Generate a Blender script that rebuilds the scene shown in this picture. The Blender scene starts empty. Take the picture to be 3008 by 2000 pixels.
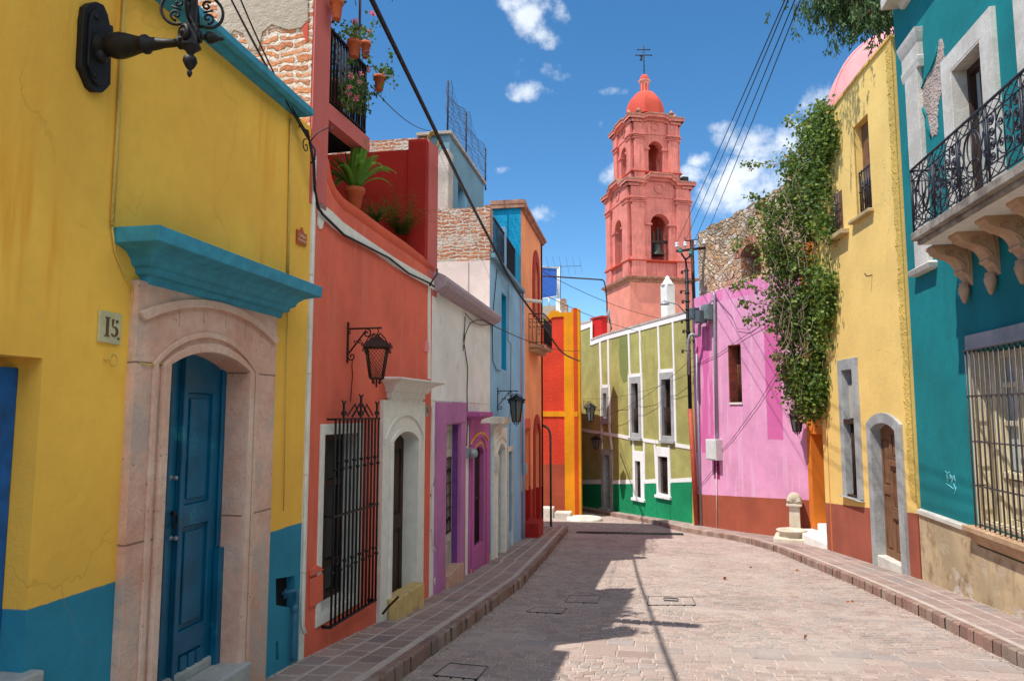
import bpy, bmesh, math, random
from mathutils import Vector, Matrix, noise as mnoise
from mathutils.geometry import tessellate_polygon

S = bpy.context.scene
RND = random.Random(11)
V = Vector
pi = math.pi

# ------------------------------------------------------------------ camera
EYE = 1.6
FPX, CXP, CYP = 2100.0, 1504.0, 1000.0          # focal length and centre in pixels of the 3008 px photograph
PITCH = math.atan(210 / FPX)
YAW = math.radians(10.05)
cd = bpy.data.cameras.new("camera")
cam = bpy.data.objects.new("camera", cd)
S.collection.objects.link(cam)
cd.sensor_fit = 'HORIZONTAL'
cd.sensor_width = 36.0
cd.lens = 36.0 * FPX / 3008.0
cd.clip_start = 0.05
cd.clip_end = 3000
cam.location = (0, 0, EYE)
cam.rotation_euler = (pi / 2 + PITCH, 0, YAW)
S.camera = cam


def ray(px, py):
    r = (px - CXP) / FPX
    u = (CYP - py) / FPX
    y = math.cos(PITCH) - u * math.sin(PITCH)
    z = math.sin(PITCH) + u * math.cos(PITCH)
    return V((r * math.cos(YAW) - y * math.sin(YAW), r * math.sin(YAW) + y * math.cos(YAW), z))


# ------------------------------------------------------------------ sun, sky, exposure
SUN = V((-0.41, -0.34, 1.0)).normalized()        # towards the sun
SUN_STRENGTH = 2.6
SKY_STRENGTH = 0.148
EXPOSURE = 1.05
sd = bpy.data.lights.new("sun", 'SUN')
so = bpy.data.objects.new("sun", sd)
S.collection.objects.link(so)
so.location = (-20, -15, 50)
so.rotation_euler = SUN.to_track_quat('Z', 'Y').to_euler()
sd.energy = SUN_STRENGTH
sd.angle = math.radians(0.5)
sd.color = (1.0, 0.955, 0.88)
S.view_settings.view_transform = 'Standard'
S.view_settings.look = 'None'
S.view_settings.gamma = 1.0
S.view_settings.exposure = EXPOSURE

W = bpy.data.worlds.new("World")
S.world = W
W.use_nodes = True
wn = W.node_tree.nodes
wl = W.node_tree.links
wn.clear()


def wnode(t, **kw):
    n = wn.new('ShaderNode' + t)
    for k, v in kw.items():
        setattr(n, k, v)
    return n


def wmath(op, a, b=None, c=None):
    n = wnode('Math', operation=op)
    for i, x in enumerate((a, b, c)):
        if x is None:
            continue
        if isinstance(x, (int, float)):
            n.inputs[i].default_value = x
        else:
            wl.new(x, n.inputs[i])
    return n.outputs[0]


sky = wnode('TexSky', sky_type='NISHITA')
sky.sun_disc = False
sky.sun_elevation = math.asin(SUN.z)
sky.sun_rotation = math.atan2(SUN.x, SUN.y)
sky.altitude = 2000
sky.air_density = 1.0
sky.dust_density = 0.5
sky.ozone_density = 2.2
tc = wnode('TexCoord')
dirv = tc.outputs['Generated']
# clouds: (x, y, half width, half height, density) of each puff, as directions in the sky dome
CLOUDS = [(1560, 40, 70, 50, .9), (1640, 50, 55, 40, .8), (1590, 100, 75, 35, .6), (1520, 12, 60, 24, .9),
          (1525, 190, 30, 40, .55), (1560, 262, 75, 28, .8), (1630, 218, 48, 30, .9), (1520, 275, 40, 18, .6),
          (2250, 425, 125, 50, 1.1), (2165, 412, 70, 40, .85), (2330, 440, 110, 70, 1.0), (2210, 535, 150, 85, 1.15),
          (2120, 575, 95, 60, .95), (2300, 540, 130, 100, 1.0), (2085, 600, 50, 30, .6), (2395, 300, 45, 55, .85), (2430, 360, 60, 70, .8),
          (2060, 470, 40, 28, .8), (2035, 515, 55, 30, .75), (1795, 525, 45, 38, .75), (1590, 628, 44, 24, .75),
          (1520, 505, 60, 12, .35), (2140, 380, 60, 18, .5), (1820, 270, 40, 10, .3), (1760, 360, 20, 12, .25)]
acc = None
for (x, y, rx, ry, d) in CLOUDS:
    d0 = ray(x, y).normalized()
    e1 = (ray(x + 1, y).normalized() - d0).normalized()
    e2 = d0.cross(e1)
    sc = ray(x, y).length
    terms = []
    for e, r in ((e1, rx * 1.25), (e2, ry * 1.25)):
        k = e / (r / FPX / sc)
        dn = wnode('VectorMath', operation='DOT_PRODUCT')
        wl.new(dirv, dn.inputs[0])
        dn.inputs[1].default_value = k
        terms.append(wmath('SUBTRACT', dn.outputs['Value'], d0.dot(k)))
    q = wmath('MULTIPLY', terms[0], terms[0])
    q = wmath('MULTIPLY_ADD', terms[1], terms[1], q)
    q = wmath('SUBTRACT', 1.0, q)
    q = wmath('MULTIPLY', q, d)
    acc = q if acc is None else wmath('MAXIMUM', acc, q)
# bright banks added overhead and to the right, out of frame, as fill light
fill_bank = None
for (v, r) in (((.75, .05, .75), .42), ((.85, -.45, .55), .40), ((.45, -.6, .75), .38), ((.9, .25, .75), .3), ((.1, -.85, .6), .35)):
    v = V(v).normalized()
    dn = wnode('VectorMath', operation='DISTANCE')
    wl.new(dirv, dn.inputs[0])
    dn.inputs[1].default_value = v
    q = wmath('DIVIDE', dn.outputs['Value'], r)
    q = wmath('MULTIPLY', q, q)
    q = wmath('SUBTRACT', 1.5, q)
    fill_bank = q if fill_bank is None else wmath('MAXIMUM', fill_bank, q)
acc = wmath('MAXIMUM', acc, -0.6)
n1 = wnode('TexNoise')
n1.inputs['Scale'].default_value = 21
n1.inputs['Detail'].default_value = 9
n1.inputs['Roughness'].default_value = 0.62
wl.new(dirv, n1.inputs['Vector'])
nz = wmath('MULTIPLY_ADD', n1.outputs['Fac'], 3.5, -1.80)
dens = wmath('ADD', acc, nz)
mr = wnode('MapRange', interpolation_type='SMOOTHSTEP')
mr.inputs['From Min'].default_value = 0.12
mr.inputs['From Max'].default_value = 1.25
wl.new(dens, mr.inputs['Value'])
n2 = wnode('TexNoise')
n2.inputs['Scale'].default_value = 9
n2.inputs['Detail'].default_value = 4
wl.new(dirv, n2.inputs['Vector'])
cr = wnode('ValToRGB')
cr.color_ramp.elements[0].position = .35
cr.color_ramp.elements[0].color = (2.4, 2.75, 3.25, 1)
cr.color_ramp.elements[1].position = .65
cr.color_ramp.elements[1].color = (3.7, 3.85, 4.05, 1)
wl.new(n2.outputs['Fac'], cr.inputs['Fac'])
mx = wnode('MixRGB')
wl.new(wmath('MULTIPLY', mr.outputs['Result'], 0.93), mx.inputs['Fac'])
hs = wnode('HueSaturation')
hs.inputs['Hue'].default_value = .494
hs.inputs['Saturation'].default_value = 1.25
hs.inputs['Value'].default_value = .64
wl.new(sky.outputs['Color'], hs.inputs['Color'])
wl.new(hs.outputs['Color'], mx.inputs['Color1'])
wl.new(cr.outputs['Color'], mx.inputs['Color2'])
bg = wnode('Background')
bg.inputs['Strength'].default_value = SKY_STRENGTH
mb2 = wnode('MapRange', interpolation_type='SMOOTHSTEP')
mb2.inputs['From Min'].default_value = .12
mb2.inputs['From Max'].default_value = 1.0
wl.new(wmath('ADD', wmath('MAXIMUM', fill_bank, -.6), nz), mb2.inputs['Value'])
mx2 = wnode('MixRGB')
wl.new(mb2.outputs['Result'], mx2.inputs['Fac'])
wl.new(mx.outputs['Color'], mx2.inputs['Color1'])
mx2.inputs['Color2'].default_value = (6.8, 6.8, 6.8, 1)  # added fill banks outshine the clouds in view
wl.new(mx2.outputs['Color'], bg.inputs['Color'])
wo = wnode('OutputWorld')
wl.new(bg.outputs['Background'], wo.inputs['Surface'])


# ------------------------------------------------------------------ mesh helpers
class Fr:
    """A vertical wall plane: s runs along it, z is up, o is the distance out of the wall."""

    def __init__(s, A, B, n):
        s.A = V((A[0], A[1], 0))
        d = V((B[0] - A[0], B[1] - A[1], 0))
        s.L = d.length
        s.t = d.normalized()
        s.n = V((s.t.y, -s.t.x, 0))
        if s.n.dot(V((n[0], n[1], 0))) < 0:
            s.n = -s.n

    def P(s, a, z, o=0.0):
        p = s.A + s.t * a + s.n * o
        return V((p.x, p.y, z))

    def at(s, px, py, o=0.0):
        d = ray(px, py)
        base = s.A + s.n * o
        k = base.dot(s.n) / d.dot(s.n)
        return V((d.x * k, d.y * k, EYE + d.z * k))

    def sz(s, px, py, o=0.0):
        p = s.at(px, py, o)
        return ((p - s.A).dot(s.t), p.z)

    def s(s, px, py, o=0.0):
        return s.sz(px, py, o)[0]

    def z(s, px, py, o=0.0):
        return s.sz(px, py, o)[1]


class Flat:
    """Horizontal plan: polygon (x, y) lifted by o."""

    def P(s, a, b, o=0.0):
        return V((a, b, o))


PLAN = Flat()


class MB:
    def __init__(s):
        s.v = []
        s.f = []
        s.sm = []

    def add(s, pts):
        i = len(s.v)
        s.v += [V(p) for p in pts]
        return i

    def face(s, idx, sm=False):
        s.f.append(tuple(idx))
        s.sm.append(sm)

    def quad(s, *pts, sm=False):
        i = s.add(pts)
        s.face(range(i, i + len(pts)), sm)

    def box(s, fr, s0, s1, z0, z1, o0, o1):
        i = s.add([fr.P(a, b, o) for o in (o0, o1) for (a, b) in ((s0, z0), (s1, z0), (s1, z1), (s0, z1))])
        for q in ((0, 1, 2, 3), (7, 6, 5, 4), (0, 4, 5, 1), (1, 5, 6, 2), (2, 6, 7, 3), (3, 7, 4, 0)):
            s.face([i + k for k in q])

    def wbox(s, c, half, rz=0.0):
        m = Matrix.Rotation(rz, 3, 'Z')
        c = V(c)
        i = s.add([c + m @ V((x * half[0], y * half[1], z * half[2])) for z in (-1, 1) for (x, y) in ((-1, -1), (1, -1), (1, 1), (-1, 1))])
        for q in ((0, 1, 2, 3), (7, 6, 5, 4), (0, 4, 5, 1), (1, 5, 6, 2), (2, 6, 7, 3), (3, 7, 4, 0)):
            s.face([i + k for k in q])

    def poly(s, fr, pts, o0, o1, holes=()):
        loops = [list(pts)] + [list(h) for h in holes]
        flat = [p for l in loops for p in l]
        tris = tessellate_polygon([[V((p[0], p[1], 0)) for p in l] for l in loops])
        n = len(flat)
        i = s.add([fr.P(p[0], p[1], o0) for p in flat] + [fr.P(p[0], p[1], o1) for p in flat])
        for t in tris:
            s.face([i + k for k in t])
            s.face([i + n + k for k in reversed(t)])
        b = 0
        for l in loops:
            m = len(l)
            for k in range(m):
                k2 = (k + 1) % m
                s.face([i + b + k, i + b + k2, i + n + b + k2, i + n + b + k])
            b += m

    def tube(s, path, r, n=6, caps=True, sm=True):
        path = [V(p) for p in path]
        m = len(path)
        rs = r if isinstance(r, (list, tuple)) else [r] * m
        up = None
        i0 = len(s.v)
        for k in range(m):
            a = path[max(k - 1, 0)]
            b = path[min(k + 1, m - 1)]
            d = (b - a)
            d = d.normalized() if d.length > 1e-9 else V((0, 0, 1))
            if up is None:
                up = V((0, 0, 1)) if abs(d.z) < .9 else V((1, 0, 0))
            e1 = (up - d * up.dot(d))
            if e1.length < 1e-6:
                e1 = d.orthogonal()
            e1.normalize()
            up = e1
            e2 = d.cross(e1)
            for j in range(n):
                t = 2 * pi * j / n + pi / n
                s.v.append(path[k] + (e1 * math.cos(t) + e2 * math.sin(t)) * rs[k])
        for k in range(m - 1):
            for j in range(n):
                j2 = (j + 1) % n
                s.face([i0 + k * n + j, i0 + k * n + j2, i0 + (k + 1) * n + j2, i0 + (k + 1) * n + j], sm)
        if caps:
            s.face([i0 + j for j in reversed(range(n))])
            s.face([i0 + (m - 1) * n + j for j in range(n)])

    def lathe(s, c, prof, n=16, axis=(0, 0, 1), sm=True, x0=None, rot=0.0):
        c = V(c)
        ax = V(axis).normalized()
        e1 = V(x0).normalized() if x0 else ax.orthogonal().normalized()
        e2 = ax.cross(e1)
        i0 = len(s.v)
        for (r, h) in prof:
            for j in range(n):
                t = 2 * pi * j / n + rot
                s.v.append(c + ax * h + (e1 * math.cos(t) + e2 * math.sin(t)) * max(r, 1e-4))
        m = len(prof)
        for k in range(m - 1):
            for j in range(n):
                j2 = (j + 1) % n
                s.face([i0 + k * n + j, i0 + k * n + j2, i0 + (k + 1) * n + j2, i0 + (k + 1) * n + j], sm)
        s.face([i0 + j for j in reversed(range(n))])
        s.face([i0 + (m - 1) * n + j for j in range(n)])

    def cornice(s, fr, s0, s1, prof, m0=True, m1=True):
        """profile [(o, z)] run along s0..s1 with mitred returns at the ends."""
        i0 = len(s.v)
        for (o, z) in prof:
            a = s0 - (o if m0 else 0)
            b = s1 + (o if m1 else 0)
            s.add([fr.P(a, z, -.02), fr.P(a, z, o), fr.P(b, z, o), fr.P(b, z, -.02)])
        for k in range(len(prof) - 1):
            for j in range(3):
                s.face([i0 + 4 * k + j, i0 + 4 * k + j + 1, i0 + 4 * k + 5 + j, i0 + 4 * k + 4 + j])
        e = i0 + 4 * (len(prof) - 1)
        s.face([i0, i0 + 3, i0 + 2, i0 + 1])
        s.face([e, e + 1, e + 2, e + 3])

    def build(s, name, mat, parent=None, loc=None, bevel=0.0, recalc=True):
        if parent is not None:
            r = parent
            while r.parent is not None:
                r = r.parent
            L = r.location.copy()
        else:
            L = V(loc) if loc is not None else V((sum(p.x for p in s.v) / len(s.v), sum(p.y for p in s.v) / len(s.v), min(p.z for p in s.v)))
        me = bpy.data.meshes.new(name)
        me.from_pydata([tuple(p - L) for p in s.v], [], s.f)
        me.polygons.foreach_set('use_smooth', s.sm)
        if recalc:
            bm = bmesh.new()
            bm.from_mesh(me)
            bmesh.ops.recalc_face_normals(bm, faces=bm.faces)
            bm.to_mesh(me)
            bm.free()
        me.update()
        if mat is not None:
            me.materials.append(mat)
        o = bpy.data.objects.new(name, me)
        S.collection.objects.link(o)
        if parent is not None:
            o.parent = parent
        else:
            o.location = L
        if bevel:
            b = o.modifiers.new('bevel', 'BEVEL')
            b.width = bevel
            b.segments = 2
            b.limit_method = 'ANGLE'
            b.angle_limit = math.radians(40)
        return o


def tag(o, label, cat, group=None):
    o['label'] = label
    o['category'] = cat
    if group:
        o['group'] = group
    return o


def thing(name, label, cat, loc, group=None):
    o = bpy.data.objects.new(name, None)
    o.empty_display_size = .2
    o.location = loc
    S.collection.objects.link(o)
    return tag(o, label, cat, group)


def struct(o, kind='structure'):
    o['kind'] = kind
    return o


def lerp(a, b, t):
    return a + (b - a) * t


def scroll2(c, r, turns, a0, n=22, inward=True, sgn=1, r1=.12):
    """spiral in 2-D from radius r down to r*r1"""
    out = []
    for k in range(n + 1):
        t = k / n
        rr = r * (1 - t * (1 - r1))
        a = a0 + sgn * turns * 2 * pi * t
        out.append((c[0] + rr * math.cos(a), c[1] + rr * math.sin(a)))
    return out


def arc2(c, rx, ry, a0, a1, n=14):
    return [(c[0] + rx * math.cos(lerp(a0, a1, k / n)), c[1] + ry * math.sin(lerp(a0, a1, k / n))) for k in range(n + 1)]


def arch(s0, s1, z0, zs, za, n=14):
    """doorway outline: from the foot of the left jamb round the arch to the foot of the right one"""
    c = (s0 + s1) / 2
    w = (s1 - s0) / 2
    h = za - zs
    if h < .02:
        return [(s0, z0), (s1, z0), (s1, zs), (s0, zs)]
    if h < w * .95:        # segmental
        R = (w * w + h * h) / (2 * h)
        th = math.asin(min(1, w / R))
        a = [(c + R * math.sin(lerp(th, -th, k / n)), za - R + R * math.cos(lerp(th, -th, k / n))) for k in range(n + 1)]
    else:
        a = arc2((c, zs), w, h, 0, pi, n)
    return [(s0, z0), (s1, z0)] + a


def arch_band(s0, s1, z0, zs, za, w0, w1, n=14):
    """U-shaped band running round a doorway, from w0 to w1 outside its edge"""
    A = arch(s0 - w0, s1 + w0, z0, zs, za + w0, n)
    B = arch(s0 - w1, s1 + w1, z0, zs, za + w1, n)
    inner = A[1:] + A[:1]
    outer = B[1:] + B[:1]
    return outer + inner[::-1]


def gz(y):
    """height of the road surface at y (the street runs downhill away from the camera)"""
    if y < 19.0:
        return -.08 * y
    if y < 30:
        return -1.52 - .055 * (y - 19)
    return -2.125

# ------------------------------------------------------------------ materials
def lin(r, g, b):
    f = lambda c: (c / 255 / 12.92) if c <= 10 else ((c / 255 + .055) / 1.055) ** 2.4
    return (f(r), f(g), f(b))


def sc(c, k):
    return tuple(min(1, x * k) for x in c)


class NT:
    def __init__(s, name):
        s.m = bpy.data.materials.new(name)
        s.m.use_nodes = True
        s.t = s.m.node_tree
        s.b = s.t.nodes['Principled BSDF']
        s.out = s.t.nodes['Material Output']
        s._pos = None

    def lk(s, a, b):
        s.t.links.new(a, b)

    def put(s, sock, x):
        if x is None:
            return
        if hasattr(x, 'is_output'):
            s.lk(x, sock)
        elif isinstance(x, (tuple, list)) and len(x) == 3 and sock.type == 'RGBA':
            sock.default_value = (*x, 1)
        else:
            sock.default_value = x

    def n(s, t, props=None, **ins):
        n = s.t.nodes.new('ShaderNode' + t)
        for k, v in (props or {}).items():
            setattr(n, k, v)
        for k, v in ins.items():
            s.put(n.inputs[k.replace('_', ' ')], v)
        return n

    @property
    def pos(s):
        if s._pos is None:
            s._pos = s.n('NewGeometry')
        return s._pos.outputs['Position']

    @property
    def island(s):
        s.pos
        return s._pos.outputs['Random Per Island']

    def math(s, op, a, b=None, c=None, clamp=False):
        n = s.t.nodes.new('ShaderNodeMath')
        n.operation = op
        n.use_clamp = clamp
        for i, x in enumerate((a, b, c)):
            s.put(n.inputs[i], x) if x is not None else None
        return n.outputs[0]

    def mix(s, f, a, b, mode='MIX'):
        n = s.n('MixRGB', {'blend_type': mode}, Fac=f, Color1=a, Color2=b)
        return n.outputs[0]

    def noise(s, scale, detail=4, vec=None, rough=.55, dist=0.0):
        n = s.n('TexNoise', None, Scale=scale, Detail=detail, Roughness=rough, Distortion=dist)
        s.lk(vec if vec is not None else s.pos, n.inputs['Vector'])
        return n.outputs['Fac']

    def vmul(s, v, k):
        n = s.n('VectorMath', {'operation': 'MULTIPLY'})
        s.lk(v, n.inputs[0])
        n.inputs[1].default_value = k
        return n.outputs[0]

    def sep(s, v=None):
        n = s.n('SeparateXYZ')
        s.lk(v if v is not None else s.pos, n.inputs[0])
        return n.outputs

    def comb(s, x, y, z=0.0):
        n = s.n('CombineXYZ')
        for i, k in enumerate((x, y, z)):
            s.put(n.inputs[i], k)
        return n.outputs[0]

    def ramp(s, f, lo, hi, a=0.0, b=1.0, smooth=True):
        n = s.n('MapRange', {'interpolation_type': 'SMOOTHSTEP' if smooth else 'LINEAR'})
        for k, v in (('Value', f), ('From Min', lo), ('From Max', hi), ('To Min', a), ('To Max', b)):
            s.put(n.inputs[k], v)
        return n.outputs['Result']

    def bump(s, h, strength=.3, dist=.01):
        n = s.n('Bump', None, Strength=strength, Distance=dist)
        s.lk(h, n.inputs['Height'])
        s.lk(n.outputs[0], s.b.inputs['Normal'])

    def fin(s, col=None, rough=.85, metal=0.0, spec=.35):
        if col is not None:
            s.put(s.b.inputs['Base Color'], col)
        s.put(s.b.inputs['Roughness'], rough)
        s.put(s.b.inputs['Metallic'], metal)
        s.put(s.b.inputs['Specular IOR Level'], spec)
        return s.m


def stucco(name, base, stain=None, stain_amt=.5, dado=None, patches=(), peel=None, grain=1.0, var=1.0, rough=.9, dirt=None, streak=None, wear=0.0):
    """painted lime plaster.  dado = (colour, a, b, axis): painted foot below z = a + b * axis.
    patches: (axis 0/1, lo, hi, z0, z1, colour, strength); peel: (colour, scale, threshold, zmax)"""
    m = NT(name)
    x, y, z = m.sep()
    big = m.noise(1.1, 5, rough=.6)
    mid = m.noise(7, 5)
    strk = m.noise(1.0, 5, m.vmul(m.pos, (7, 7, .55)), .6)
    k = .16 * var
    col = m.mix(m.ramp(big, .3, .7), sc(base, 1 - k), sc(base, 1 + k * .6))
    col = m.mix(m.ramp(mid, .45, .75, 0, .35 * var), col, sc(base, .8))
    if stain:
        f = m.math('MULTIPLY', m.ramp(strk, .5, .78), m.ramp(big, .35, .65, .15, 1))
        col = m.mix(m.math('MULTIPLY', f, stain_amt), col, stain)
    if streak:
        col = m.mix(m.ramp(strk, .52, .62, 0, streak[1]), col, streak[0])
    for (ax, lo, hi, z0, z1, c, st) in patches:
        a = (x, y)[ax]
        wob = m.math('MULTIPLY_ADD', mid, .06, -.03)
        a2 = m.math('ADD', a, wob)
        z2 = m.math('ADD', z, wob)
        f = m.math('MULTIPLY', m.ramp(a2, lo - .015, lo + .015), m.ramp(a2, hi - .015, hi + .015, 1, 0))
        f = m.math('MULTIPLY', f, m.math('MULTIPLY', m.ramp(z2, z0 - .015, z0 + .015), m.ramp(z2, z1 - .015, z1 + .015, 1, 0)))
        if st < 0:      # streaky patch
            f = m.math('MULTIPLY', f, m.ramp(strk, .42, .55, .1, 1))
            st = -st
        col = m.mix(m.math('MULTIPLY', f, st), col, c)
    if dado:
        c2, a, b, ax = dado
        d = m.math('SUBTRACT', z, m.math('MULTIPLY_ADD', (x, y)[ax], b, a))
        d = m.math('ADD', d, m.math('MULTIPLY_ADD', mid, .016, -.008))
        c2 = m.mix(m.ramp(big, .3, .7), sc(c2, .82), sc(c2, 1.12))
        c2 = m.mix(m.ramp(strk, .5, .8, 0, .3), c2, sc(dado[0], .65))
        col = m.mix(m.ramp(d, -.004, .004), c2, col)
    h = m.math('MULTIPLY_ADD', m.noise(70, 4), .35, m.math('MULTIPLY', m.noise(16, 5), .8))
    if wear:
        # hairline cracks and small chips in the paint
        cv = m.n('VectorMath', {'operation': 'ADD'})
        m.lk(m.pos, cv.inputs[0])
        wv = m.n('TexNoise', None, Scale=2.3, Detail=4.0)
        m.lk(m.pos, wv.inputs['Vector'])
        m.lk(m.vmul(wv.outputs['Color'], (.7, .7, .7)), cv.inputs[1])
        vo = m.n('TexVoronoi', {'feature': 'DISTANCE_TO_EDGE'}, Scale=.75)
        m.lk(cv.outputs[0], vo.inputs['Vector'])
        ck = m.math('MULTIPLY', m.ramp(vo.outputs['Distance'], .002, .007, 1, 0), m.ramp(m.noise(.9, 3), .5, .6, 0, wear))
        col = m.mix(m.math('MULTIPLY', ck, .55), col, sc(base, .35))
        chip = m.math('MULTIPLY', m.ramp(m.noise(19, 5, rough=.65), .70, .72), m.ramp(m.noise(1.3, 4), .5, .62, 0, wear))
        col = m.mix(m.math('MULTIPLY', chip, .7), col, lin(206, 192, 172))
        h = m.math('MULTIPLY_ADD', m.math('MAXIMUM', ck, chip), -.8, h)
    if peel:
        pc, ps, pt, pz = peel
        pn = m.noise(ps, 7, rough=.62, dist=.4)
        pf = m.ramp(pn, pt, pt + .015)
        if pz is not None:
            pf = m.math('MULTIPLY', pf, m.ramp(z, pz - .5, pz + .5, 1, 0))
        col = m.mix(pf, col, m.mix(m.noise(24, 3), sc(pc, .7), sc(pc, 1.15)))
        h = m.math('MULTIPLY_ADD', pf, -1.4, h)
    if dirt:
        dc, dt = dirt
        df = m.ramp(m.noise(3.2, 8, rough=.7), dt, dt + .2, 0, .75)
        col = m.mix(df, col, dc)
    m.bump(h, .45 * grain, .012)
    return m.fin(col, rough)


def plain(name, base, var=.2, rough=.6, metal=0.0, scale=9, bump=.15, second=None, thr=.55, spec=.4):
    m = NT(name)
    a = m.noise(scale, 6, rough=.6)
    col = m.mix(m.ramp(a, .3, .7), sc(base, 1 - var), sc(base, 1 + var * .7))
    if second:
        col = m.mix(m.ramp(m.noise(scale * .6, 7, rough=.65), thr, thr + .12), col, second)
    m.bump(m.noise(scale * 8, 4), bump, .006)
    return m.fin(col, rough, metal, spec)


def stone(name, base, base2, joints=(), scale=2.2, pits=True, worn=None):
    m = NT(name)
    x, y, z = m.sep()
    a = m.noise(scale, 8, rough=.65)
    b = m.noise(scale * 9, 5)
    col = m.mix(m.ramp(a, .35, .65), base, base2)
    col = m.mix(m.ramp(b, .4, .75, 0, .28), col, sc(base, .66))
    if worn:
        col = m.mix(m.ramp(m.noise(1.7, 8, rough=.68), .5, .64, 0, .75), col, worn)
    h = m.math('MULTIPLY_ADD', b, .8, m.noise(60, 3))
    if pits:
        vo = m.n('TexVoronoi', None, Scale=26.0)
        m.lk(m.pos, vo.inputs['Vector'])
        pf = m.math('MULTIPLY', m.ramp(vo.outputs['Distance'], .10, .17, 1, 0), m.ramp(m.noise(5, 2), .5, .6))
        col = m.mix(m.math('MULTIPLY', pf, .75), col, sc(base, .35))
        h = m.math('MULTIPLY_ADD', pf, -1.5, h)
    for j in joints:
        dz = m.math('ABSOLUTE', m.math('SUBTRACT', m.math('MULTIPLY_ADD', b, .012, z), j + .006))
        jf = m.ramp(dz, .003, .007, 1, 0)
        col = m.mix(m.math('MULTIPLY', jf, .8), col, sc(base, .3))
        h = m.math('MULTIPLY_ADD', jf, -1.5, h)
    m.bump(h, .5, .012)
    return m.fin(col, .88)


def brick(name, axis, c1, c2, mortar, bw=.26, bh=.075, smear=.5, msize=.014, seed=0.0):
    m = NT(name)
    x, y, z = m.sep()
    wob = m.noise(5, 4)
    wob2 = m.noise(6.3, 4, m.vmul(m.pos, (1.1, .9, 1.3)))
    u = m.math('ADD', (x, y)[axis], m.math('MULTIPLY_ADD', wob, .15, seed))
    v = m.math('ADD', z, m.math('MULTIPLY', wob2, .13))
    bt = m.n('TexBrick', {'offset': .5}, Color1=c1, Color2=c2, Mortar=mortar, Scale=1.0, Mortar_Size=msize, Mortar_Smooth=.4, Bias=0.0, Brick_Width=bw, Row_Height=bh)
    m.lk(m.comb(u, v), bt.inputs['Vector'])
    col = bt.outputs['Color']
    col = m.mix(m.ramp(m.noise(26, 5), .4, .7, 0, .45), col, sc(c1, .45))
    sm = m.ramp(m.noise(3.4, 8, rough=.7), .5, .62, 0, smear)
    col = m.mix(sm, col, m.mix(m.noise(12, 4), sc(mortar, .7), sc(mortar, 1.1)))
    h = m.math('MULTIPLY_ADD', bt.outputs['Fac'], -1.2, m.math('MULTIPLY', m.noise(30, 6), .9))
    m.bump(h, .9, .03)
    return m.fin(col, .95)


def rubble(name):
    m = NT(name)
    x, y, z = m.sep()
    wob = m.noise(3, 3)
    vec = m.comb(m.math('MULTIPLY_ADD', wob, .5, m.math('MULTIPLY', x, 1.25)), m.math('MULTIPLY', y, 1.25), m.math('MULTIPLY_ADD', wob, .45, m.math('MULTIPLY', z, 1.9)))
    vo = m.n('TexVoronoi', {'feature': 'DISTANCE_TO_EDGE'}, Scale=4.4)
    m.lk(vec, vo.inputs['Vector'])
    vc = m.n('TexVoronoi', None, Scale=4.4)
    m.lk(vec, vc.inputs['Vector'])
    r = m.sep(vc.outputs['Color'])
    col = m.mix(m.ramp(r[0], .1, .9), lin(186, 150, 112), lin(222, 206, 178))
    col = m.mix(m.ramp(r[1], .6, .75), col, lin(210, 162, 112))
    col = m.mix(m.ramp(r[2], .75, .85), col, lin(214, 206, 190))
    col = m.mix(m.ramp(m.noise(14, 6), .4, .7, 0, .5), col, lin(140, 112, 86))
    e = m.ramp(vo.outputs['Distance'], .03, .11)
    col = m.mix(e, m.mix(m.noise(9, 4), lin(160, 138, 108), lin(206, 188, 158)), col)
    gr = m.math('MULTIPLY', m.ramp(m.noise(1.6, 6), .48, .6), .55)
    col = m.mix(gr, col, lin(158, 138, 116))
    dk = m.math('MULTIPLY', m.ramp(z, 5.7, 6.7), m.ramp(m.noise(2.2, 6), .35, .6))
    col = m.mix(m.math('MULTIPLY', dk, .6), col, lin(92, 80, 68))
    m.bump(m.math('MULTIPLY_ADD', m.noise(22, 5), .35, m.ramp(vo.outputs['Distance'], 0, .2)), .9, .06)
    return m.fin(col, .95)


def paving(name, cols, mortar=None, dust=.3):
    m = NT(name)
    r = m.island
    col = m.mix(m.ramp(r, .0, .5, smooth=False), cols[0], cols[1])
    col = m.mix(m.ramp(r, .5, 1.0, smooth=False), col, cols[2])
    r2 = m.math('FRACT', m.math('MULTIPLY', r, 17.31))
    col = m.mix(m.ramp(r2, .8, .95, 0, .6), col, cols[3])
    r3 = m.math('FRACT', m.math('MULTIPLY', r, 91.7))
    col = m.mix(1.0, col, m.n('CombineColor', None, Red=m.ramp(r3, 0, 1, .86, 1.10, False), Green=m.ramp(r3, 0, 1, .86, 1.10, False), Blue=m.ramp(r3, 0, 1, .86, 1.10, False)).outputs[0], 'MULTIPLY')
    col = m.mix(m.ramp(m.noise(45, 5), .35, .75, 0, .5), col, sc(cols[0], .6))
    col = m.mix(m.ramp(m.noise(1.15, 6, rough=.6), .54, .70, 0, .38), col, sc(cols[3], .5))
    d = m.ramp(m.noise(.75, 7, rough=.65), .42, .7, 0, dust)
    col = m.mix(d, col, lin(190, 178, 168))
    m.bump(m.math('MULTIPLY_ADD', m.noise(120, 4), .5, m.noise(25, 4)), .5, .008)
    return m.fin(col, .85)


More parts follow.
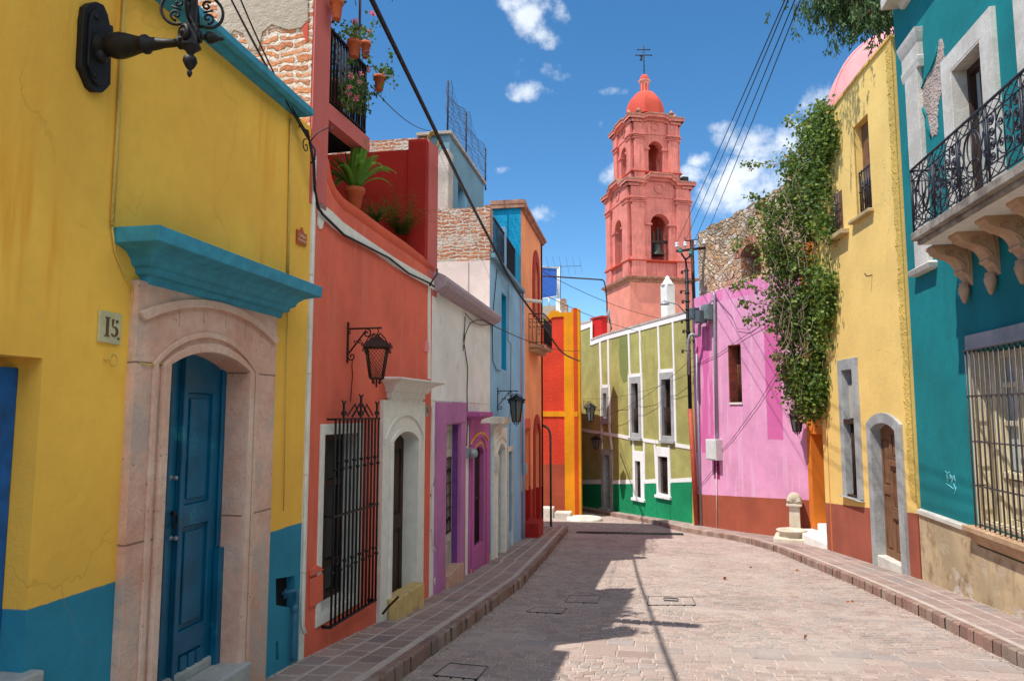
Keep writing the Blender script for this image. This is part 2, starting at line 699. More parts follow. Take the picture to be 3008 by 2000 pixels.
def leafmat(name, cols, trans=.35, rough=.55):
    m = NT(name)
    r = m.island
    col = m.mix(m.ramp(r, 0, .6, smooth=False), cols[0], cols[1])
    col = m.mix(m.ramp(r, .6, .9, smooth=False), col, cols[2])
    if len(cols) > 3:
        r2 = m.math('FRACT', m.math('MULTIPLY', r, 23.7))
        col = m.mix(m.ramp(r2, .965, .98), col, cols[3])
    m.fin(col, rough, 0, .4)
    tr = m.n('BsdfTranslucent', None, Color=m.mix(.5, col, sc(cols[2], 1.6)))
    ms = m.n('MixShader', None, Fac=trans)
    m.lk(m.b.outputs[0], ms.inputs[1])
    m.lk(tr.outputs[0], ms.inputs[2])
    m.lk(ms.outputs[0], m.out.inputs['Surface'])
    return m.m


def glass(name, tint, rough=.08):
    m = NT(name)
    a = m.noise(3, 4)
    return m.fin(m.mix(a, sc(tint, .6), sc(tint, 1.4)), rough, 0, .6)


def wood(name, base, base2):
    m = NT(name)
    g = m.noise(3, 6, m.vmul(m.pos, (16, 16, 1.1)), .65)
    col = m.mix(m.ramp(g, .3, .7), base, base2)
    col = m.mix(m.ramp(m.noise(3, 6), .5, .75, 0, .5), col, sc(base, .5))
    m.bump(g, .35, .008)
    return m.fin(col, .7)

M = {}
BLUE_TRIM = lin(56, 146, 172)
M['yellow_left'] = stucco('ochre_yellow_plaster', lin(252, 194, 80), lin(230, 140, 20), .75, dado=(lin(46, 136, 164), .742, 0, 1), var=.8, wear=.3)
M['blue_trim'] = plain('blue_trim_paint', BLUE_TRIM, .18, .7, second=lin(98, 152, 164), thr=.62)
M['blue_door'] = plain('blue_door_paint', lin(4, 92, 126), .22, .38, second=lin(40, 128, 150), thr=.58, scale=5)
M['deep_blue'] = plain('deep_blue_paint', lin(8, 92, 168), .3, .5, second=lin(20, 60, 90), thr=.6)
M['cantera'] = stone('pink_cantera_stone', lin(212, 160, 138), lin(228, 190, 170), joints=(1.86, .92), worn=lin(184, 170, 160))
M['cantera_arch'] = stone('pink_cantera_arch_stone', lin(212, 168, 146), lin(228, 196, 178))
M['grey_stone'] = stone('grey_stone', lin(150, 152, 150), lin(178, 180, 178), pits=False)
M['pale_stone'] = stone('pale_stone', lin(196, 190, 178), lin(222, 217, 206), pits=False)
M['corbel_stone'] = stone('corbel_stone', lin(176, 142, 110), lin(200, 168, 136), pits=False)
M['plinth'] = stucco('weathered_plinth', lin(196, 174, 138), lin(136, 96, 62), .85, var=1.8, peel=(lin(212, 202, 188), 1.9, .545, -.35), dirt=(lin(132, 98, 66), .5))
M['coral'] = stucco('coral_red_plaster', lin(228, 108, 84), lin(206, 76, 54), .5, var=1.0, wear=.5, streak=(lin(226, 128, 104), .4))
M['coral_dark'] = stucco('deep_red_plaster', lin(164, 38, 28), lin(140, 30, 24), .4)
M['coral_pink'] = stucco('faded_coral_plaster', lin(200, 104, 98), lin(190, 92, 82), .4, var=.6)
M['coral_coping'] = stucco('coral_coping_plaster', lin(216, 92, 62), lin(190, 70, 45), .4)
M['white_paint'] = plain('white_limewash', lin(226, 222, 212), .08, .85, second=lin(180, 172, 160), thr=.68, bump=.4)
M['white_worn'] = stucco('worn_white_plaster', lin(234, 232, 226), lin(200, 196, 186), .35, peel=(lin(160, 150, 136), 2.3, .655, 3.2), dirt=(lin(160, 156, 146), .57))
M['lilac'] = plain('lilac_grey_coping', lin(166, 148, 156), .15, .85)
M['purple'] = stucco('mauve_plaster', lin(186, 118, 168), lin(150, 70, 128), .4)
M['deep_purple'] = plain('deep_purple_paint', lin(122, 62, 140), .2, .7)
M['magenta'] = stucco('magenta_plaster', lin(184, 98, 156), lin(140, 52, 110), .4)
M['yellow_line'] = plain('ochre_line_paint', lin(222, 160, 30), .15, .7)
M['bluegrey'] = stucco('powder_blue_plaster', lin(138, 186, 218), lin(110, 156, 194), .4)
M['bluegrey_dark'] = stucco('grey_blue_plaster', lin(110, 150, 168), lin(88, 122, 138), .6)
M['bright_blue'] = stucco('bright_blue_rough_plaster', lin(10, 150, 196), lin(5, 110, 160), .5, grain=3)
M['orange'] = stucco('orange_plaster', lin(246, 160, 106), lin(234, 130, 76), .4, wear=.5, dado=(lin(170, 34, 20), .94, -.068, 1))
M['red_trim'] = plain('dark_red_paint', lin(160, 30, 22), .22, .75)
M['red_house'] = stucco('rough_red_plaster', lin(216, 66, 40), lin(190, 50, 30), .4, dado=(lin(168, 78, 52), -.09, 0, 1), grain=4)
M['ochre'] = stucco('ochre_plaster', lin(226, 150, 16), lin(190, 110, 12), .5)
M['rust_red'] = stucco('rust_red_plaster', lin(206, 76, 28), lin(180, 60, 20), .4)
M['olive'] = stucco('olive_green_plaster', lin(168, 164, 98), lin(138, 134, 72), .6, grain=1.6, var=1.5, wear=.6)
M['emerald'] = stucco('emerald_green_plaster', lin(10, 138, 90), lin(6, 104, 68), .5, var=1.5, wear=.6)
M['pure_white'] = plain('white_band_paint', lin(236, 236, 234), .05, .8)
M['pink'] = stucco('pink_plaster', lin(226, 146, 190), lin(214, 120, 176), .35, var=.6, streak=(lin(232, 176, 208), .4))
M['salmon'] = stucco('salmon_plaster', lin(218, 130, 118), lin(150, 80, 70), .7, var=1.3, streak=(lin(190, 104, 90), .5))
M['salmon_pale'] = stucco('pale_salmon_plaster', lin(230, 164, 150), lin(222, 134, 112), .3, streak=(lin(226, 100, 62), .45))
M['dome_red'] = stucco('dome_red_plaster', lin(200, 82, 64), lin(180, 62, 48), .4)
M['weathered_edge'] = stone('weathered_cornice_stone', lin(150, 96, 78), lin(186, 142, 118), pits=False, scale=5)
M['yellow_right'] = stucco('pale_yellow_plaster', lin(244, 206, 122), lin(236, 188, 92), .4, var=.6, wear=.6, dado=(lin(160, 86, 66), 1.10, -.0843, 1))
M['rough_yellow'] = stucco('rough_yellow_plaster', lin(218, 184, 96), lin(190, 154, 70), .6, grain=4)
M['teal'] = stucco('teal_plaster', lin(2, 124, 128), lin(1, 104, 110), .5, var=1.1, wear=.5, peel=(lin(120, 176, 182), 5.5, .765, None))
M['orange_gate'] = stucco('burnt_orange_plaster', lin(226, 128, 40), lin(206, 104, 20), .5, peel=(lin(170, 120, 100), 2.0, .60, -.3))
M['raw_plaster'] = stucco('raw_grey_plaster', lin(178, 166, 150), lin(150, 136, 120), .5, grain=4, dirt=(lin(120, 108, 98), .6))
M['pink_dome'] = stucco('rose_dome_plaster', lin(216, 150, 150), lin(206, 132, 134), .4)
M['brick_x'] = brick('old_brick_facing_street_end', 0, lin(214, 146, 100), lin(186, 116, 84), lin(218, 206, 190), bw=.27, bh=.066, smear=.8, msize=.018)
M['brick_grey'] = brick('plastered_old_brick', 0, lin(196, 132, 92), lin(164, 104, 80), lin(206, 196, 184), bh=.062, smear=.9)
M['concrete'] = stone('raw_concrete', lin(170, 160, 150), lin(200, 190, 180), pits=True, scale=3)
M['rubble'] = rubble('rubble_stone')
M['iron'] = plain('black_iron', (.010, .010, .012), .35, .55, .2, scale=30, bump=.25, second=(.03, .022, .018), thr=.6)
M['iron_grey'] = plain('grey_wrought_iron', (.045, .045, .054), .3, .45, .5, scale=30)
M['rust'] = plain('rusty_iron', (.045, .02, .014), .4, .7, .3, scale=24, second=(.10, .035, .018), thr=.55)
M['terracotta'] = plain('terracotta', lin(190, 96, 58), .18, .8, second=lin(206, 140, 110), thr=.62)
M['soil'] = plain('potting_soil', (.03, .02, .014), .4, .95)
M['wood'] = wood('old_brown_wood', lin(142, 102, 72), lin(104, 72, 50))
M['grille_grey'] = plain('sunlit_grey_grille', (.085, .08, .085), .25, .5, .4, scale=30)  # lighter copy of the grey iron, sunshine on the bars put into its colour
M['salmon_base'] = stucco('salmon_base_plaster', lin(228, 142, 122), lin(200, 92, 60), .6)
M['dark_wood'] = wood('dark_wood', lin(74, 50, 36), lin(44, 30, 24))
M['cream_wood'] = wood('cream_painted_wood', lin(232, 220, 186), lin(212, 196, 156))
M['grey_wood'] = wood('weathered_white_wood', lin(200, 196, 180), lin(164, 158, 142))
M['pane'] = glass('window_glass', (.05, .06, .065))
M['curtain_pane'] = glass('glass_over_pale_curtain', lin(176, 186, 182), .12)
M['dark_pane'] = glass('dark_glass', (.016, .018, .02), .04)
M['lamp_glass'] = glass('lantern_glass', (.10, .11, .11), .15)
M['shade_black'] = plain('painted_shade_black', (.006, .006, .007), .1, .95)  # near-black painted where hollows lie in shade
M['rubber'] = plain('black_cable', (.008, .008, .01), .2, .55)
M['grey_metal'] = plain('grey_painted_metal', lin(150, 156, 160), .12, .5, .3)
M['white_plastic'] = plain('pale_plastic', lin(210, 212, 208), .08, .5)
M['pvc'] = plain('weathered_white_pipe', lin(222, 216, 204), .15, .6, second=lin(130, 124, 110), thr=.6, scale=5)
M['bark'] = plain('bark', lin(96, 78, 62), .35, .95, scale=20, bump=.6)
M['vine_stem'] = plain('dry_vine_stems', lin(150, 136, 112), .3, .9)
M['ivy'] = leafmat('ivy_leaves', [lin(46, 76, 28), lin(84, 114, 42), lin(138, 156, 70), lin(190, 142, 84)], .3)
M['drooping'] = leafmat('drooping_leaves', [lin(30, 60, 24), lin(52, 88, 36), lin(86, 118, 56)], .25)
M['geranium'] = leafmat('geranium_leaves', [lin(36, 70, 26), lin(62, 100, 38), lin(92, 130, 56)], .25)
M['flower'] = leafmat('geranium_flowers', [lin(214, 60, 110), lin(226, 104, 130), lin(236, 140, 150)], .3)
M['strap'] = leafmat('strap_leaves', [lin(70, 116, 34), lin(96, 146, 48), lin(128, 170, 70)], .35, .4)
M['fern'] = leafmat('fern_leaves', [lin(30, 64, 26), lin(52, 96, 38), lin(90, 132, 54)], .3)
M['sett'] = paving('street_setts', [lin(166, 144, 134), lin(184, 164, 152), lin(174, 156, 147), lin(154, 149, 146)], dust=.42)
M['flag'] = paving('sidewalk_pavers', [lin(146, 122, 114), lin(168, 144, 134), lin(156, 138, 130), lin(132, 128, 128)], dust=.25)
M['kerb_stone'] = paving('kerb_blocks', [lin(142, 108, 96), lin(160, 128, 114), lin(168, 148, 132), lin(130, 120, 114)], dust=.15)
M['mortar'] = plain('pale_dusty_mortar', lin(188, 174, 162), .14, .95, scale=4, bump=.3)
M['tarp'] = plain('blue_sheet', lin(40, 92, 176), .15, .5)
M['teal_glass'] = plain('green_glass_insulator', lin(40, 120, 110), .2, .2)
M['porcelain'] = plain('white_porcelain', lin(220, 224, 226), .05, .2)
M['bronze'] = plain('bronze_bell', (.045, .05, .042), .3, .5, .6)
M['orange_pipe'] = plain('orange_painted_pipe', lin(168, 76, 48), .2, .6)

# ------------------------------------------------------------------ wall planes
YL = Fr((-2.72, -4), (-2.62, 5.38), (1, 0))
CO = Fr((-2.62, 5.36), (-2.44, 8.30), (1, 0))
WH = Fr((-2.44, 8.30), (-2.46, 11.76), (1, 0))
BL = Fr((-2.46, 11.76), (-2.55, 15.56), (1, 0))
OR = Fr((-2.55, 15.56), (-2.55, 19.15), (1, 0))
RD = Fr((-1.92, 23.5), (-6, 23.5), (0, -1))
GR = Fr((1.47, 21.0), (1.47 - .539 * 9, 21.0 + .842 * 9), (-.842, -.539))
PK = Fr((3.70, 17.3), (1.49, 20.64), (-.83, -.55))
YR = Fr((3.96, 11.33), (3.62, 15.36), (-1, 0))
TE = Fr((3.96, -4), (3.96, 11.33), (-1, 0))

# ------------------------------------------------------------------ the street
LK = [(-2.1, -4), (-1.98, 2), (-1.85, 5.42), (-1.74, 7.8), (-1.65, 10.14), (-1.75, 14.0), (-1.93, 19.4), (-2.3, 20.6), (-4, 21.6), (-9, 22.5)]
RK = [(3.2, -4), (3.17, 6.9), (3.14, 9.5), (3.05, 11.6), (2.76, 15.6), (2.45, 17.3), (2.02, 18.5), (1.1, 19.9), (.78, 20.7), (.32, 21.9), (-1.0, 24.2), (-3.2, 27.6), (-8, 35)]


def along(poly, y):
    for (a, b) in zip(poly, poly[1:]):
        if a[1] <= y <= b[1]:
            return lerp(a[0], b[0], (y - a[1]) / (b[1] - a[1]))
    return poly[0][0] if y < poly[0][1] else poly[-1][0]


def sheet(name, xs, mat, y0, y1, dz, n=60, kind='structure'):
    mb = MB()
    for k in range(n):
        a, b = lerp(y0, y1, k / n), lerp(y0, y1, (k + 1) / n)
        (l0, r0), (l1, r1) = xs(a), xs(b)
        mb.quad((l0, a, gz(a) + dz), (r0, a, gz(a) + dz), (r1, b, gz(b) + dz), (l1, b, gz(b) + dz))
    return struct(mb.build(name, mat, loc=(0, 0, 0)), kind)


# ground sheet out to the horizon, falling away beyond the street
mb = MB()
gy = [-60, -4, 0, 19, 30, 60, 200, 1200]
gx = [-1200, -60, -6, 6, 60, 1200]
for (a, b) in zip(gy, gy[1:]):
    for (c, d) in zip(gx, gx[1:]):
        e = lambda y: max(-8, gz(max(y, -4)) - .06) - (.02 if y > 100 else 0)
        mb.quad((c, a, e(a)), (d, a, e(a)), (d, b, e(b)), (c, b, e(b)))
struct(mb.build('ground', plain('dusty_ground', lin(150, 132, 110), .2, .95, scale=.4), loc=(0, 0, 0)))


def stone_quad(mb, c00, c10, c11, c01, up, inset):
    """one paving stone: four plan corners lifted on rounded shoulders"""
    cs = [V(c) for c in (c00, c10, c11, c01)]
    m = sum(cs, V()) / 4
    top = []
    mid = []
    for c in cs:
        d = (m - c)
        L = d.length
        mid.append(c + d * (inset * .35 / L) + V((0, 0, up * .75)))
        top.append(c + d * (inset * 1.1 / L) + V((0, 0, up)))
    i = mb.add(cs + mid + top)
    mb.face((i + 8, i + 9, i + 10, i + 11))
    for k in range(4):
        k2 = (k + 1) % 4
        mb.face((i + k, i + k2, i + 4 + k2, i + 4 + k))
        mb.face((i + 4 + k, i + 4 + k2, i + 8 + k2, i + 8 + k), True)


def grd(x, y, dz=0.0):
    return V((x, y, gz(y) + dz))


# setts: courses that bow across the street, with straight courses of bigger slabs between
road = MB()
HOLES = []
R2 = random.Random(3)
y = 1.4
row = 0
while y < 31.0:
    big = (6.55 <= y < 6.98) or (8.78 <= y < 9.02) or (14.3 <= y < 14.55)
    hgt = .21 if big else R2.uniform(.078, .104)
    gap = .022 if big else .017
    xl, xr = along(LK, y) + .02, along(RK, y) - .02
    if y < 2.5:
        xl, xr = max(xl, -2.3), min(xr, 3.1)
    x = xl + .02 - R2.uniform(0, .1)
    fan = 0.0 if big else 1.0
    while x < xr:
        w = R2.uniform(.24, .36) if big else R2.uniform(.085, .165)
        x1 = min(x + w, xr)
        x0 = max(x, xl)
        if x1 - x0 > .04:
            def bow(px):
                b1 = .20 * (abs(math.sin((px + 2.2) * 2.1 + .5 * math.sin(y * 1.7))) - .6) * min(1, abs(y - 6.75) / .8, abs(y - 8.9) / .8)
                return y + fan * b1
            j = lambda: R2.uniform(-.006, .006)
            g = gap * .36
            a0, a1 = bow(x0), bow(x1)
            if not (-.62 < (x0 + x1) / 2 - .75 < .0 and False):
                stone_quad(road, grd(x0 + g + j(), a0 + g + j(), -.004), grd(x1 - g + j(), a1 + g + j(), -.004),
                           grd(x1 - g + j(), a1 + hgt - g + j(), -.004), grd(x0 + g + j(), a0 + hgt - g + j(), -.004), R2.uniform(.006, .012), .012)
        x = x1
    y += hgt
    row += 1
struct(road.build('road', M['sett'], loc=(0, 0, 0), recalc=False))
sheet('road_bed', lambda y: (along(LK, y) - .3, along(RK, y) + .3), M['mortar'], -4, 33, -.004, 80)


# sidewalks: a raised bed, rows of pavers, and kerb blocks along the road
def sidewalk(wall_x, kerb, y0, y1, side, rows):
    bed = MB()
    pav = MB()
    krb = MB()
    H = .125
    n = int((y1 - y0) / .25)
    for k in range(n):
        a, b = lerp(y0, y1, k / n), lerp(y0, y1, (k + 1) / n)
        ka, kb = along(kerb, a), along(kerb, b)
        wa, wb = wall_x(a), wall_x(b)
        bed.quad(grd(wa, a, H), grd(ka, a, H), grd(kb, b, H), grd(wb, b, H))
        bed.quad(grd(ka, a, H), grd(ka, a, -.05), grd(kb, b, -.05), grd(kb, b, H))
    # pavers
    off = .13 * side          # strip of pale mortar along the kerb top
    for r in range(rows):
        yy = y0 + R2.uniform(0, .2)
        while yy < y1 - .05:
            d = R2.uniform(.17, .30) if rows > 1 else R2.uniform(.2, .3)
            y2 = min(yy + d, y1)

            def px(q, t):
                k = along(kerb, q) + off
                w = wall_x(q) - .02 * side
                return lerp(k, w, t)
            t0, t1 = r / rows, (r + 1) / rows
            g = .015
            c = [(px(yy, t0) + g * side, yy + g), (px(yy, t1) - g * side, yy + g), (px(y2, t1) - g * side, y2 - g), (px(y2, t0) + g * side, y2 - g)]
            if side < 0:
                c = [c[1], c[0], c[3], c[2]]
            stone_quad(pav, *[grd(q[0] + R2.uniform(-.004, .004), q[1] + R2.uniform(-.004, .004), H) for q in c], R2.uniform(.003, .007), .012)
            yy = y2
    # kerb blocks: their faces show above the road
    yy = y0
    while yy < y1 - .05:
        d = R2.uniform(.13, .21)
        y2 = min(yy + d, y1)
        a, b = yy + .006, y2 - .006
        o = -.012 * side
        ka, kb = along(kerb, a), along(kerb, b)
        o += R2.uniform(-.008, .008)
        dH = R2.uniform(-.012, .004)
        p = [grd(ka + o, a, -.02), grd(kb + o, b, -.02), grd(kb + o, b, H - .012 + dH), grd(ka + o, a, H - .012 + dH),
             grd(ka, a, H + .004), grd(kb, b, H + .004), grd(kb + .07 * side, b, H + .004), grd(ka + .07 * side, a, H + .004)]
        i = krb.add(p)
        krb.face((i, i + 1, i + 2, i + 3))
        krb.face((i + 3, i + 2, i + 5, i + 4), True)
        krb.face((i + 4, i + 5, i + 6, i + 7))
        yy = y2
    return bed, pav, krb


lw = lambda y: -2.72 + .0107 * (y + 4) if y < 5.4 else (lerp(-2.62, -2.44, (y - 5.4) / 2.9) if y < 8.3 else (-2.46 if y < 11.8 else -2.55))
b_, p_, k_ = sidewalk(lw, LK, -3.5, 19.3, -1, 3)
struct(b_.build('sidewalk_bed_left', M['mortar'], loc=(0, 0, 0)))
struct(p_.build('sidewalk_left', M['flag'], loc=(0, 0, 0), recalc=False))
struct(k_.build('kerb_left', M['kerb_stone'], loc=(0, 0, 0)))


def rw(y):
    if y < 11.33:
        return 3.95
    if y < 15.36:
        return lerp(3.95, 3.61, (y - 11.33) / 4.03)
    if y < 17.3:
        return lerp(3.95, 3.7, (y - 15.36) / 1.94)
    if y < 20.64:
        return lerp(3.7, 1.48, (y - 17.3) / 3.34)
    return 1.47 - .64 * (y - 21.0)


b_, p_, k_ = sidewalk(rw, RK, -3.5, 27.5, 1, 3)
struct(b_.build('sidewalk_bed_right', M['mortar'], loc=(0, 0, 0)))
struct(p_.build('sidewalk_right', M['flag'], loc=(0, 0, 0), recalc=False))
struct(k_.build('kerb_right', M['kerb_stone'], loc=(0, 0, 0)))


# ------------------------------------------------------------------ building helpers
def prism_wall(mb, fr, pts, holes=(), t=.35, o=0.0):
    mb.poly(fr, pts, o - t, o, holes)


def flat_roof(name, fr, s0, s1, z, depth, mat, parent):
    mb = MB()
    mb.box(fr, s0, s1, z - .15, z, -depth, -.36)
    return mb.build(name, mat, parent)


def panel_leaf(mb, fr, s0, s1, z0, z1, o, panels, t=.05):
    """a door leaf with sunk panels: frame with holes, raised fields behind"""
    mb.poly(fr, [(s0, z0), (s1, z0), (s1, z1), (s0, z1)], o - t, o, [[(a, c), (b, c), (b, d), (a, d)] for (a, b, c, d) in panels])
    for (a, b, c, d) in panels:
        mb.box(fr, a, b, c, d, o - t, o - .022)
        if b - a > .1:
            mb.box(fr, a + .035, b - .035, c + .035, d - .035, o - .022, o - .008)


def grille(mb, fr, s0, s1, z0, z1, o, nbar, rails, r=.009, knobs=(), sides=True):
    for k in range(nbar):
        s = lerp(s0, s1, k / (nbar - 1))
        mb.tube([fr.P(s, z0, o), fr.P(s, z1, o)], r, 6)
        for q in knobs:
            qq = q + (.06 if k % 2 else 0)
            mb.lathe(fr.P(s, qq - .014, o), [(r, 0), (r * 2, .008), (r * 2, .02), (r, .028)], 8)
    for zz in rails:
        mb.box(fr, s0 - .01, s1 + .01, zz - .008, zz + .008, o - .012, o + .012)
        if sides:
            for s in (s0, s1):
                mb.tube([fr.P(s, zz, -.02), fr.P(s, zz, o)], r, 5)


def pipe(name, path, r, mat, label, cat, loc=None, group=None, n=8):
    mb = MB()
    mb.tube(path, r, n)
    o = mb.build(name, mat, loc=loc)
    return tag(o, label, cat, group)


def catenary(a, b, sag, n=24):
    a, b = V(a), V(b)
    return [a.lerp(b, k / n) - V((0, 0, sag * 4 * (k / n) * (1 - k / n))) for k in range(n + 1)]


def text_mesh(mb, body, fr, s, z, size, o, depth=.004, align='CENTER', squeeze=1.0):
    cu = bpy.data.curves.new('lettering', 'FONT')
    cu.body = body
    cu.size = size
    cu.align_x = align
    cu.extrude = depth / 2
    ob = bpy.data.objects.new('lettering', cu)
    S.collection.objects.link(ob)
    me = bpy.data.meshes.new_from_object(ob.evaluated_get(bpy.context.evaluated_depsgraph_get()))
    sgn = 1 if fr.t.cross(V((0, 0, 1))).dot(fr.n) > 0 else -1
    i = mb.add([fr.P(s + sgn * v.co.x * squeeze, z + v.co.y, o + v.co.z) for v in me.vertices])
    for p in me.polygons:
        mb.face([i + k for k in p.vertices])
    bpy.data.objects.remove(ob)
    bpy.data.curves.remove(cu)
    bpy.data.meshes.remove(me)


def leaves(mb, pts, size, rnd, droop=.3, facing=None, narrow=.42):
    for p in pts:
        d = V((rnd.gauss(0, 1), rnd.gauss(0, 1), rnd.gauss(-droop, .7))).normalized()
        n = V((rnd.gauss(0, 1), rnd.gauss(0, 1), rnd.gauss(.4, .8)))
        if facing:
            n = n * .6 + V(facing)
        sd_ = d.cross(n)
        if sd_.length < 1e-4:
            continue
        sd_.normalize()
        nn = sd_.cross(d)
        L = size * rnd.uniform(.65, 1.25)
        w = L * narrow
        p = V(p)
        i = mb.add([p, p + d * L * .42 + sd_ * w + nn * L * .1, p + d * L, p + d * L * .42 - sd_ * w + nn * L * .1, p + d * L * .5 - nn * L * .02])
        mb.face((i, i + 1, i + 4))
        mb.face((i + 1, i + 2, i + 4))
        mb.face((i + 2, i + 3, i + 4))
        mb.face((i + 3, i, i + 4))


# grit and dust gathered in the gutters and along the foot of the walls: nobody could count it
gm = MB()
R3 = random.Random(77)
for k in range(5200):
    y = R3.uniform(3.5, 21)
    w = R3.random()
    if w < .3:
        x, h = along(LK, y) + abs(R3.gauss(0, .05)) + .015, 0
    elif w < .6:
        x, h = along(RK, y) - abs(R3.gauss(0, .05)) - .015, 0
    elif w < .75:
        x, h = lw(y) + abs(R3.gauss(0, .03)) + .01, .125
    elif w < .92:
        x, h = rw(y) - abs(R3.gauss(0, .05)) - .01, .125
    else:
        x, h = R3.uniform(along(LK, y), along(RK, y)), .004
    a = R3.uniform(.003, .011)
    c = grd(x, y, h + .004)
    t = R3.uniform(0, 6)
    p = [c + V((a * math.cos(t + q * 2.1), a * math.sin(t + q * 2.1), 0)) for q in range(3)]
    i = gm.add(p + [c + V((0, 0, a * .8))])
    for f in ((0, 1, 3), (1, 2, 3), (2, 0, 3)):
        gm.face([i + q for q in f])
go = gm.build('grit', paving('grit', [lin(150, 132, 112), lin(186, 168, 146), lin(120, 100, 80), lin(90, 84, 60)], dust=0), loc=(0, 0, 0), recalc=False)
tag(go, 'fine grit and dust in the gutters and along the wall feet', 'grit')
go['kind'] = 'stuff'

# ================================================================== YELLOW HOUSE (left, nearest)
def P3(fr, *pts, o=0.0):
    return [fr.sz(x, y, o) for (x, y) in pts]


house = thing('yellow_house', 'ochre yellow house with blue painted foot and carved pink stone doorway, nearest on the left', 'house', YL.P(0, gz(0), -.3))
mb = MB()
ytop = 3.93
HL = [(5.72, -.9), (6.80, -.9), (6.80, 1.842), (5.72, 1.842)]
HD = [(7.43, -.85), (8.80, -.85), (8.80, 2.25), (7.43, 2.25)]
HN = [YL.sz(810, 1699), YL.sz(866, 1690), YL.sz(867, 1785), YL.sz(838, 1781), YL.sz(811, 1776)]
HN2 = [YL.sz(810, 1888), YL.sz(818, 1878), YL.sz(820, 1935), YL.sz(810, 1939)]
prism_wall(mb, YL, [(0, -1.2), (9.38, -1.2), (9.38, ytop), (0, ytop)], [HL, HD, HN, HN2])
mb.build('wall', M['yellow_left'], house)
mb = MB()
mb.box(YL, 8.9, 9.3, -.4, .55, -.42, -.07)
mb.build('niche_shade', M['shade_black'], house)  # near-black block painted as the shade inside the hole
flat_roof('roof', YL, 0, 9.38, 3.9, 4.5, M['raw_plaster'], house)
mb = MB()
zc_ = YL.z(772, 186, .13)
mb.cornice(YL, 0, YL.s(921, 383, .13) - .13, [(0, 3.90), (.04, 3.905), (.05, 3.93), (.10, zc_ - .07), (.13, zc_ - .05), (.13, zc_), (.09, zc_ + .03), (0, zc_ + .05)], False, True)
mb.build('cornice', M['blue_trim'], house, bevel=.008)
# carved stone doorway
a0, a1, z0 = 7.595, 8.405, -.32
zs, za = 1.865, 1.962
sur = MB()
sur.poly(YL, [(7.335, -.55), (a0, -.55), (a0, zs)] + arch(a0, a1, z0, zs, za)[3:-1][::-1] + [(a1, zs), (a1, -.55), (8.785, -.55), (8.785, 2.3), (7.335, 2.3)], -.3, .045)
surround = sur.build('door_surround', M['cantera'], house, bevel=.008)
mould = MB()
mould.poly(YL, arch_band(a0, a1, -.4, zs, za, 0.0, .055), .045, .075)
mould.poly(YL, arch_band(a0, a1, -.4, zs, za, .09, .125), .045, .062)
top = arch(7.375, 8.74, 0, 2.085, 2.235)[2:]
top2 = arch(7.337, 8.78, 0, 2.125, 2.284)[2:]
mould.poly(YL, [p for p in top2] + [p for p in reversed(top)], .045, .07)
mould.build('moulding', M['cantera_arch'], surround, bevel=.006)
mb = MB()
for k in range(1, 5):
    s = lerp(7.45, 8.6, k / 5)
    mb.box(YL, s - .003, s + .003, 2.03 + .13 * (1 - abs(k - 2.5) / 2.5), 2.2, .0445, .0465)
    mb.build('joint', M['plinth'], surround)
    mb = MB()
mb = MB()
for (s, zz) in ((7.375, 2.2), (8.8, 2.2)):
    mb.quad(YL.P(s + .02, 2.285, .046), YL.P(s + .05, 2.285, .05), YL.P(s + .05, 2.1, .05), YL.P(s + .02, 2.1, .046))
mb = MB()
mb.cornice(YL, 7.45, 8.79, [(.05, 2.285), (.055, 2.325), (.09, 2.335), (.095, 2.365), (.12, 2.375), (.135, 2.41), (.17, 2.44), (.215, 2.455), (.26, 2.465), (.265, 2.545), (.2, 2.56), (0, 2.562)])
mb.build('door_cornice', M['blue_trim'], house, bevel=.006)
# the blue double door
leaf = MB()
sm_ = YL.s(521, 1300, -.13)
panel_leaf(leaf, YL, 7.60, sm_ - .004, -.35, 2.05, -.13, [(7.66, sm_ - .075, 1.05, 1.72), (7.66, sm_ - .075, .30, .93), (7.66, sm_ - .075, -.28, .18)])
door = leaf.build('door', M['blue_door'], house, bevel=.006)
r0 = YL.s(545, 1300, -.13)
r1 = YL.s(618, 1300, -.13)
leaf = MB()
panel_leaf(leaf, YL, sm_ + .004, 8.50, -.35, 2.05, -.12, [(r0, r1, 1.03, 1.72), (r0, r1, .28, .90), (r0 + .01, r1 - .03, -.28, .14)])
leaf.box(YL, sm_ + .004, sm_ + .03, -.33, 2.0, -.118, -.098)
leaf.box(YL, r1 + .06, r1 + .16, -.33, .72, -.118, -.07)
leaf.box(YL, r1 + .075, r1 + .15, .72, 2.0, -.118, -.10)
for k in range(3):
    leaf.box(YL, r0 + .02 + .08 * k, r0 + .085 + .08 * k, -.27, .13, -.14, -.112)
d2 = leaf.build('door', M['blue_door'], house, bevel=.006)
ring = MB()
hs, hz = YL.sz(503, 1529, -.13)
ring.tube([YL.P(hs + .022 * math.sin(t * pi / 9), hz + .042 * math.cos(t * pi / 9), -.105) for t in range(19)], .006, 6)
ring.lathe(YL.P(hs, hz + .045, -.14), [(.014, 0), (.012, .03), (.004, .04)], 8, axis=YL.n)
ring.build('knocker_ring', M['iron'], d2)
for py in (1403, 1580):
    kb = MB()
    ks, kz = YL.sz(502, py, -.13)
    kb.lathe(YL.P(ks, kz, -.14), [(.016, 0), (.016, .012), (.010, .016), (.008, .03), (.013, .038), (.012, .05), (.004, .054)], 12, axis=YL.n)
    kb.build('knob', M['grey_metal'], d2)
mb = MB()
mb.box(YL, 7.44, 8.62, -1, YL.z(650, 1935, 0), -.34, -.10)
mb.box(YL, 7.44, 8.47, -1, YL.z(743, 1938, .12), -.10, .12)
mb.build('doorstep', M['grey_stone'], house, bevel=.015)
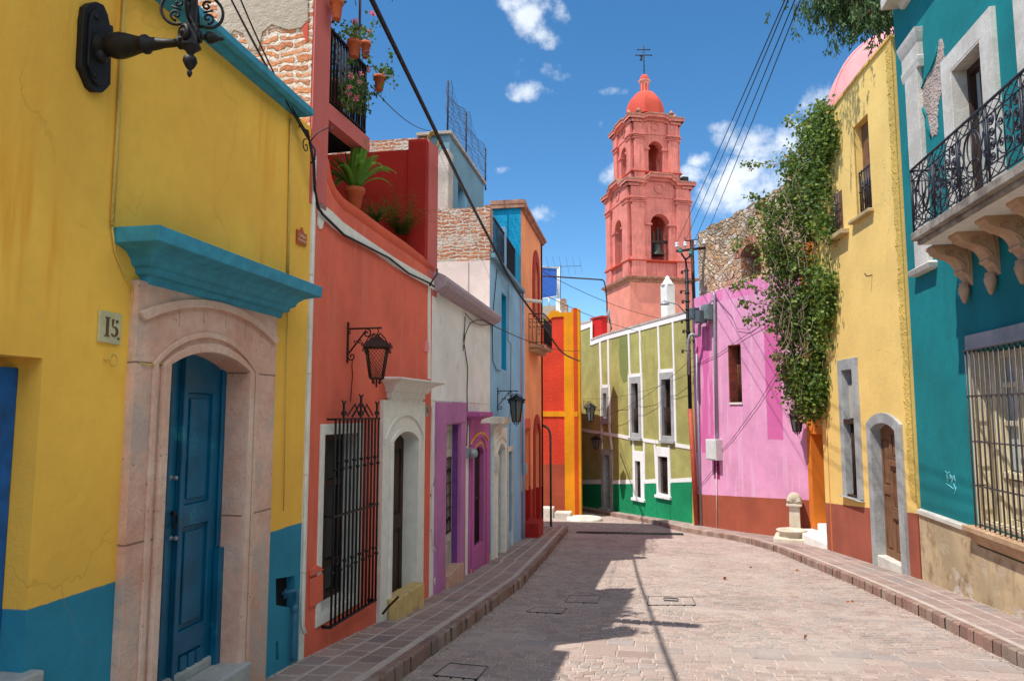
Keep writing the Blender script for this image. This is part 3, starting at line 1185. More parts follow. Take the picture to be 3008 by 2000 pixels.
# nearer blue doorway at the frame edge
mb = MB()
mb.box(YL, 6.70, 6.799, -.9, 1.80, -.24, -.12)
mb.box(YL, 5.73, 6.70, 1.74, 1.84, -.24, -.12)
fr2 = mb.build('door_frame', M['deep_blue'], house, bevel=.006)
mb = MB()
panel_leaf(mb, YL, 5.73, 6.70, -.9, 1.74, -.2, [(5.85, 6.18, .9, 1.6), (6.28, 6.6, .9, 1.6), (5.85, 6.18, -.5, .75), (6.28, 6.6, -.5, .75)])
d3 = mb.build('door', M['deep_blue'], house, bevel=.004)
kb = MB()
kb.lathe(YL.P(6.62, 1.28, -.2), [(.014, 0), (.012, .02), (.004, .026)], 8, axis=YL.n)
kb.build('knob', M['grey_metal'], d3)
mb = MB()
mb.box(YL, 5.73, 6.86, -1.2, YL.z(60, 1992, .05), -.3, .06)
mb.build('doorstep', M['grey_stone'], house, bevel=.012)
# plaster pipes painted over with the wall
mb = MB()
mb.tube([YL.at(368, -40, .012), YL.at(345, 400, .012), YL.at(329, 662, .012)], .011, 6)
mb.build('conduit', M['rough_yellow'], house)
mb = MB()
mb.tube([YL.at(329, 662, .01), YL.at(338, 740, .01), YL.at(372, 822, .012), YL.at(390, 840, .012), YL.at(386, 1000, .01), YL.at(383, 1060, .02), YL.at(432, 1070, .06), YL.at(478, 1068, .055)], .005, 5)
mb.build('conduit', M['rough_yellow'], house)
mb = MB()
mb.tube([YL.at(854, 350, .012), YL.at(850, 600, .012), YL.at(845, 812, .012)], .010, 6)
mb.build('conduit', M['rough_yellow'], house)
mb = MB()
mb.tube([YL.at(846, 830, .012), YL.at(838, 1200, .012), YL.at(833, 1500, .012)], .004, 5)
mb.build('conduit', M['rough_yellow'], house)

# white drain pipe down the joint of the two houses
mb = MB()
mb.tube([YL.P(9.355, 3.70, .016), YL.P(9.355, -.02, .016), YL.P(9.35, -.1, .05)], .016, 8)
for zz in (3.5, 2.7, 1.9, 1.1, .35):
    mb.lathe(YL.P(9.355, zz, .016), [(.016, 0), (.020, .005), (.020, .025), (.016, .03)], 8)
tag(mb.build('drain_pipe', M['pvc'], loc=YL.P(9.36, -.35, .05)), 'thin flaking white pipe running down between the yellow and the coral house', 'pipe')

# house number 15
sg = thing('number_sign', 'cream plate lettered 15 beside the pink stone doorway', 'sign', YL.at(318, 1010, 0))
mb = MB()
c = P3(YL, (283, 1003), (347, 1014), (352, 923), (288, 911))
mb.poly(YL, c, .001, .014)
mb.build('plate', plain('aged_cream_enamel', lin(196, 190, 150), .12, .5, second=lin(150, 130, 90), thr=.68), sg, bevel=.003)
mb = MB()
cs = (c[0][0] + c[1][0]) / 2
cz = (c[0][1] + c[2][1]) / 2
hh = (c[3][1] - c[0][1])
ww = c[1][0] - c[0][0]
x1 = cs - .17 * ww
mb.box(YL, x1 - .05 * ww, x1 + .06 * ww, cz - .28 * hh, cz + .30 * hh, .014, .018)
mb.box(YL, x1 - .12 * ww, x1 + .12 * ww, cz - .30 * hh, cz - .275 * hh, .014, .0182)
mb.box(YL, x1 - .10 * ww, x1 + .12 * ww, cz + .295 * hh, cz + .32 * hh, .014, .0182)
x5 = cs + .17 * ww
mb.poly(YL, [(x5 - .13 * ww, cz + .28 * hh), (x5 - .04 * ww, cz + .28 * hh), (x5 - .09 * ww, cz + .04 * hh), (x5 - .12 * ww, cz + .04 * hh)], .014, .018)
mb.lathe(YL.P(x5 + .10 * ww, cz + .22 * hh, .014), [(.055 * ww, 0), (.055 * ww, .004)], 12, axis=YL.n)
oa = [(x5 - .10 * ww, cz + .02 * hh)] + [(x5 - .0 * ww + .17 * ww * math.cos(t), cz - .12 * hh + .17 * hh * math.sin(t)) for t in [lerp(2.0, -2.7, k / 16) for k in range(17)]]
ib = [(x5 - .01 * ww + .075 * ww * math.cos(t), cz - .12 * hh + .135 * hh * math.sin(t)) for t in [lerp(-2.5, 2.1, k / 16) for k in range(17)]]
mb.poly(YL, oa + ib, .014, .018)
mb.lathe(YL.P(x5 + .20 * ww, cz - .33 * hh, .014), [(.045 * ww, 0), (.045 * ww, .004)], 10, axis=YL.n)
mb.build('lettering', plain('brown_lettering', lin(104, 70, 44), .2, .6), sg)

# street name plaque
sg = thing('street_sign', 'small terracotta street name plaque with cream lettering high on the yellow wall', 'sign', YL.at(882, 724, 0))
mb = MB()
c = P3(YL, (868, 714), (896, 725), (897, 690), (869, 673))
mid = ((c[2][0] + c[3][0]) / 2, c[3][1] + .035)
mb.poly(YL, [c[0], c[1], c[2], (mid[0] + .03, c[2][1] + .0), mid, (mid[0] - .03, c[2][1] + .0), c[3]], .001, .016)
mb.build('plaque', plain('glazed_terracotta', lin(178, 84, 36), .12, .4), sg, bevel=.003)
mb = MB()
cs = (c[0][0] + c[1][0]) / 2
w_ = c[1][0] - c[0][0]
text_mesh(mb, 'Callejon', YL, cs, lerp(c[0][1], c[3][1], .56), w_ * .22, .0172)
text_mesh(mb, 'Constancia', YL, cs, lerp(c[0][1], c[3][1], .26), w_ * .19, .0172)
mb.build('lettering', plain('cream_lettering', lin(220, 190, 160), .05, .6), sg)

# iron hook and water meter pipe
mb = MB()
hs, hz = YL.sz(318, 1058)
mb.tube([YL.P(hs - .03, hz, 0), YL.P(hs - .02, hz, .02)] + [YL.P(hs + .025 * math.sin(t), hz + .03 - .03 * (1 - math.cos(t)), .03) for t in [k * .6 for k in range(11)]], .004, 5)
tag(mb.build('wall_ring', M['rough_yellow'], loc=YL.P(hs, hz - .03, 0)), 'small painted over iron ring below the number 15 plate', 'ring')
mb = MB()
a = YL.at(838, 1742, -.1)
mb.tube([YL.at(815, 1745, -.12), YL.at(838, 1742, -.03), YL.at(858, 1735, .03), YL.at(868, 1733, .045), YL.at(873, 1745, .045), YL.at(869, 1775, .035), YL.at(866, 1800, .03), YL.at(861, 1925, .03), YL.at(858, 1938, .02)], .016, 8)
mb.lathe(YL.at(866, 1795, .03), [(.02, 0), (.026, .01), (.026, .04), (.02, .05)], 8)
mb.lathe(YL.at(830, 1758, -.1), [(.02, 0), (.05, .01), (.055, .05), (.045, .08), (.01, .09)], 12)
tag(mb.build('water_pipe', plain('bluish_painted_pipe', lin(60, 110, 140), .2, .6), loc=YL.at(866, 1940, .03)), 'blue painted water pipe and meter in a rough hole of the blue wall foot', 'pipe')

# ------------------------------------------------------------------ the big wall lamp at top left
lamp = thing('wall_lamp', 'large black cast iron bracket lamp with scrolls high on the yellow wall', 'street lamp', YL.at(262, 200, 0))
mb = MB()
# back plate outline
pl_ = P3(YL, (266, 8), (288, 18), (300, 45), (306, 75), (316, 80), (316, 96), (308, 108), (310, 150), (308, 250), (298, 262), (285, 274), (262, 272), (246, 258), (236, 232), (226, 210), (220, 200), (222, 150), (224, 120), (226, 60), (232, 22), (246, 12))
mb.poly(YL, pl_, 0, .035)
ctr = (sum(p[0] for p in pl_) / len(pl_), sum(p[1] for p in pl_) / len(pl_))
mb.poly(YL, [(ctr[0] + (p[0] - ctr[0]) * .72, ctr[1] + (p[1] - ctr[1]) * .86) for p in pl_], .035, .05)
for py in (52, 222):
    q = YL.sz(284 if py < 100 else 278, py, .05)
    mb.lathe(YL.P(*q, .05), [(.014, 0), (.012, .008), (.005, .012)], 8, axis=YL.n)
mb.build('back_plate', M['iron'], lamp, bevel=.006)
A = YL.at(288, 138, .03)
# the arm stands straight out from the wall over the street
fr_l = YL
s_l = YL.s(288, 138, .03)
head_o = None
for k in range(400):
    o = k * .004
    x = (fr_l.P(s_l, A.z, o))
    r_ = V((x.x, x.y, x.z - EYE))
    c_ = r_.dot(V((math.cos(YAW), math.sin(YAW), 0))) / r_.dot(ray(CXP, CYP)) * FPX + CXP
    if c_ >= 560:
        head_o = o
        break
zb = A.z
mb = MB()
ax_ = YL.n
up_ = (head_o - .05)
arm_end = YL.P(s_l, YL.z(545, 112, head_o), head_o)
arm_dir = (arm_end - A).normalized()
L_ = (arm_end - A).length
mb.lathe(A, [(.062, 0), (.062, .03), (.048, .05), (.052, .07), (.062, .09), (.064, .13), (.056, .17), (.044, .215), (.037, .25), (.046, .262), (.046, .275), (.034, .285), (.028, .34), (.022, L_ * .72), (.019, L_ * .86), (.032, L_ * .88), (.032, L_ * .91), (.018, L_ * .93), (.018, L_)], 16, axis=arm_dir)
mb.lathe(YL.at(292, 165, .05), [(.005, -.03), (.03, -.015), (.036, .01), (.03, .03), (.01, .045)], 12, axis=YL.n)
mb.build('arm', M['iron'], lamp)
hub = YL.P(s_l, YL.z(560, 105, head_o), head_o)
mb = MB()
fh = Fr((hub.x, hub.y), (hub.x + 1, hub.y + .35), (.35, -1))
mb.wbox(hub + V((0, 0, -.005)), (.034, .034, .05), .4)
mb.lathe(hub + V((0, 0, -.055)), [(.05, 0), (.02, -.026), (.014, -.04), (.03, -.055), (.034, -.075), (.022, -.10), (.008, -.118), (.013, -.128), (.011, -.14), (.003, -.155)], 12)
for d in (V((1, .4, 0)).normalized(), V((-.4, -1, 0)).normalized()):
    mb.lathe(hub, [(.03, .03), (.03, .045), (.014, .05), (.012, .062), (.028, .075), (.03, .09), (.018, .115), (.008, .13), (.011, .14), (.003, .15)] if d.x > 0 else [(.04, .03), (.042, .045), (.03, .052), (.03, .046), (.012, .048), (.01, .056), (.002, .058)], 12, axis=d)
mb.wbox(hub + V((0, 0, .15)), (.020, .020, .115), .4)
mb.build('hub', M['iron'], lamp, bevel=.003)
mb = MB()
for rz in (.4, .4 + pi / 2, .4 + pi, .4 + 1.5 * pi):
    d = V((math.cos(rz), math.sin(rz), 0))
    f = lambda p: hub + d * p[0] + V((0, 0, p[1]))
    mb.tube([f(p) for p in [(.03, .052)] + arc2((.075, .125), .065, .075, -1.9, .9, 12) + [(.09, .21)]], .0075, 6)
    mb.tube([f(p) for p in scroll2((.072, .098), .03, 1.2, -1.6, 16)], .006, 6)
    mb.tube([f(p) for p in scroll2((.066, .16), .026, 1.1, .9, 14)], .006, 6)
    mb.tube([f((.05, .125)), f((.095, .14))], .005, 5)
mb.build('scrollwork', M['iron'], lamp)
mb = MB()
mb.lathe(hub + V((0, 0, .24)), [(.02, -.03), (.06, .0), (.125, .02), (.125, .04), (.10, .05)], 4, rot=pi / 4 + .4, x0=(1, 0, 0), sm=False)
for k in range(4):
    a = k * pi / 2 + pi / 4 + .4
    d = V((math.cos(a), math.sin(a), 0))
    mb.tube([hub + d * .1 + V((0, 0, .27)), hub + d * .175 + V((0, 0, .62))], .008, 5)
mb.lathe(hub + V((0, 0, .62)), [(.20, 0), (.20, .02), (.12, .10), (.05, .16), (.02, .22), (.004, .26)], 4, rot=pi / 4 + .4, x0=(1, 0, 0), sm=False)
mb.build('lantern_frame', M['iron'], lamp)
mb = MB()
mb.lathe(hub + V((0, 0, .27)), [(.095, 0), (.168, .35)], 4, rot=pi / 4 + .4, x0=(1, 0, 0), sm=False)
mb.build('lantern_glass', M['lamp_glass'], lamp)

# ================================================================== CORAL HOUSE
house = thing('coral_house', 'coral red house with a curved parapet, an upper terrace and a white doorway', 'house', CO.P(1.4, gz(6.8), -.3))
wins = (.305, .965, -.05, 1.41)
mb = MB()
prof = [(-.02, 3.90)] + P3(CO, (926, 402), (948, 432), (960, 470), (968, 520), (985, 560), (1010, 592), (1069, 633), (1130, 678), (1197, 724)) + [(2.94, 3.36)]
door_h = [(1.5, -1.0), (2.5, -1.0), (2.5, 1.6), (1.5, 1.6)]
prism_wall(mb, CO, [(-.02, -1.2), (2.94, -1.2)] + prof[::-1], [[(wins[0], wins[2]), (wins[1], wins[2]), (wins[1], wins[3]), (wins[0], wins[3])], door_h], t=.3)
mb.build('wall', M['coral'], house)
mb = MB()
cp = [CO.P(s, z - .035, -.10) for (s, z) in prof]
mb.tube(cp, .115, 10)
mb.build('coping', M['coral_coping'], house)
mb = MB()
bt = P3(CO, (934, 592), (950, 604), (975, 624), (1003, 652), (1060, 692), (1156, 757), (1200, 783), (1258, 816), (1290, 836))
bb = P3(CO, (1290, 866), (1258, 840), (1200, 809), (1156, 783), (1100, 742), (1003, 690), (975, 668), (950, 645), (943, 672), (936, 673), (931, 660))
mb.poly(CO, bt + bb, 0, .012)
mb.poly(CO, [(-.02, -.42), (.055, -.40), (.05, 3.35), (-.02, 3.4)], 0, .010)
mb.poly(CO, P3(CO, (1256, 838), (1263, 842), (1263, 1114), (1256, 1112)), 0, .010)
mb.build('white_band', M['white_paint'], house)
# floors and the loggia behind the parapet
mb = MB()
mb.box(CO, -.1, 2.9, 2.75, 2.95, -3.6, -.31)
mb.build('terrace_floor', M['raw_plaster'], house)
NB = Fr((-2.46, 7.98), (-6, 7.98), (0, -1))
mb = MB()
s_a = NB.s(1197, 600)
mb.box(NB, s_a, 3.4, 2.9, NB.z(1190, 434) - .02, -.22, -.02)
mb.build('terrace_wall', M['coral_dark'], house)
mb = MB()
mb.box(NB, .0, s_a, 2.9, NB.z(1230, 409), -.36, 0)
mb.build('terrace_pier', M['coral_dark'], house)
mb = MB()
mb.poly(CO, [(CO.s(1258, 600) + .0, 3.0), (CO.s(1258, 600), CO.z(1258, 408)), (CO.s(1285, 600), CO.z(1258, 408)), (CO.s(1285, 600), 3.0)], -.015, .004)
mb.build('pier_face', M['coral_pink'], house)
# upper storey: brick gable, pink corner, balcony
GB = Fr((-2.63, 5.30), (-8, 5.30), (0, -1))
mb = MB()
mb.box(GB, .0, 3.5, 3.7, 5.55, -.25, 0)
mb.build('gable_wall', M['brick_x'], house)
mb = MB()
mb.box(CO, .02, 1.62, 3.0, 7.6, -6, -1.02)  # unseen block, placed and sized to shade the road and terrace wall
mb.build('unseen_storey', M['coral'], house)
mb = MB()
mb.box(CO, -.02, .16, 6.9, 7.02, -1.1, .08)  # unseen beam above the frame, added to cast a thin shadow on the road
mb.build('shadow_beam', M['dark_wood'], house)
mb = MB()
pls = P3(GB, (640, -60), (905, -60), (906, 62), (888, 82), (850, 90), (800, 74), (772, 96), (760, 150), (736, 148), (716, 100), (690, 90), (665, 120), (640, 108))
mb.poly(GB, pls, 0, .012)
mb.build('plaster_patch', M['raw_plaster'], house)
mb = MB()
mb.poly(GB, P3(GB, (893, 60), (906, 50), (905, 125), (897, 118), (890, 92)), .002, .009)
mb.build('paint_splash', M['dome_red'], house)
mb = MB()
mb.box(CO, -.052, CO.s(963, 300), 3.3, 5.6, -.25, .012)
mb.build('corner_pier', M['coral_pink'], house)
sb0, sb1 = CO.s(961, 320), CO.s(1086, 424)
zb1, zb0 = CO.z(960, 297), CO.z(960, 347)
mb = MB()
mb.box(CO, sb0, sb1, zb0, zb1, -.12, .0)
mb.box(CO, sb0, sb1, zb0 + .05, zb1 - .02, -1.0, -.12)
mb.build('balcony_slab', M['coral_pink'], house)
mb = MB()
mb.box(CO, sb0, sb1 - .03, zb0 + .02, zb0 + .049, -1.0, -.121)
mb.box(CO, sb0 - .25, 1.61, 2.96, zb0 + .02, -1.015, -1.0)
mb.build('loggia_shade', M['shade_black'], house)  # near-black sheets put the shade under the balcony into colour
mb = MB()
zr = 5.0
nb = 15
mb.box(CO, sb0 + .02, sb1, zr - .02, zr, -.07, -.035)
mb.box(CO, sb0 + .02, sb1, zb1 + .06, zb1 + .075, -.065, -.04)
mb.box(CO, sb1 - .03, sb1, zr - .02, zr, -.70, -.07)
for k in range(nb):
    s = lerp(sb0 + .03, sb1 - .012, k / (nb - 1))
    mb.box(CO, s - .009, s + .009, zb1, zr - .02, -.062, -.044)
for k in range(10):
    o = -.06 - k * .065
    mb.box(CO, sb1 - .024, sb1 - .006, zb1, zr - .02, o - .009, o + .009)
mb.build('balcony_railing', M['iron'], house)
# grilled window
mb = MB()
mb.poly(CO, [(.235, -.13), (1.035, -.13), (1.035, 1.50), (.235, 1.50)], -.02, .014, [[(wins[0], wins[2]), (wins[1], wins[2]), (wins[1], wins[3]), (wins[0], wins[3])]])
win = mb.build('window', M['white_paint'], house, bevel=.004)
mb = MB()
mb.box(CO, wins[1] - .012, wins[1] - .001, wins[2], wins[3], -.27, 0)
mb.box(CO, wins[0] + .001, wins[1] - .013, wins[2] + .001, wins[2] + .03, -.27, 0)
mb.build('reveal', M['white_paint'], win)
mb = MB()
for (a, b, c_, d) in ((.31, .35, -.02, 1.40), (.60, .65, -.02, 1.40), (.91, .95, -.02, 1.40)):
    mb.box(CO, a, b, c_, d, -.19, -.14)
for zz in (-.02, .25, .95, 1.35):
    mb.box(CO, .35, .91, zz, zz + .05, -.19, -.145)
mb.build('frame', M['dark_wood'], win)
mb = MB()
mb.box(CO, .31, .95, -.02, 1.40, -.24, -.18)
mb.build('pane', M['dark_pane'], win)
g0, g1 = CO.s(980, 1500, .08), CO.s(1108, 1480, .08)
mb = MB()
gz0, gz1 = -.16, CO.z(979, 1228, .1)
grille(mb, CO, g0, g1, gz0, gz1, .08, 13, (gz1 - .01, gz0 + .012, CO.z(976, 1521, .1)), .0098, knobs=(1.12, .28))
for s in (g0 - .0, g1):
    mb.tube([CO.P(s, gz0, .08), CO.P(s, gz0, -.01)], .008, 5)
# cresting: three fleurs and two crossed bars
for k, s in enumerate((lerp(g0, g1, .12), (g0 + g1) / 2, lerp(g0, g1, .9))):
    h = .14 if k != 1 else .2
    mb.box(CO, s - .012, s + .012, gz1, gz1 + h, .094, .106)
    for q in (-1, 1):
        mb.tube([CO.P(s + q * x, gz1 + z, .1) for (x, z) in [(.004, h - .05), (.018, h - .01), (.038, h + .008)]], .007, 5)
        mb.tube([CO.P(s + q * x, gz1 + z, .1) for (x, z) in scroll2((.028, .045), .024, 1.1, pi, 12)], .006, 5)
for q in (-1, 1):
    c_ = (g0 + g1) / 2
    mb.tube([CO.P(c_ + q * .0, gz1 + .14, .1), CO.P(c_ + q * .17, gz1 + .01, .1)], .009, 5)
    mb.tube([CO.P(c_ + q * .26, gz1 + .02, .1), CO.P(c_ + q * .12, gz1 + .12, .1), CO.P(c_ + q * .03, gz1 + .02, .1)], .007, 5)
mb.build('grille', M['iron'], win)
# meter cupboard
mb = MB()
c_ = P3(CO, (907, 1700), (944, 1681), (944, 1762), (907, 1785))
mb.poly(CO, c_, 0, .018)
mb.poly(CO, P3(CO, (906, 1690), (942, 1672), (935, 1664), (924, 1660), (906, 1672)), .0, .03)
mb.build('meter_cupboard', M['coral'], house, bevel=.004)
# white doorway with cornice
a0, a1, zs, za = 1.655, 2.345, 1.30, 1.395
mb = MB()
zf = -.62
mb.poly(CO, [(1.425, -.75), (a0, -.75), (a0, zs)] + arch(a0, a1, 0, zs, za)[3:-1][::-1] + [(a1, zs), (a1, -.75), (2.60, -.75), (2.60, 1.72), (1.43, 1.72)], -.24, .04)
sr = mb.build('door_surround', M['white_paint'], house, bevel=.008)
mb = MB()
mb.poly(CO, arch_band(a0, a1, -.6, zs, za, 0, .06), .04, .065)
mb.poly(CO, arch_band(a0, a1, 1.28, zs + .04, za, .17, .20), .04, .06)
mb.build('moulding', M['white_paint'], sr, bevel=.006)
o_ = .24
sA = CO.s(1115, 1119) + o_
sB = CO.s(1309, 1124, o_) - o_
mb = MB()
mb.cornice(CO, sA, sB, [(.03, 1.685), (.04, 1.74), (.06, 1.745), (.06, 1.80), (.09, 1.81), (.12, 1.87), (.18, 1.905), (.235, 1.92), (o_, 1.93), (o_, CO.z(1171, 1106, o_)), (0, CO.z(1171, 1106, o_) + .02)])
mb.build('door_cornice', M['white_paint'], house, bevel=.006)
mb = MB()
panel_leaf(mb, CO, a0 - .08, a1 + .08, -.6, 1.45, -.115, [(a0 + .05, a0 + .30, .5, 1.2), (a0 + .05, a0 + .30, -.4, .35), (a0 + .4, a0 + .62, .5, 1.2), (a0 + .4, a0 + .62, -.4, .35)], .04)
mb.build('door', M['dark_wood'], house, bevel=.004)
mb = MB()
mb.box(CO, a0 + .001, a1 - .001, -1, CO.z(1176, 1729, -.1), -.16, .0)
mb.box(CO, a0 - .06, a1 - .02, -1, CO.z(1176, 1744, .1), .0, .16)
mb.build('doorstep', plain('yellowish_stone', lin(206, 176, 116), .15, .8, second=lin(170, 140, 120), thr=.55), house, bevel=.012)
flat_roof('roof', CO, .0, 2.9, 2.94, 3.5, M['raw_plaster'], house)
# small number plate by the white door
sg = thing('number_sign', 'tiny grey plate numbered 6 beside the white doorway of the coral house', 'sign', CO.at(1252, 1220, .04))
mb = MB()
c_ = P3(CO, (1249, 1221), (1256, 1222), (1257, 1192), (1250, 1190), o=.04)
mb.poly(CO, c_, .041, .052)
mb.build('plate', plain('grey_enamel', lin(150, 150, 130), .1, .5), sg)
mb = MB()
text_mesh(mb, '6', CO, (c_[0][0] + c_[1][0]) / 2, c_[0][1] + .03, .1, .0535)
mb.build('lettering', plain('dark_lettering', lin(60, 54, 44), .1, .6), sg)
sg = MB()
sg.poly(CO, P3(CO, (1246, 1032), (1257, 1033), (1257, 1008), (1252, 1000), (1247, 1006)), .0, .012)
tag(sg.build('wall_tile', plain('rose_tile', lin(226, 130, 130), .1, .4), loc=CO.at(1252, 1033)), 'small rose coloured tile on the coral wall above the white doorway', 'tile')

# leaning rusty bar by the step
mb = MB()
mb.tube([CO.at(1124, 1802, .1), CO.at(1140, 1782, .16), CO.at(1170, 1752, .2)], .012, 5)
tag(mb.build('iron_bar', M['rust'], loc=CO.at(1124, 1802, .1)), 'rusty iron bar leaning against the step of the white doorway', 'bar')


# ------------------------------------------------------------------ hanging lantern on the coral wall
def bracket_lantern(fr, s, z_arm, reach, w, h, label, mat, mesh_panes=True, sides=4, group=None, drop=.04, style=0):
    """wrought bracket standing out from the wall with a lantern hung under its end"""
    t = thing('wall_lantern', label, 'lantern', fr.P(s, z_arm - .35, 0), group)
    mb = MB()
    f = lambda p: fr.P(s, z_arm + p[1], p[0])
    mb.box(fr, s - .012, s + .012, z_arm - reach * 1.05, z_arm + .06, 0, .012)
    mb.tube([f((.0, 0)), f((reach + .04, .0))], .009, 6)
    mb.tube([f((.02, -reach * .75)), f((reach * .62, -.02))], .008, 6)
    mb.tube([f(p) for p in scroll2((reach * .66, -reach * .16), reach * .15, 1.3, 1.9, 18, sgn=-1)], .007, 5)
    mb.tube([f(p) for p in scroll2((reach * .16, -reach * .86), reach * .14, 1.3, 2.4, 18)], .007, 5)
    for (cx, cz, r, a) in ((.30, -.40, .07, 2.5), (.42, -.42, .07, .5), (.08, -.12, .06, 1.2)):
        mb.tube([f(p) for p in scroll2((reach * cx, reach * cz), reach * r, 1.0, a, 10)], .005, 5)
    mb.build('bracket', mat, t)
    c = fr.P(s, z_arm - drop, reach)
    mb = MB()
    mb.tube([c + V((0, 0, drop)), c + V((.012, 0, drop * .4)), c], .005, 5)
    mb.lathe(c + V((0, 0, -.02)), [(.005, -.03), (.012, 0), (.005, .025)], 8)
    zt = -.02 - w * .42                    # eaves
    rr = w * .62
    r45 = math.atan2(fr.t.y, fr.t.x) + pi / 4 + .35
    mb.lathe(c, [(rr, zt), (rr, zt + .012), (rr * .72, zt + w * .20), (rr * .16, zt + w * .42), (.008, zt + w * .46)], sides, rot=r45, x0=(1, 0, 0), sm=False)
    rt, rb = w * .5, w * .29
    for k in range(sides):
        a = 2 * pi * k / sides + r45
        d = V((math.cos(a), math.sin(a), 0))
        mb.tube([c + d * rt + V((0, 0, zt)), c + d * rb + V((0, 0, zt - h))], w * .042, 5)
        g = lambda p: c + d * p[0] + V((0, 0, p[1]))
        mb.tube([g((rr * .98, zt)), g((rr * .6, zt + w * .34)), g((rr * .22, zt + w * .50)), g((rr * .10, zt + w * .44))], .005, 5)
        mb.tube([g(p) for p in scroll2((rr * 1.02, zt + w * .09), w * .07, 1.1, -1.2, 10)], .005, 5)
        mb.tube([g(p) for p in scroll2((rr * .98, zt - w * .10), w * .07, 1.1, 1.2, 10)], .005, 5)
        mb.tube([g((rb, zt - h)), g((rb * .5, zt - h - .02))] + [g(p) for p in scroll2((w * .13, zt - h - w * .13), w * .085, 1.1, 2.0, 10, sgn=-1)], .005, 5)
    mb.lathe(c, [(rb * 1.02, zt - h - .008), (rb * 1.02, zt - h + .008)], sides, rot=r45, x0=(1, 0, 0), sm=False)
    mb.tube([c + V((0, 0, zt - h)), c + V((0, 0, zt - h - w * .3))], w * .03, 6)
    cage = mb.build('lantern', mat, t)
    mb = MB()
    if mesh_panes:        # expanded metal mesh: crossing wires on each side
        for k in range(sides):
            a, b = 2 * pi * k / sides + r45, 2 * pi * (k + 1) / sides + r45
            da, db = V((math.cos(a), math.sin(a), 0)), V((math.cos(b), math.sin(b), 0))
            def q(u, v):
                r = lerp(rt, rb, v)
                return c + (da * (1 - u) + db * u) * r + V((0, 0, zt - h * v))
            n = 6
            for i in range(-n, n):
                for sg_ in (0, 1):
                    u0, u1 = i / n, i / n + 1.35
                    v0, v1 = 0.0, 1.0
                    if u0 < 0:
                        v0 = (0 - u0) / (u1 - u0)
                        u0 = 0
                    if u1 > 1:
                        v1 = v0 + (1 - v0) * (1 - u0) / (u1 - u0)
                        u1 = 1
                    A_, B_ = (q(u0, v0), q(u1, v1)) if sg_ == 0 else (q(1 - u0, v0), q(1 - u1, v1))
                    mb.tube([A_, B_], .0019, 4, caps=False)
        mb.build('mesh_panes', mat, cage)
    else:
        mb.lathe(c, [(rt * .93, zt - .004), (rb * .93, zt - h + .004)], sides, rot=r45, x0=(1, 0, 0), sm=False)
        mb.build('panes', M['lamp_glass'], cage)
    return t


bracket_lantern(CO, CO.s(1021, 966, 0), CO.z(1021, 966), .29, .26, .27, 'rusty square lantern with wire mesh sides hanging from a scrolled bracket on the coral wall', M['rust'], True, 4, drop=.05)
mb = MB()
mb.tube([CO.at(1036, 1058, .01), CO.at(1034, 1075, .008), CO.at(1036, 1100, .008), CO.at(1032, 1150, .008), CO.at(1030, 1180, .01)], .004, 5)
tag(mb.build('wire', M['rust'], loc=CO.at(1030, 1180)), 'thin red wire running down the coral wall below the mesh lantern', 'wire')


# ------------------------------------------------------------------ pots on the balcony and the terrace
def pot_mesh(c, rt, h, rb=None):
    rb = rb or rt * .68
    mb = MB()
    mb.lathe(c, [(rb * .9, 0), (rb, .004), (lerp(rb, rt, .78), h * .78), (rt * 1.10, h * .79), (rt * 1.12, h), (rt * .98, h * 1.0), (rt * .93, h * .9)], 20)
    return mb


def geranium(name_label, c, rt, h, n=160, flowers=4, spread=1.0, trail=0, group='potted geraniums on the balcony rail'):
    t = thing('flower_pot', name_label, 'flower pot', c, group)
    pot_mesh(c, rt, h).build('pot', M['terracotta'], t)
    mb = MB()
    mb.lathe(c + V((0, 0, h * .86)), [(rt * .9, 0), (rt * .9, .008)], 14)
    mb.build('soil', M['soil'], t)
    r = random.Random(int(c.z * 1000) + n)
    tip = c + V((0, 0, h))
    pts = []
    st = MB()
    fl = MB()
    for k in range(9):
        d = V((r.gauss(0, .09) * spread, r.gauss(0, .09) * spread, r.uniform(.05, .17) * spread))
        e = tip + d
        st.tube([tip + V((r.uniform(-.03, .03), r.uniform(-.03, .03), -.02)), tip + d * .5 + V((0, 0, .01)), e], .003, 4)
        for q in range(n // 9):
            pts.append(e + V((r.gauss(0, .028), r.gauss(0, .028), r.gauss(-.005, .028))))
        if k < flowers:
            f = e + V((r.gauss(0, .02), r.gauss(0, .02), r.uniform(.03, .09)))
            st.tube([e, f], .0025, 4)
            fl = MB()
            leaves(fl, [f + V((r.gauss(0, .012), r.gauss(0, .012), r.gauss(0, .010))) for _ in range(26)], .022, r, 0, narrow=.6)
            fl.build('flower', M['flower'], t, recalc=False)
    for k in range(trail):
        a = tip + V((r.uniform(-.1, .1), r.uniform(-.1, .1), 0))
        e = a + V((r.gauss(0, .08), r.gauss(0, .08), -r.uniform(.15, .45)))
        st.tube([a, a.lerp(e, .4) + V((.03, 0, .05)), e], .003, 4)
        for q in range(14):
            pts.append(a.lerp(e, r.random()) + V((r.gauss(0, .03), r.gauss(0, .03), r.gauss(0, .03))))
    lv = MB()
    leaves(lv, pts, .034, r, .0, narrow=.55)
    pl_ = lv.build('leaves', M['geranium'], t, recalc=False)
    st.build('stems', M['vine_stem'], t)
    return t


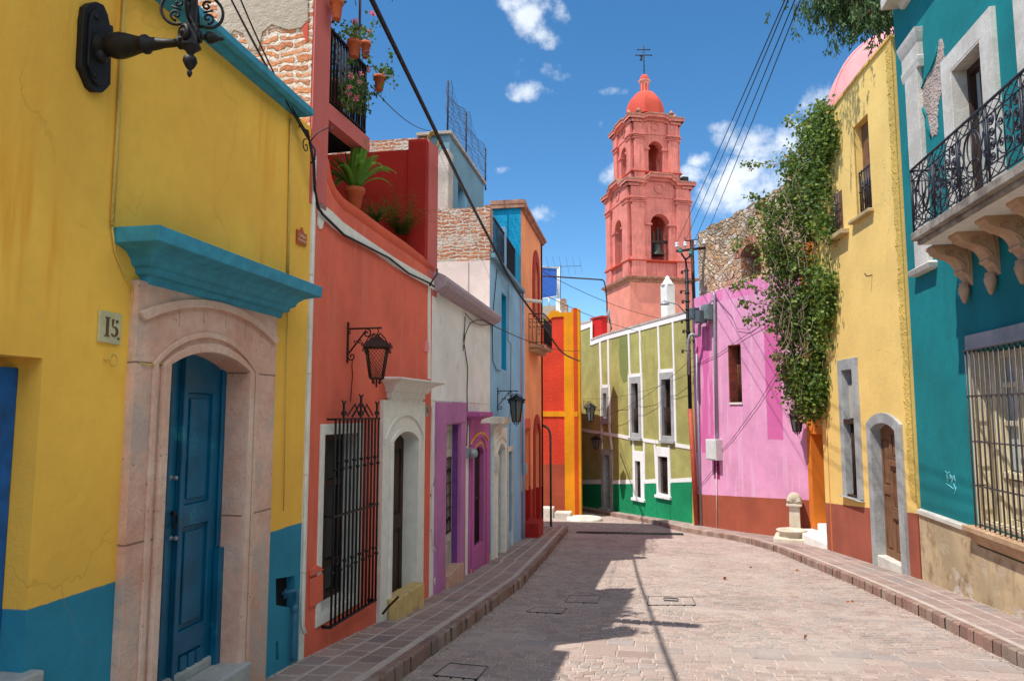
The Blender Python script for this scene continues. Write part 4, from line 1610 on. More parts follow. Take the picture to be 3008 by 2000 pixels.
def pot_at(px0, px1, pyt, pyb, o, label, **kw):
    c = CO.at((px0 + px1) / 2, pyb, o)
    wx = (CO.at(px1, pyb, o) - CO.at(px0, pyb, o)).dot(V((math.cos(YAW), math.sin(YAW), 0)))
    # size seen across the view at that depth
    dep = V((c.x, c.y, 0)).dot(V((-math.sin(YAW), math.cos(YAW), 0)))
    rt = (px1 - px0) / 2 / FPX * dep / 1.02
    h = (pyb - pyt) / FPX * dep * .98
    return geranium(label, c, rt / 1.1, h, **kw)


pot_at(966, 1010, -6, 58, .10, 'tall terracotta pot hanging highest on the balcony rail, beside the pink corner', n=130, flowers=0)
pot_at(1017, 1062, 116, 169, .10, 'left one of the two touching geranium pots on the balcony rail', n=120, flowers=1)
pot_at(1056, 1090, 120, 171, -.12, 'right one of the two touching geranium pots, a pink bloom held high', n=150, flowers=3)
pot_at(1095, 1133, 220, 266, .07, 'round geranium pot at the far corner of the balcony rail with trailing stems', n=150, flowers=1, trail=3)
tr = thing('trailing_geranium', 'mass of trailing pink ivy geranium hanging through the balcony bars', 'plant', CO.at(1040, 335, -.02))
r = random.Random(5)
lv, fl, st = MB(), MB(), MB()
pts = []
for k in range(46):
    px = r.gauss(1043, 17)
    a = CO.at(px, r.uniform(212, 260), r.uniform(-.12, .05))
    b = CO.at(px + r.gauss(2, 8), r.uniform(250, 338), r.uniform(-.05, .08))
    st.tube([a, a.lerp(b, .5) + V((.02, 0, 0)), b], .003, 4)
    for q in range(16):
        pts.append(a.lerp(b, r.random()) + V((r.gauss(0, .028), r.gauss(0, .03), r.gauss(0, .025))))
    if k < 8:
        f = CO.at(r.uniform(1012, 1082), r.uniform(206, 300), .1)
        fl = MB()
        leaves(fl, [f + V((r.gauss(0, .012), r.gauss(0, .012), r.gauss(0, .012))) for _ in range(14)], .018, r, 0, narrow=.6)
        fl.build('flower', M['flower'], tr, recalc=False)
for k in range(80):
    pts.append(CO.at(r.uniform(968, 1012), r.uniform(70, 240), r.uniform(-.35, -.12)))
for k in range(60):
    pts.append(CO.at(r.uniform(1020, 1050), r.uniform(172, 192), r.uniform(-.2, .02)))
leaves(lv, pts, .036, r, .1, narrow=.55)
lv.build('leaves', M['geranium'], tr, recalc=False)
st.build('stems', M['vine_stem'], tr)
for (px0, px1, pyt, pyb, lb) in ((968, 982, 255, 300, 'near'), (985, 1003, 270, 325, 'far')):
    c = CO.at((px0 + px1) / 2, pyb - 8, -.22)
    t = thing('floor_pot', 'terracotta pot on the balcony floor behind the bars, the %s' % ('one next to the pink corner' if lb == 'near' else 'one under the trailing geranium'), 'flower pot', c)
    pot_mesh(c, .085, .16).build('pot', M['terracotta'], t)
    lv = MB()
    leaves(lv, [c + V((r.gauss(0, .05), r.gauss(0, .05), .2 + r.gauss(0, .04))) for _ in range(60)], .04, r)
    lv.build('leaves', M['geranium'], t, recalc=False)

# big strap-leaved plant
c = CO.at(1041, 617, -.12)
t = thing('potted_plant', 'big terracotta pot with long arching strap leaves standing on the coral parapet', 'potted plant', c)
dep = 6.2
rt = 33 / FPX * dep
hh = (617 - 545) / FPX * dep
pot_mesh(c, rt / 1.1, hh, rt * .58).build('pot', M['terracotta'], t)
lv = MB()
r = random.Random(8)
tip = c + V((0, 0, hh * .95))
for k in range(64):
    a = r.uniform(0, 2 * pi)
    L = r.uniform(.38, .66)
    out = r.uniform(.12, .85)
    d = V((math.cos(a), math.sin(a), 0))
    sd_ = V((-d.y, d.x, 0))
    prev = None
    w0 = r.uniform(.019, .030)
    n = 9
    for j in range(n + 1):
        u = j / n
        p = tip + d * (.03 + L * out * u * (1 - .12 * u)) + V((0, 0, L * (1.0 * u - out * 1.0 * u * u)))
        w = w0 * math.sin(pi * min(.98, .12 + u * .86)) ** .7
        row_ = (p - sd_ * w + V((0, 0, w * .5)), p, p + sd_ * w + V((0, 0, w * .5)))
        i = lv.add(row_)
        if prev is not None:
            lv.face((prev, prev + 1, i + 1, i), True)
            lv.face((prev + 1, prev + 2, i + 2, i + 1), True)
        prev = i
lv.build('leaves', M['strap'], t, recalc=False)

# ferns along the parapet
for (px, py, sz_, n, lb) in ((1180, 668, .66, 110, 'large dark fern growing behind the coral parapet'), (1238, 742, .34, 50, 'small bright fern at the low end of the coral parapet'), (1100, 625, .3, 36, 'low dark fern right behind the pot of strap leaves')):
    c = CO.at(px, py, -.22)
    c.z = max(c.z - .16, 2.95)
    t = thing('fern', lb, 'fern', c)
    lv = MB()
    r = random.Random(px)
    for k in range(n):
        a = r.uniform(0, 2 * pi)
        L = sz_ * r.uniform(.8, 1.4)
        out = r.uniform(.2, .8)
        d = V((math.cos(a), math.sin(a), 0))
        sd_ = V((-d.y, d.x, 0))
        for j in range(1, 12):
            u = j / 12
            p = c + d * L * out * u + V((0, 0, .05 + L * (.95 * u - .9 * out * u * u)))
            for q in (-1, 1):
                e = p + (sd_ * q * .9 + d * .5 + V((0, 0, -.15))) * (.055 * (1.15 - u))
                i = lv.add([p, (p + e) / 2 + d * .008, e, (p + e) / 2 - d * .008])
                lv.face((i, i + 1, i + 2, i + 3))
    lv.build('fronds', M['fern'], t, recalc=False)


def antenna(label, base, top, boom_dir, boom_len, n, elem, tilt=0.0, boom_off=.3):
    t = thing('tv_antenna', label, 'antenna', base)
    mb = MB()
    mb.tube([base, top], .014, 6)
    mb.build('mast', M['rust'], t)
    mb = MB()
    b = V(boom_dir).normalized()
    c = top - V((0, 0, .06))
    mb.tube([c - b * boom_len * boom_off, c + b * boom_len * (1 - boom_off)], .009, 5)
    sd_ = b.cross(V((0, 0, 1))).normalized()
    for k in range(n):
        p = c + b * boom_len * (k / (n - 1) - boom_off)
        e = elem * (1 - .35 * k / n)
        mb.tube([p - sd_ * e - V((0, 0, tilt * e)), p + sd_ * e + V((0, 0, tilt * e))], .005, 4)
    mb.build('elements', M['rust'], t)
    return t


pm = CO.at(1057, 200, -.5)
tp = CO.at(1057, 8, -.5)
antenna('tall rooftop antenna rising behind the flower pots of the coral house', V((pm.x, pm.y, 4.2)), tp + V((0, 0, .35)), (.9, .25, .1), 1.5, 8, .45, .2, .35)

# ================================================================== WHITE HOUSE
house = thing('white_house', 'low worn white house with a mauve doorway and a magenta arched window', 'house', WH.P(1.7, gz(10), -.3))
pu = (WH.s(1276, 1400), WH.s(1361, 1400), 1.72)                 # mauve surround
po = (WH.s(1303, 1450), WH.s(1347, 1450), 1.44)
ma = (WH.s(1375, 1450), WH.s(1433, 1450), 1.44)
mo = (WH.s(1386, 1450), WH.s(1414, 1450), .98, 1.08)
mb = MB()
prism_wall(mb, WH, [(-.05, -1.6), (3.46, -1.6), (3.46, 3.10), (-.05, 3.10)],
           [[(po[0] - .1, -1.5), (po[1] + .1, -1.5), (po[1] + .1, 1.6), (po[0] - .1, 1.6)], [(mo[0] - .1, -1.5), (mo[1] + .1, -1.5), (mo[1] + .1, 1.3), (mo[0] - .1, 1.3)]])
mb.build('wall', M['white_worn'], house)
mb = MB()
mb.poly(WH, [(1.66, -1.4), (1.86, -1.4), (1.9, 1.66), (1.66, 1.66)], 0, .008)
for (a, b) in ((-.03, 3.46),):
    mb.box(WH, a, b, 1.735, 1.745, 0, .006)
mb.build('plaster_band', M['white_paint'], house)
mb = MB()
mb.cornice(WH, -.02, 3.45, [(0, 3.06), (.07, 3.07), (.15, 3.13), (.17, 3.19), (.15, 3.25), (.06, 3.29), (0, 3.30)], False, True)
mb.build('coping', M['lilac'], house, bevel=.02)
flat_roof('roof', WH, 0, 3.46, 3.15, 3.5, M['raw_plaster'], house)
mb = MB()
mb.poly(WH, [(pu[0], -1.4), (po[0], -1.4), (po[0], po[2]), (po[1], po[2]), (po[1], -1.4), (pu[1], -1.4), (pu[1], pu[2]), (pu[0], pu[2])], -.02, .035)
mb.poly(WH, [(po[0] + .3, po[2] + .02), (pu[1], po[2] + .02), (pu[1], pu[2] + .01), (po[0] + .3, pu[2] + .01)], .03, .045)
sr = mb.build('door_surround', M['purple'], house, bevel=.006)
mb = MB()
mb.box(WH, po[1] - .012, po[1] + .10, -1.4, po[2], -.20, -.021)
mb.box(WH, po[0] - .10, po[0] + .01, -1.4, po[2], -.30, -.021)
mb.box(WH, po[0], po[1], po[2] - .01, po[2] + .15, -.30, -.021)
mb.build('reveal', M['deep_purple'], sr)
mb = MB()
d0, d1 = po[0] + .01, po[1] - .012
zb = -.62
panel_leaf(mb, WH, d0, d1, zb, po[2] - .01, -.09, [(d0 + .08, (d0 + d1) / 2 - .04, .0, 1.0), ((d0 + d1) / 2 + .04, d1 - .08, .0, 1.0), (d0 + .08, (d0 + d1) / 2 - .04, -.5, -.12), ((d0 + d1) / 2 + .04, d1 - .08, -.5, -.12), (d0 + .08, d1 - .08, 1.1, 1.36)], .04)
dr = mb.build('door', M['grey_wood'], house, bevel=.004)
mb = MB()
for k in range(9):
    s = lerp(d0 + .1, d1 - .1, k / 8)
    mb.tube([WH.P(s, .0, -.08), WH.P(s, 1.0, -.08)], .006, 5)
for zz in (.02, .33, .5, .66, .98):
    mb.box(WH, d0 + .08, d1 - .08, zz - .006, zz + .006, -.087, -.073)
for k in range(4):
    for zz in (.18, .82):
        mb.tube([WH.P(p[0], p[1], -.08) for p in scroll2((lerp(d0 + .18, d1 - .18, k / 3), zz), .07, 1.4, k, 14)], .005, 4)
mb.build('grille', M['iron'], dr)
mb = MB()
mb.box(WH, po[0] - .0, po[1] + .06, -1.5, WH.z(1325, 1680, .05), -.3, .07)
mb.build('doorstep', plain('pinkish_stone', lin(196, 156, 136), .15, .85), house, bevel=.01)
# magenta window with cornice
mb = MB()
a0, a1 = mo[0], mo[1]
mb.poly(WH, [(ma[0], -1.4), (a0, -1.4), (a0, mo[2])] + arch(a0, a1, 0, mo[2], mo[3])[3:-1][::-1] + [(a1, mo[2]), (a1, -1.4), (ma[1], -1.4), (ma[1], ma[2] - .02), (ma[0], ma[2] - .02)], -.25, .04)
mb.poly(WH, arch_band(a0, a1, -1.2, mo[2], mo[3], .14, .2), .04, .06)
mb.box(WH, a0, a1, -1.4, WH.z(1400, 1600, 0), -.1, .03)
win = mb.build('window', M['magenta'], house, bevel=.006)
mb = MB()
mb.poly(WH, arch(a0 - .06, a1 + .06, 0, mo[2] + .05, mo[3] + .07)[2:] + arch(a0 - .035, a1 + .035, 0, mo[2] + .05, mo[3] + .045)[2:][::-1], .04, .05)
mb.poly(WH, arch(a0 - .30, a1 + .30, 0, mo[2] + .16, mo[3] + .22)[2:] + arch(a0 - .27, a1 + .27, 0, mo[2] + .16, mo[3] + .19)[2:][::-1], .04, .062)
mb.box(WH, ma[0] + .02, ma[0] + .08, -1.2, WH.z(1385, 1660, .0), .04, .05)
mb.box(WH, ma[1] - .08, ma[1] - .03, -1.2, WH.z(1430, 1625, .0), .04, .05)
mb.build('trim_line', M['yellow_line'], win)
sA = WH.s(1367, 1230) + .2
sB = WH.s(1450, 1212, .22) - .22
mb = MB()
zt = WH.z(1375, 1210, .22)
mb.cornice(WH, sA, sB, [(.035, zt - .20), (.05, zt - .17), (.06, zt - .12), (.12, zt - .09), (.17, zt - .08), (.21, zt - .06), (.22, zt), (0, zt + .01)])
mb.build('window_cornice', M['magenta'], win, bevel=.005)
mb = MB()
zb = WH.z(1400, 1600, 0)
mb.box(WH, a0, a1, zb, 1.1, -.20, -.12)
mb.build('pane', M['dark_pane'], win)
mb = MB()
grille(mb, WH, a0 + .05, a1 - .05, zb, mo[2] + .06, -.03, 8, (zb + .03, (zb + mo[2]) / 2, mo[2] - .03), .008, sides=False)
mb.build('grille', M['rust'], win)

# electricity meters and cables on the white front
mb = MB()
mb.box(WH, WH.s(1370, 1320) - .06, WH.s(1370, 1320) + .07, WH.z(1370, 1345), WH.z(1370, 1315), .0, .05)
mb.lathe(WH.P(WH.s(1371, 1328), WH.z(1371, 1331), .05), [(.07, 0), (.07, .06), (.05, .10), (.01, .11)], 14, axis=WH.n)
tag(mb.build('electric_meter', M['grey_metal'], loc=WH.at(1371, 1345)), 'round grey electric meter on the white wall between the mauve door and the magenta window', 'meter')
mb = MB()
mb.tube([WH.at(x, y, .02) for (x, y) in ((1366, 930), (1366, 950), (1362, 1000), (1374, 1080), (1372, 1150), (1373, 1240), (1371, 1310))], .008, 5)
lp = [WH.at(x, y, .03) for (x, y) in ((1440, 952), (1425, 942), (1400, 940), (1380, 950), (1366, 985), (1360, 1030))]
mb.tube(lp, .007, 5)
mb.tube([WH.at(x, y, .03) for (x, y) in ((1367, 920), (1380, 936), (1395, 950), (1415, 955), (1440, 953))], .007, 5)
tag(mb.build('cable', M['rubber'], loc=WH.at(1366, 1300)), 'loose black cable looping on the white wall down to the electric meter', 'cable')
mb = MB()
mb.tube([WH.at(x, y, .02) for (x, y) in ((1268, 1195), (1270, 1400), (1266, 1550), (1272, 1600), (1283, 1630), (1284, 1670), (1276, 1705), (1279, 1726))], .008, 5)
tag(mb.build('cable', M['pvc'], loc=WH.at(1279, 1726)), 'white cable running down the wall edge between the coral and the white doorway fronts', 'cable')

# ================================================================== POWDER BLUE HOUSE
house = thing('blue_house', 'powder blue house with a roof terrace, brick side wall and white doorway', 'house', BL.P(1.9, gz(13.5), -.3))
wd = (BL.s(1450, 1450), BL.s(1472, 1450), .92, 1.04)
ws = (BL.s(1443, 1450), BL.s(1482, 1450), 1.36)
ww = (BL.s(1473, 1000), BL.s(1488, 1000), 2.39, 3.83)
w2 = (BL.s(1491, 1440), BL.s(1502, 1440), -.72, .84)
zled = 4.22
mb = MB()
prism_wall(mb, BL, [(0, -1.9), (3.80, -1.9), (3.80, zled), (0, zled)],
           [[(wd[0], -1.8), (wd[1], -1.8), (wd[1], .95), (wd[0], .95)], [(ww[0], ww[2]), (ww[1], ww[2]), (ww[1], ww[3]), (ww[0], ww[3])], [(w2[0], w2[2]), (w2[1], w2[2]), (w2[1], w2[3]), (w2[0], w2[3])]])
mb.build('wall', M['bluegrey'], house)
BK = Fr((-2.462, 11.745), (-8, 11.745), (0, -1))
mb = MB()
zt = BK.z(1445, 607)
zmid = BK.z(1400, 766)
bx = BK.s(1319, 700)
mb.box(BK, .004, bx + 1.5, zmid, zt, -.25, 0)
mb.build('brick_side_wall', M['brick_grey'], house)
mb = MB()
mb.box(BK, .004, bx + 1.5, 2.9, zmid - .002, -.25, .012)
mb.box(BK, bx * .52, bx * .62, 2.9, zmid - .01, .012, .03)
mb.build('plaster_side_wall', stucco('pinkish_white_plaster', lin(222, 206, 200), lin(200, 178, 170), .4, dirt=(lin(150, 130, 120), .66)), house)
mb = MB()
mb.box(BL, .0, 3.79, zled, zled + .08, -.3, .09)
mb.build('terrace_ledge', M['bluegrey_dark'], house, bevel=.01)
flat_roof('terrace_floor', BL, 0, 3.8, zled - .01, 3.5, M['raw_plaster'], house)
mb = MB()
zl2 = zled + .08
for (sa, sb) in ((BL.s(1454, 700), BL.s(1468, 700)), (BL.s(1490, 790), BL.s(1514, 790))):
    pass
pA = [BL.sz(1454, 640), BL.sz(1484, 690), BL.sz(1487, 704), BL.sz(1515, 738)]
zA, zB = pA[0][1], pA[2][1]
sm0, sm1, sm2, sm3 = pA[0][0], pA[1][0], pA[2][0] + .02, pA[3][0]
zA = zB = 5.05
for (s0, s1, n) in ((sm0, sm1, 9), (sm2, sm3, 11)):
    mb.box(BL, s0, s1, zA - .03, zA, -.04, -.01)
    mb.box(BL, s0, s1, zl2 + .05, zl2 + .07, -.035, -.015)
    for k in range(n):
        s = lerp(s0 + .02, s1 - .02, k / (n - 1))
        mb.box(BL, s - .01, s + .01, zl2 + .05, zA - .03, -.032, -.016)
mb.build('terrace_railing', M['iron'], house)
mb = MB()
mb.box(BL, sm1 - .02, sm2 + .02, zl2, zA + .12, -.14, .0)
mb.build('terrace_post', M['bluegrey'], house, bevel=.006)
mb = MB()
mb.box(BL, sm3, 3.77, zl2, zA + .0, -.12, .0)
mb.build('terrace_post', M['bright_blue'], house, bevel=.006)
# upper window
mb = MB()
mb.box(BL, ww[1] - .02, ww[1] - .001, ww[2], ww[3], -.34, -.005)
mb.box(BL, ww[0] + .001, ww[1] - .021, ww[3] - .02, ww[3] - .001, -.34, -.005)
win = mb.build('window', M['bright_blue'], house)
mb = MB()
for zz in (ww[2], 3.0, ww[3] - .08):
    mb.box(BL, ww[0] + .001, ww[1] - .02, zz + .001, zz + .06, -.20, -.14)
for s in (ww[0] + .001, (ww[0] + ww[1]) / 2, ww[1] - .08):
    mb.box(BL, s, s + .05, ww[2] + .06, ww[3] - .08, -.20, -.145)
mb.build('frame', M['grey_metal'], win)
mb = MB()
mb.box(BL, ww[0], ww[1] - .02, ww[2], ww[3] - .02, -.24, -.19)
mb.build('pane', M['pane'], win)
# white doorway
a0, a1, zs, za = wd
mb = MB()
mb.poly(BL, [(ws[0], -1.7), (a0, -1.7), (a0, zs)] + arch(a0, a1, 0, zs, za)[3:-1][::-1] + [(a1, zs), (a1, -1.7), (ws[1], -1.7), (ws[1], ws[2] - .05), (ws[0], ws[2] - .05)], -.2, .05)
mb.poly(BL, arch_band(a0, a1, -1.5, zs, za, .0, .07), .05, .08)
mb.poly(BL, arch(a0 - .3, a1 + .3, 0, zs + .12, za + .18)[2:] + arch(a0 - .24, a1 + .24, 0, zs + .12, za + .12)[2:][::-1], .05, .075)
sr = mb.build('door_surround', M['white_paint'], house, bevel=.006)
mb = MB()
o_ = .2
zt = BL.z(1440, 1228, o_)
mb.cornice(BL, BL.s(1437, 1240) + o_, BL.s(1500, 1240, o_) - o_, [(.05, zt - .26), (.07, zt - .2), (.11, zt - .15), (.18, zt - .11), (o_, zt - .10), (o_, zt), (0, zt + .02)])
mb.build('door_cornice', M['pale_stone'], house, bevel=.006)
mb = MB()
panel_leaf(mb, BL, a0 - .05, a1 + .05, -1.2, 1.15, -.06, [(a0 + .06, (a0 + a1) / 2 - .04, .0, .85), ((a0 + a1) / 2 + .04, a1 - .06, .0, .85), (a0 + .06, (a0 + a1) / 2 - .04, -.95, -.15), ((a0 + a1) / 2 + .04, a1 - .06, -.95, -.15)], .04)
mb.build('door', plain('pale_blue_grey_paint', lin(176, 194, 204), .1, .6), house, bevel=.004)
mb = MB()
mb.box(BL, w2[0], w2[1], w2[2], w2[3], -.2, -.1)
w_ = mb.build('side_door', M['dark_wood'], house)
mb = MB()
mb.poly(BL, [(w2[0] - .08, -1.2), (w2[0], -1.2), (w2[0], w2[3]), (w2[1], w2[3]), (w2[1], -1.2), (w2[1] + .08, -1.2), (w2[1] + .08, w2[3] + .1), (w2[0] - .08, w2[3] + .1)], 0, .025)
mb.build('frame', M['pale_stone'], w_)
for (x, yt, yb, lb) in ((1452, 1335, 1380, 'square stone coloured meter box left of the white doorway of the blue house'),):
    mb = MB()
    s_ = BL.s(1448, 1350)
    mb.box(BL, s_ - .15, s_ + .12, BL.z(x, yb), BL.z(x, yt), 0, .09)
    mb.box(BL, s_ - .12, s_ + .09, BL.z(x, yb) + .03, BL.z(x, yt) - .03, .09, .1)
    tag(mb.build('meter_box', M['pale_stone'], loc=BL.at(x, yb), bevel=.006), lb, 'meter')
pipe('drain_pipe', [BL.P(3.72, zled, .06), BL.P(3.72, -1.1, .06)], .028, M['bluegrey'], 'blue painted pipe down the far edge of the powder blue house', 'pipe')
mb = MB()
mb.tube([BL.at(1460, 790, .02), BL.at(1450, 900, .02), BL.at(1446, 980, .02), BL.at(1448, 1060, .02), BL.at(1458, 1085, .02), BL.at(1470, 1090, .02)], .008, 5)
mb.tube([BL.at(1493, 835, .02), BL.at(1492, 1000, .02), BL.at(1501, 1010, .02), BL.at(1500, 1150, .02), BL.at(1497, 1320, .02)], .006, 5)
tag(mb.build('cable', M['rubber'], loc=BL.at(1470, 1090)), 'thin dark cables stapled to the powder blue wall beside its upper window', 'cable')
bracket_lantern(BL, BL.s(1461, 1160), BL.z(1461, 1148), .34, .26, .36, 'black glazed lantern on a scrolled bracket over the white doorway of the blue house', M['iron'], False, 6, drop=.05)

# rooftop room with netting, set back behind
house = thing('rooftop_room', 'grey blue rooftop room with a concrete post, brick parapet and netting on top', 'house', (-3.05, 12.3, 3.0))
q_ = ray(1319, 500)
XR = q_.x / q_.y * 11.9
q_ = ray(1284, 500)
XC = XR - q_.x / q_.y * 11.9
RR = Fr((XR, 11.9), (XR, 20), (1, 0))
r0, r1 = 0.0, RR.s(1421, 600)
zt = RR.z(1319, 393)
wr = (RR.s(1345, 570), RR.s(1369, 590), 3.6, RR.z(1345, 530))
mb = MB()
prism_wall(mb, RR, [(r0, 3.0), (r1, 3.0), (r1, zt), (r0, zt)], [[(wr[0], wr[2]), (wr[1], wr[2]), (wr[1], wr[3]), (wr[0], wr[3])]])
mb.build('wall', M['bluegrey_dark'], house)
mb = MB()
mb.box(RR, wr[0], wr[1], wr[2], wr[3], -.3, -.2)
w_ = mb.build('window', M['dark_pane'], house)
mb = MB()
mb.box(RR, wr[1] - .05, wr[1], wr[2], wr[3], -.2, .005)
mb.box(RR, wr[0], wr[0] + .06, wr[2], wr[3], -.18, -.1)
mb.build('frame', M['bluegrey'], w_)
RF = Fr((XR, 11.89), (-9, 11.89), (0, -1))
mb = MB()
mb.box(RF, XC, 3.5, 3.0, zt - .02, -.3, -.02)
mb.build('end_wall', M['brick_grey'], house)
mb = MB()
mb.box(RF, -.002, XC, 3.0, RF.z(1300, 440), -.3, .03)
for k in range(14):
    zz = 3.3 + k * .19
    mb.box(RF, XC + .002, XC + .04 + .03 * ((k * 7) % 3), zz, zz + .1, -.02, .025)
mb.build('corner_post', M['concrete'], house, bevel=.015)
mb = MB()
mb.box(RR, -.05, r1 + .04, zt, zt + .05, -.6, .05)
mb.build('roof_edge', M['concrete'], house)
flat_roof('roof', RR, .05, r1, zt - .04, 4, M['raw_plaster'], house)
net = thing('roof_netting', 'sagging grey netting on three thin poles on the rooftop room', 'net', RR.P(1.0, zt, -.1))
mb = MB()
tops = []
for (x, yt, yb) in ((1315, 236, 384), (1369, 327, 470), (1426, 434, 556)):
    s_ = RR.s(x, yb, -.05)
    a, b = RR.P(s_, zt, -.05), RR.P(s_, RR.z(x, yt, -.05), -.05)
    tops.append((a, b))
    mb.tube([a, b], .016, 5)
mb.build('pole', M['rust'], net)
mb = MB()
for (a, b), (c, d) in zip(tops, tops[1:]):
    n = 20
    for k in range(n + 1):
        v = k / n
        mb.tube([(a.lerp(b, v)).lerp(c.lerp(d, v), u) - V((0, 0, .5 * (1 - v * .1) * u * (1 - u) * (1.3 if k == n else 1) * (v ** .5))) + V((.06 * math.sin(9 * u + k), 0, 0)) for u in [j / 10 for j in range(11)]], .0028 if k < n else .006, 3, caps=False)
    m_ = 26
    for j in range(m_ + 1):
        u = j / m_
        mb.tube([(a.lerp(b, v)).lerp(c.lerp(d, v), u) - V((0, 0, .5 * (1 - v * .1) * u * (1 - u) * (v ** .5))) + V((.06 * math.sin(9 * u + v * n), 0, 0)) for v in [k / 6 for k in range(7)]], .0028, 3, caps=False)
mb.build('mesh', plain('blue_grey_netting', lin(70, 90, 120), .1, .8), net)
coil = MB()
cc = RF.at(1272, 412, .06)
for k in range(4):
    coil.tube([cc + V((.10 * math.cos(t), .01 * k, .17 * math.sin(t) - .02 * k)) for t in [2 * pi * j / 18 for j in range(19)]], .011, 5)
tag(coil.build('cable_coil', plain('ochre_cable', lin(160, 130, 70), .2, .7), loc=cc), 'coil of old cable hanging at the corner of the rooftop room', 'cable')

# ================================================================== ORANGE HOUSE
house = thing('orange_house', 'tall orange house with dark red doorways and a small iron balcony', 'house', OR.P(1.8, gz(17.5), -.3))
od = (OR.s(1540, 1400), OR.s(1553, 1400), 1.23)
oe = (OR.s(1570, 1400), OR.s(1583, 1400), 1.05, 1.32)
ou = (OR.s(1569, 900), OR.s(1579, 900), 3.95, 5.05, 5.42)
zt = 6.2
mb = MB()
prism_wall(mb, OR, [(0, -2.2), (3.60, -2.2), (3.60, zt), (0, zt)], [[(od[0], -2.1), (od[1], -2.1), (od[1], od[2]), (od[0], od[2])], arch(oe[0], oe[1], -2.1, oe[2], oe[3]), arch(ou[0], ou[1], ou[2], ou[3], ou[4])])
mb.build('wall', M['orange'], house)
OB = Fr((-2.552, 15.545), (-8, 15.545), (0, -1))
mb = MB()
mb.box(OB, .002, 3.5, 3.9, zt - .02, -.25, 0)
mb.build('side_wall', M['bright_blue'], house)
mb = MB()
mb.cornice(OR, 0, 3.6, [(0, zt - .06), (.05, zt - .05), (.07, zt), (.12, zt + .02), (.12, zt + .08), (0, zt + .10)], False, False)
mb.box(OB, -.1, 3.5, zt - .02, zt + .07, -.3, .05)
mb.box(OB, -.1, .7, zt + .07, zt + .16, -.3, .06)
mb.build('roof_edge', M['weathered_edge'], house)
flat_roof('roof', OR, 0, 3.6, zt, 3.5, M['raw_plaster'], house)
OE = Fr((-2.55, 19.15), (-8, 19.15), (0, 1))
mb = MB()
mb.box(OE, .0, 3.5, -2.2, zt, -.3, 0)
mb.build('end_wall', M['orange'], house)
mb = MB()
mb.poly(OR, [(od[0] - .2, -1.8), (od[0], -1.8), (od[0], od[2]), (od[1], od[2]), (od[1], -1.8), (od[1] + .12, -1.8), (od[1] + .12, od[2] + .22), (od[0] - .2, od[2] + .22)], 0, .03)
sr = mb.build('door_surround', stucco('faded_red_orange_plaster', lin(216, 96, 70), lin(190, 70, 50), .4, dado=(lin(164, 30, 20), .9, -.06, 1)), house)
mb = MB()
mb.box(OR, od[0], od[1], -2, od[2], -.2, -.1)
mb.build('door', M['red_trim'], house)
mb = MB()
mb.poly(OR, arch_band(oe[0], oe[1], -1.8, oe[2], oe[3], .0, .22), 0, .035)
mb.build('door_surround', M['red_trim'], house)
mb = MB()
mb.box(OR, oe[0] - .1, oe[1] + .1, -2, oe[3], -.33, -.12)
mb.build('door', M['red_trim'], house)
mb = MB()
mb.poly(OR, arch_band(ou[0], ou[1], ou[2], ou[3], ou[4], .0, .30), 0, .03)
win = mb.build('window', M['red_trim'], house)
mb = MB()
mb.box(OR, ou[0] - .1, ou[1] + .1, ou[2] - .1, ou[4], -.33, -.28)
mb.build('pane', M['red_trim'], win)
# balcony
b0 = OR.s(1553, 970)
bo = .37
b1 = b0 + 1.55
zb = OR.z(1553, 1012)
zr = OR.z(1553, 922)
mb = MB()
mb.box(OR, b0, b1, zb - .07, zb, 0, bo)
mb.box(OR, b0 + .05, b1 - .05, zb - .16, zb - .07, 0, bo * .6)
mb.build('balcony_slab', M['corbel_stone'], house, bevel=.01)
mb = MB()
def rail_panel(f, L, n):
    mb.tube([f(0, zr), f(L, zr)], .012, 5)
    mb.tube([f(0, zr - .12), f(L, zr - .12)], .007, 5)
    mb.tube([f(0, zb + .05), f(L, zb + .05)], .010, 5)
    for k in range(n + 1):
        u = L * k / n
        mb.tube([f(u, zb), f(u, zr)], .009, 5)
        if k < n:
            for q in (.25, .75):
                mb.tube([f(p[0], p[1]) for p in scroll2((u + L / n * q, zr - .2), L / n * .2, 1.3, pi / 2, 12)], .006, 4)
                mb.tube([f(p[0], p[1]) for p in scroll2((u + L / n * q, zb + .42), L / n * .18, 1.3, pi / 2, 12)], .006, 4)
            mb.tube([f(u + L / n / 2, zb + .05), f(u + L / n / 2, zr - .12)], .007, 5)
rail_panel(lambda u, z: OR.P(b0 + .01, z, u), bo - .01, 2)
rail_panel(lambda u, z: OR.P(b0 + u, z, bo - .01), b1 - b0, 7)
rail_panel(lambda u, z: OR.P(b1 - .01, z, u), bo - .01, 2)
mb.build('balcony_railing', M['iron'], house)
mb = MB()
mb.box(OR, od[0] - .1, od[1] + .05, -2, OR.z(1545, 1543, .1), 0, .33)
mb.build('doorstep', M['red_trim'], house, bevel=.01)
mb = MB()
s_ = OR.s(1537, 880)
z_ = OR.z(1534, 879)
mb.tube([OR.P(s_, z_ + .03, -.1), OR.P(s_, z_, .06), OR.P(s_, z_ - .05, .42)], .04, 8)
mb.build('spout', M['pvc'], house)
pipe('conduit_pipe', [OR.at(1541, 985, .07), OR.at(1538, 990, .06), OR.at(1538, 1100, .04), OR.at(1535, 1360, .04)], .022, M['grey_metal'], 'thin grey conduit with a bent head on the orange wall near its blue edge', 'pipe')
mb = MB()
mb.box(OR, OR.s(1533, 1370), OR.s(1537, 1370), OR.z(1535, 1392), OR.z(1535, 1360), 0, .09)
tag(mb.build('meter_box', M['grey_metal'], loc=OR.at(1535, 1392), bevel=.01), 'small rounded grey meter at the foot of the conduit on the orange wall', 'meter')

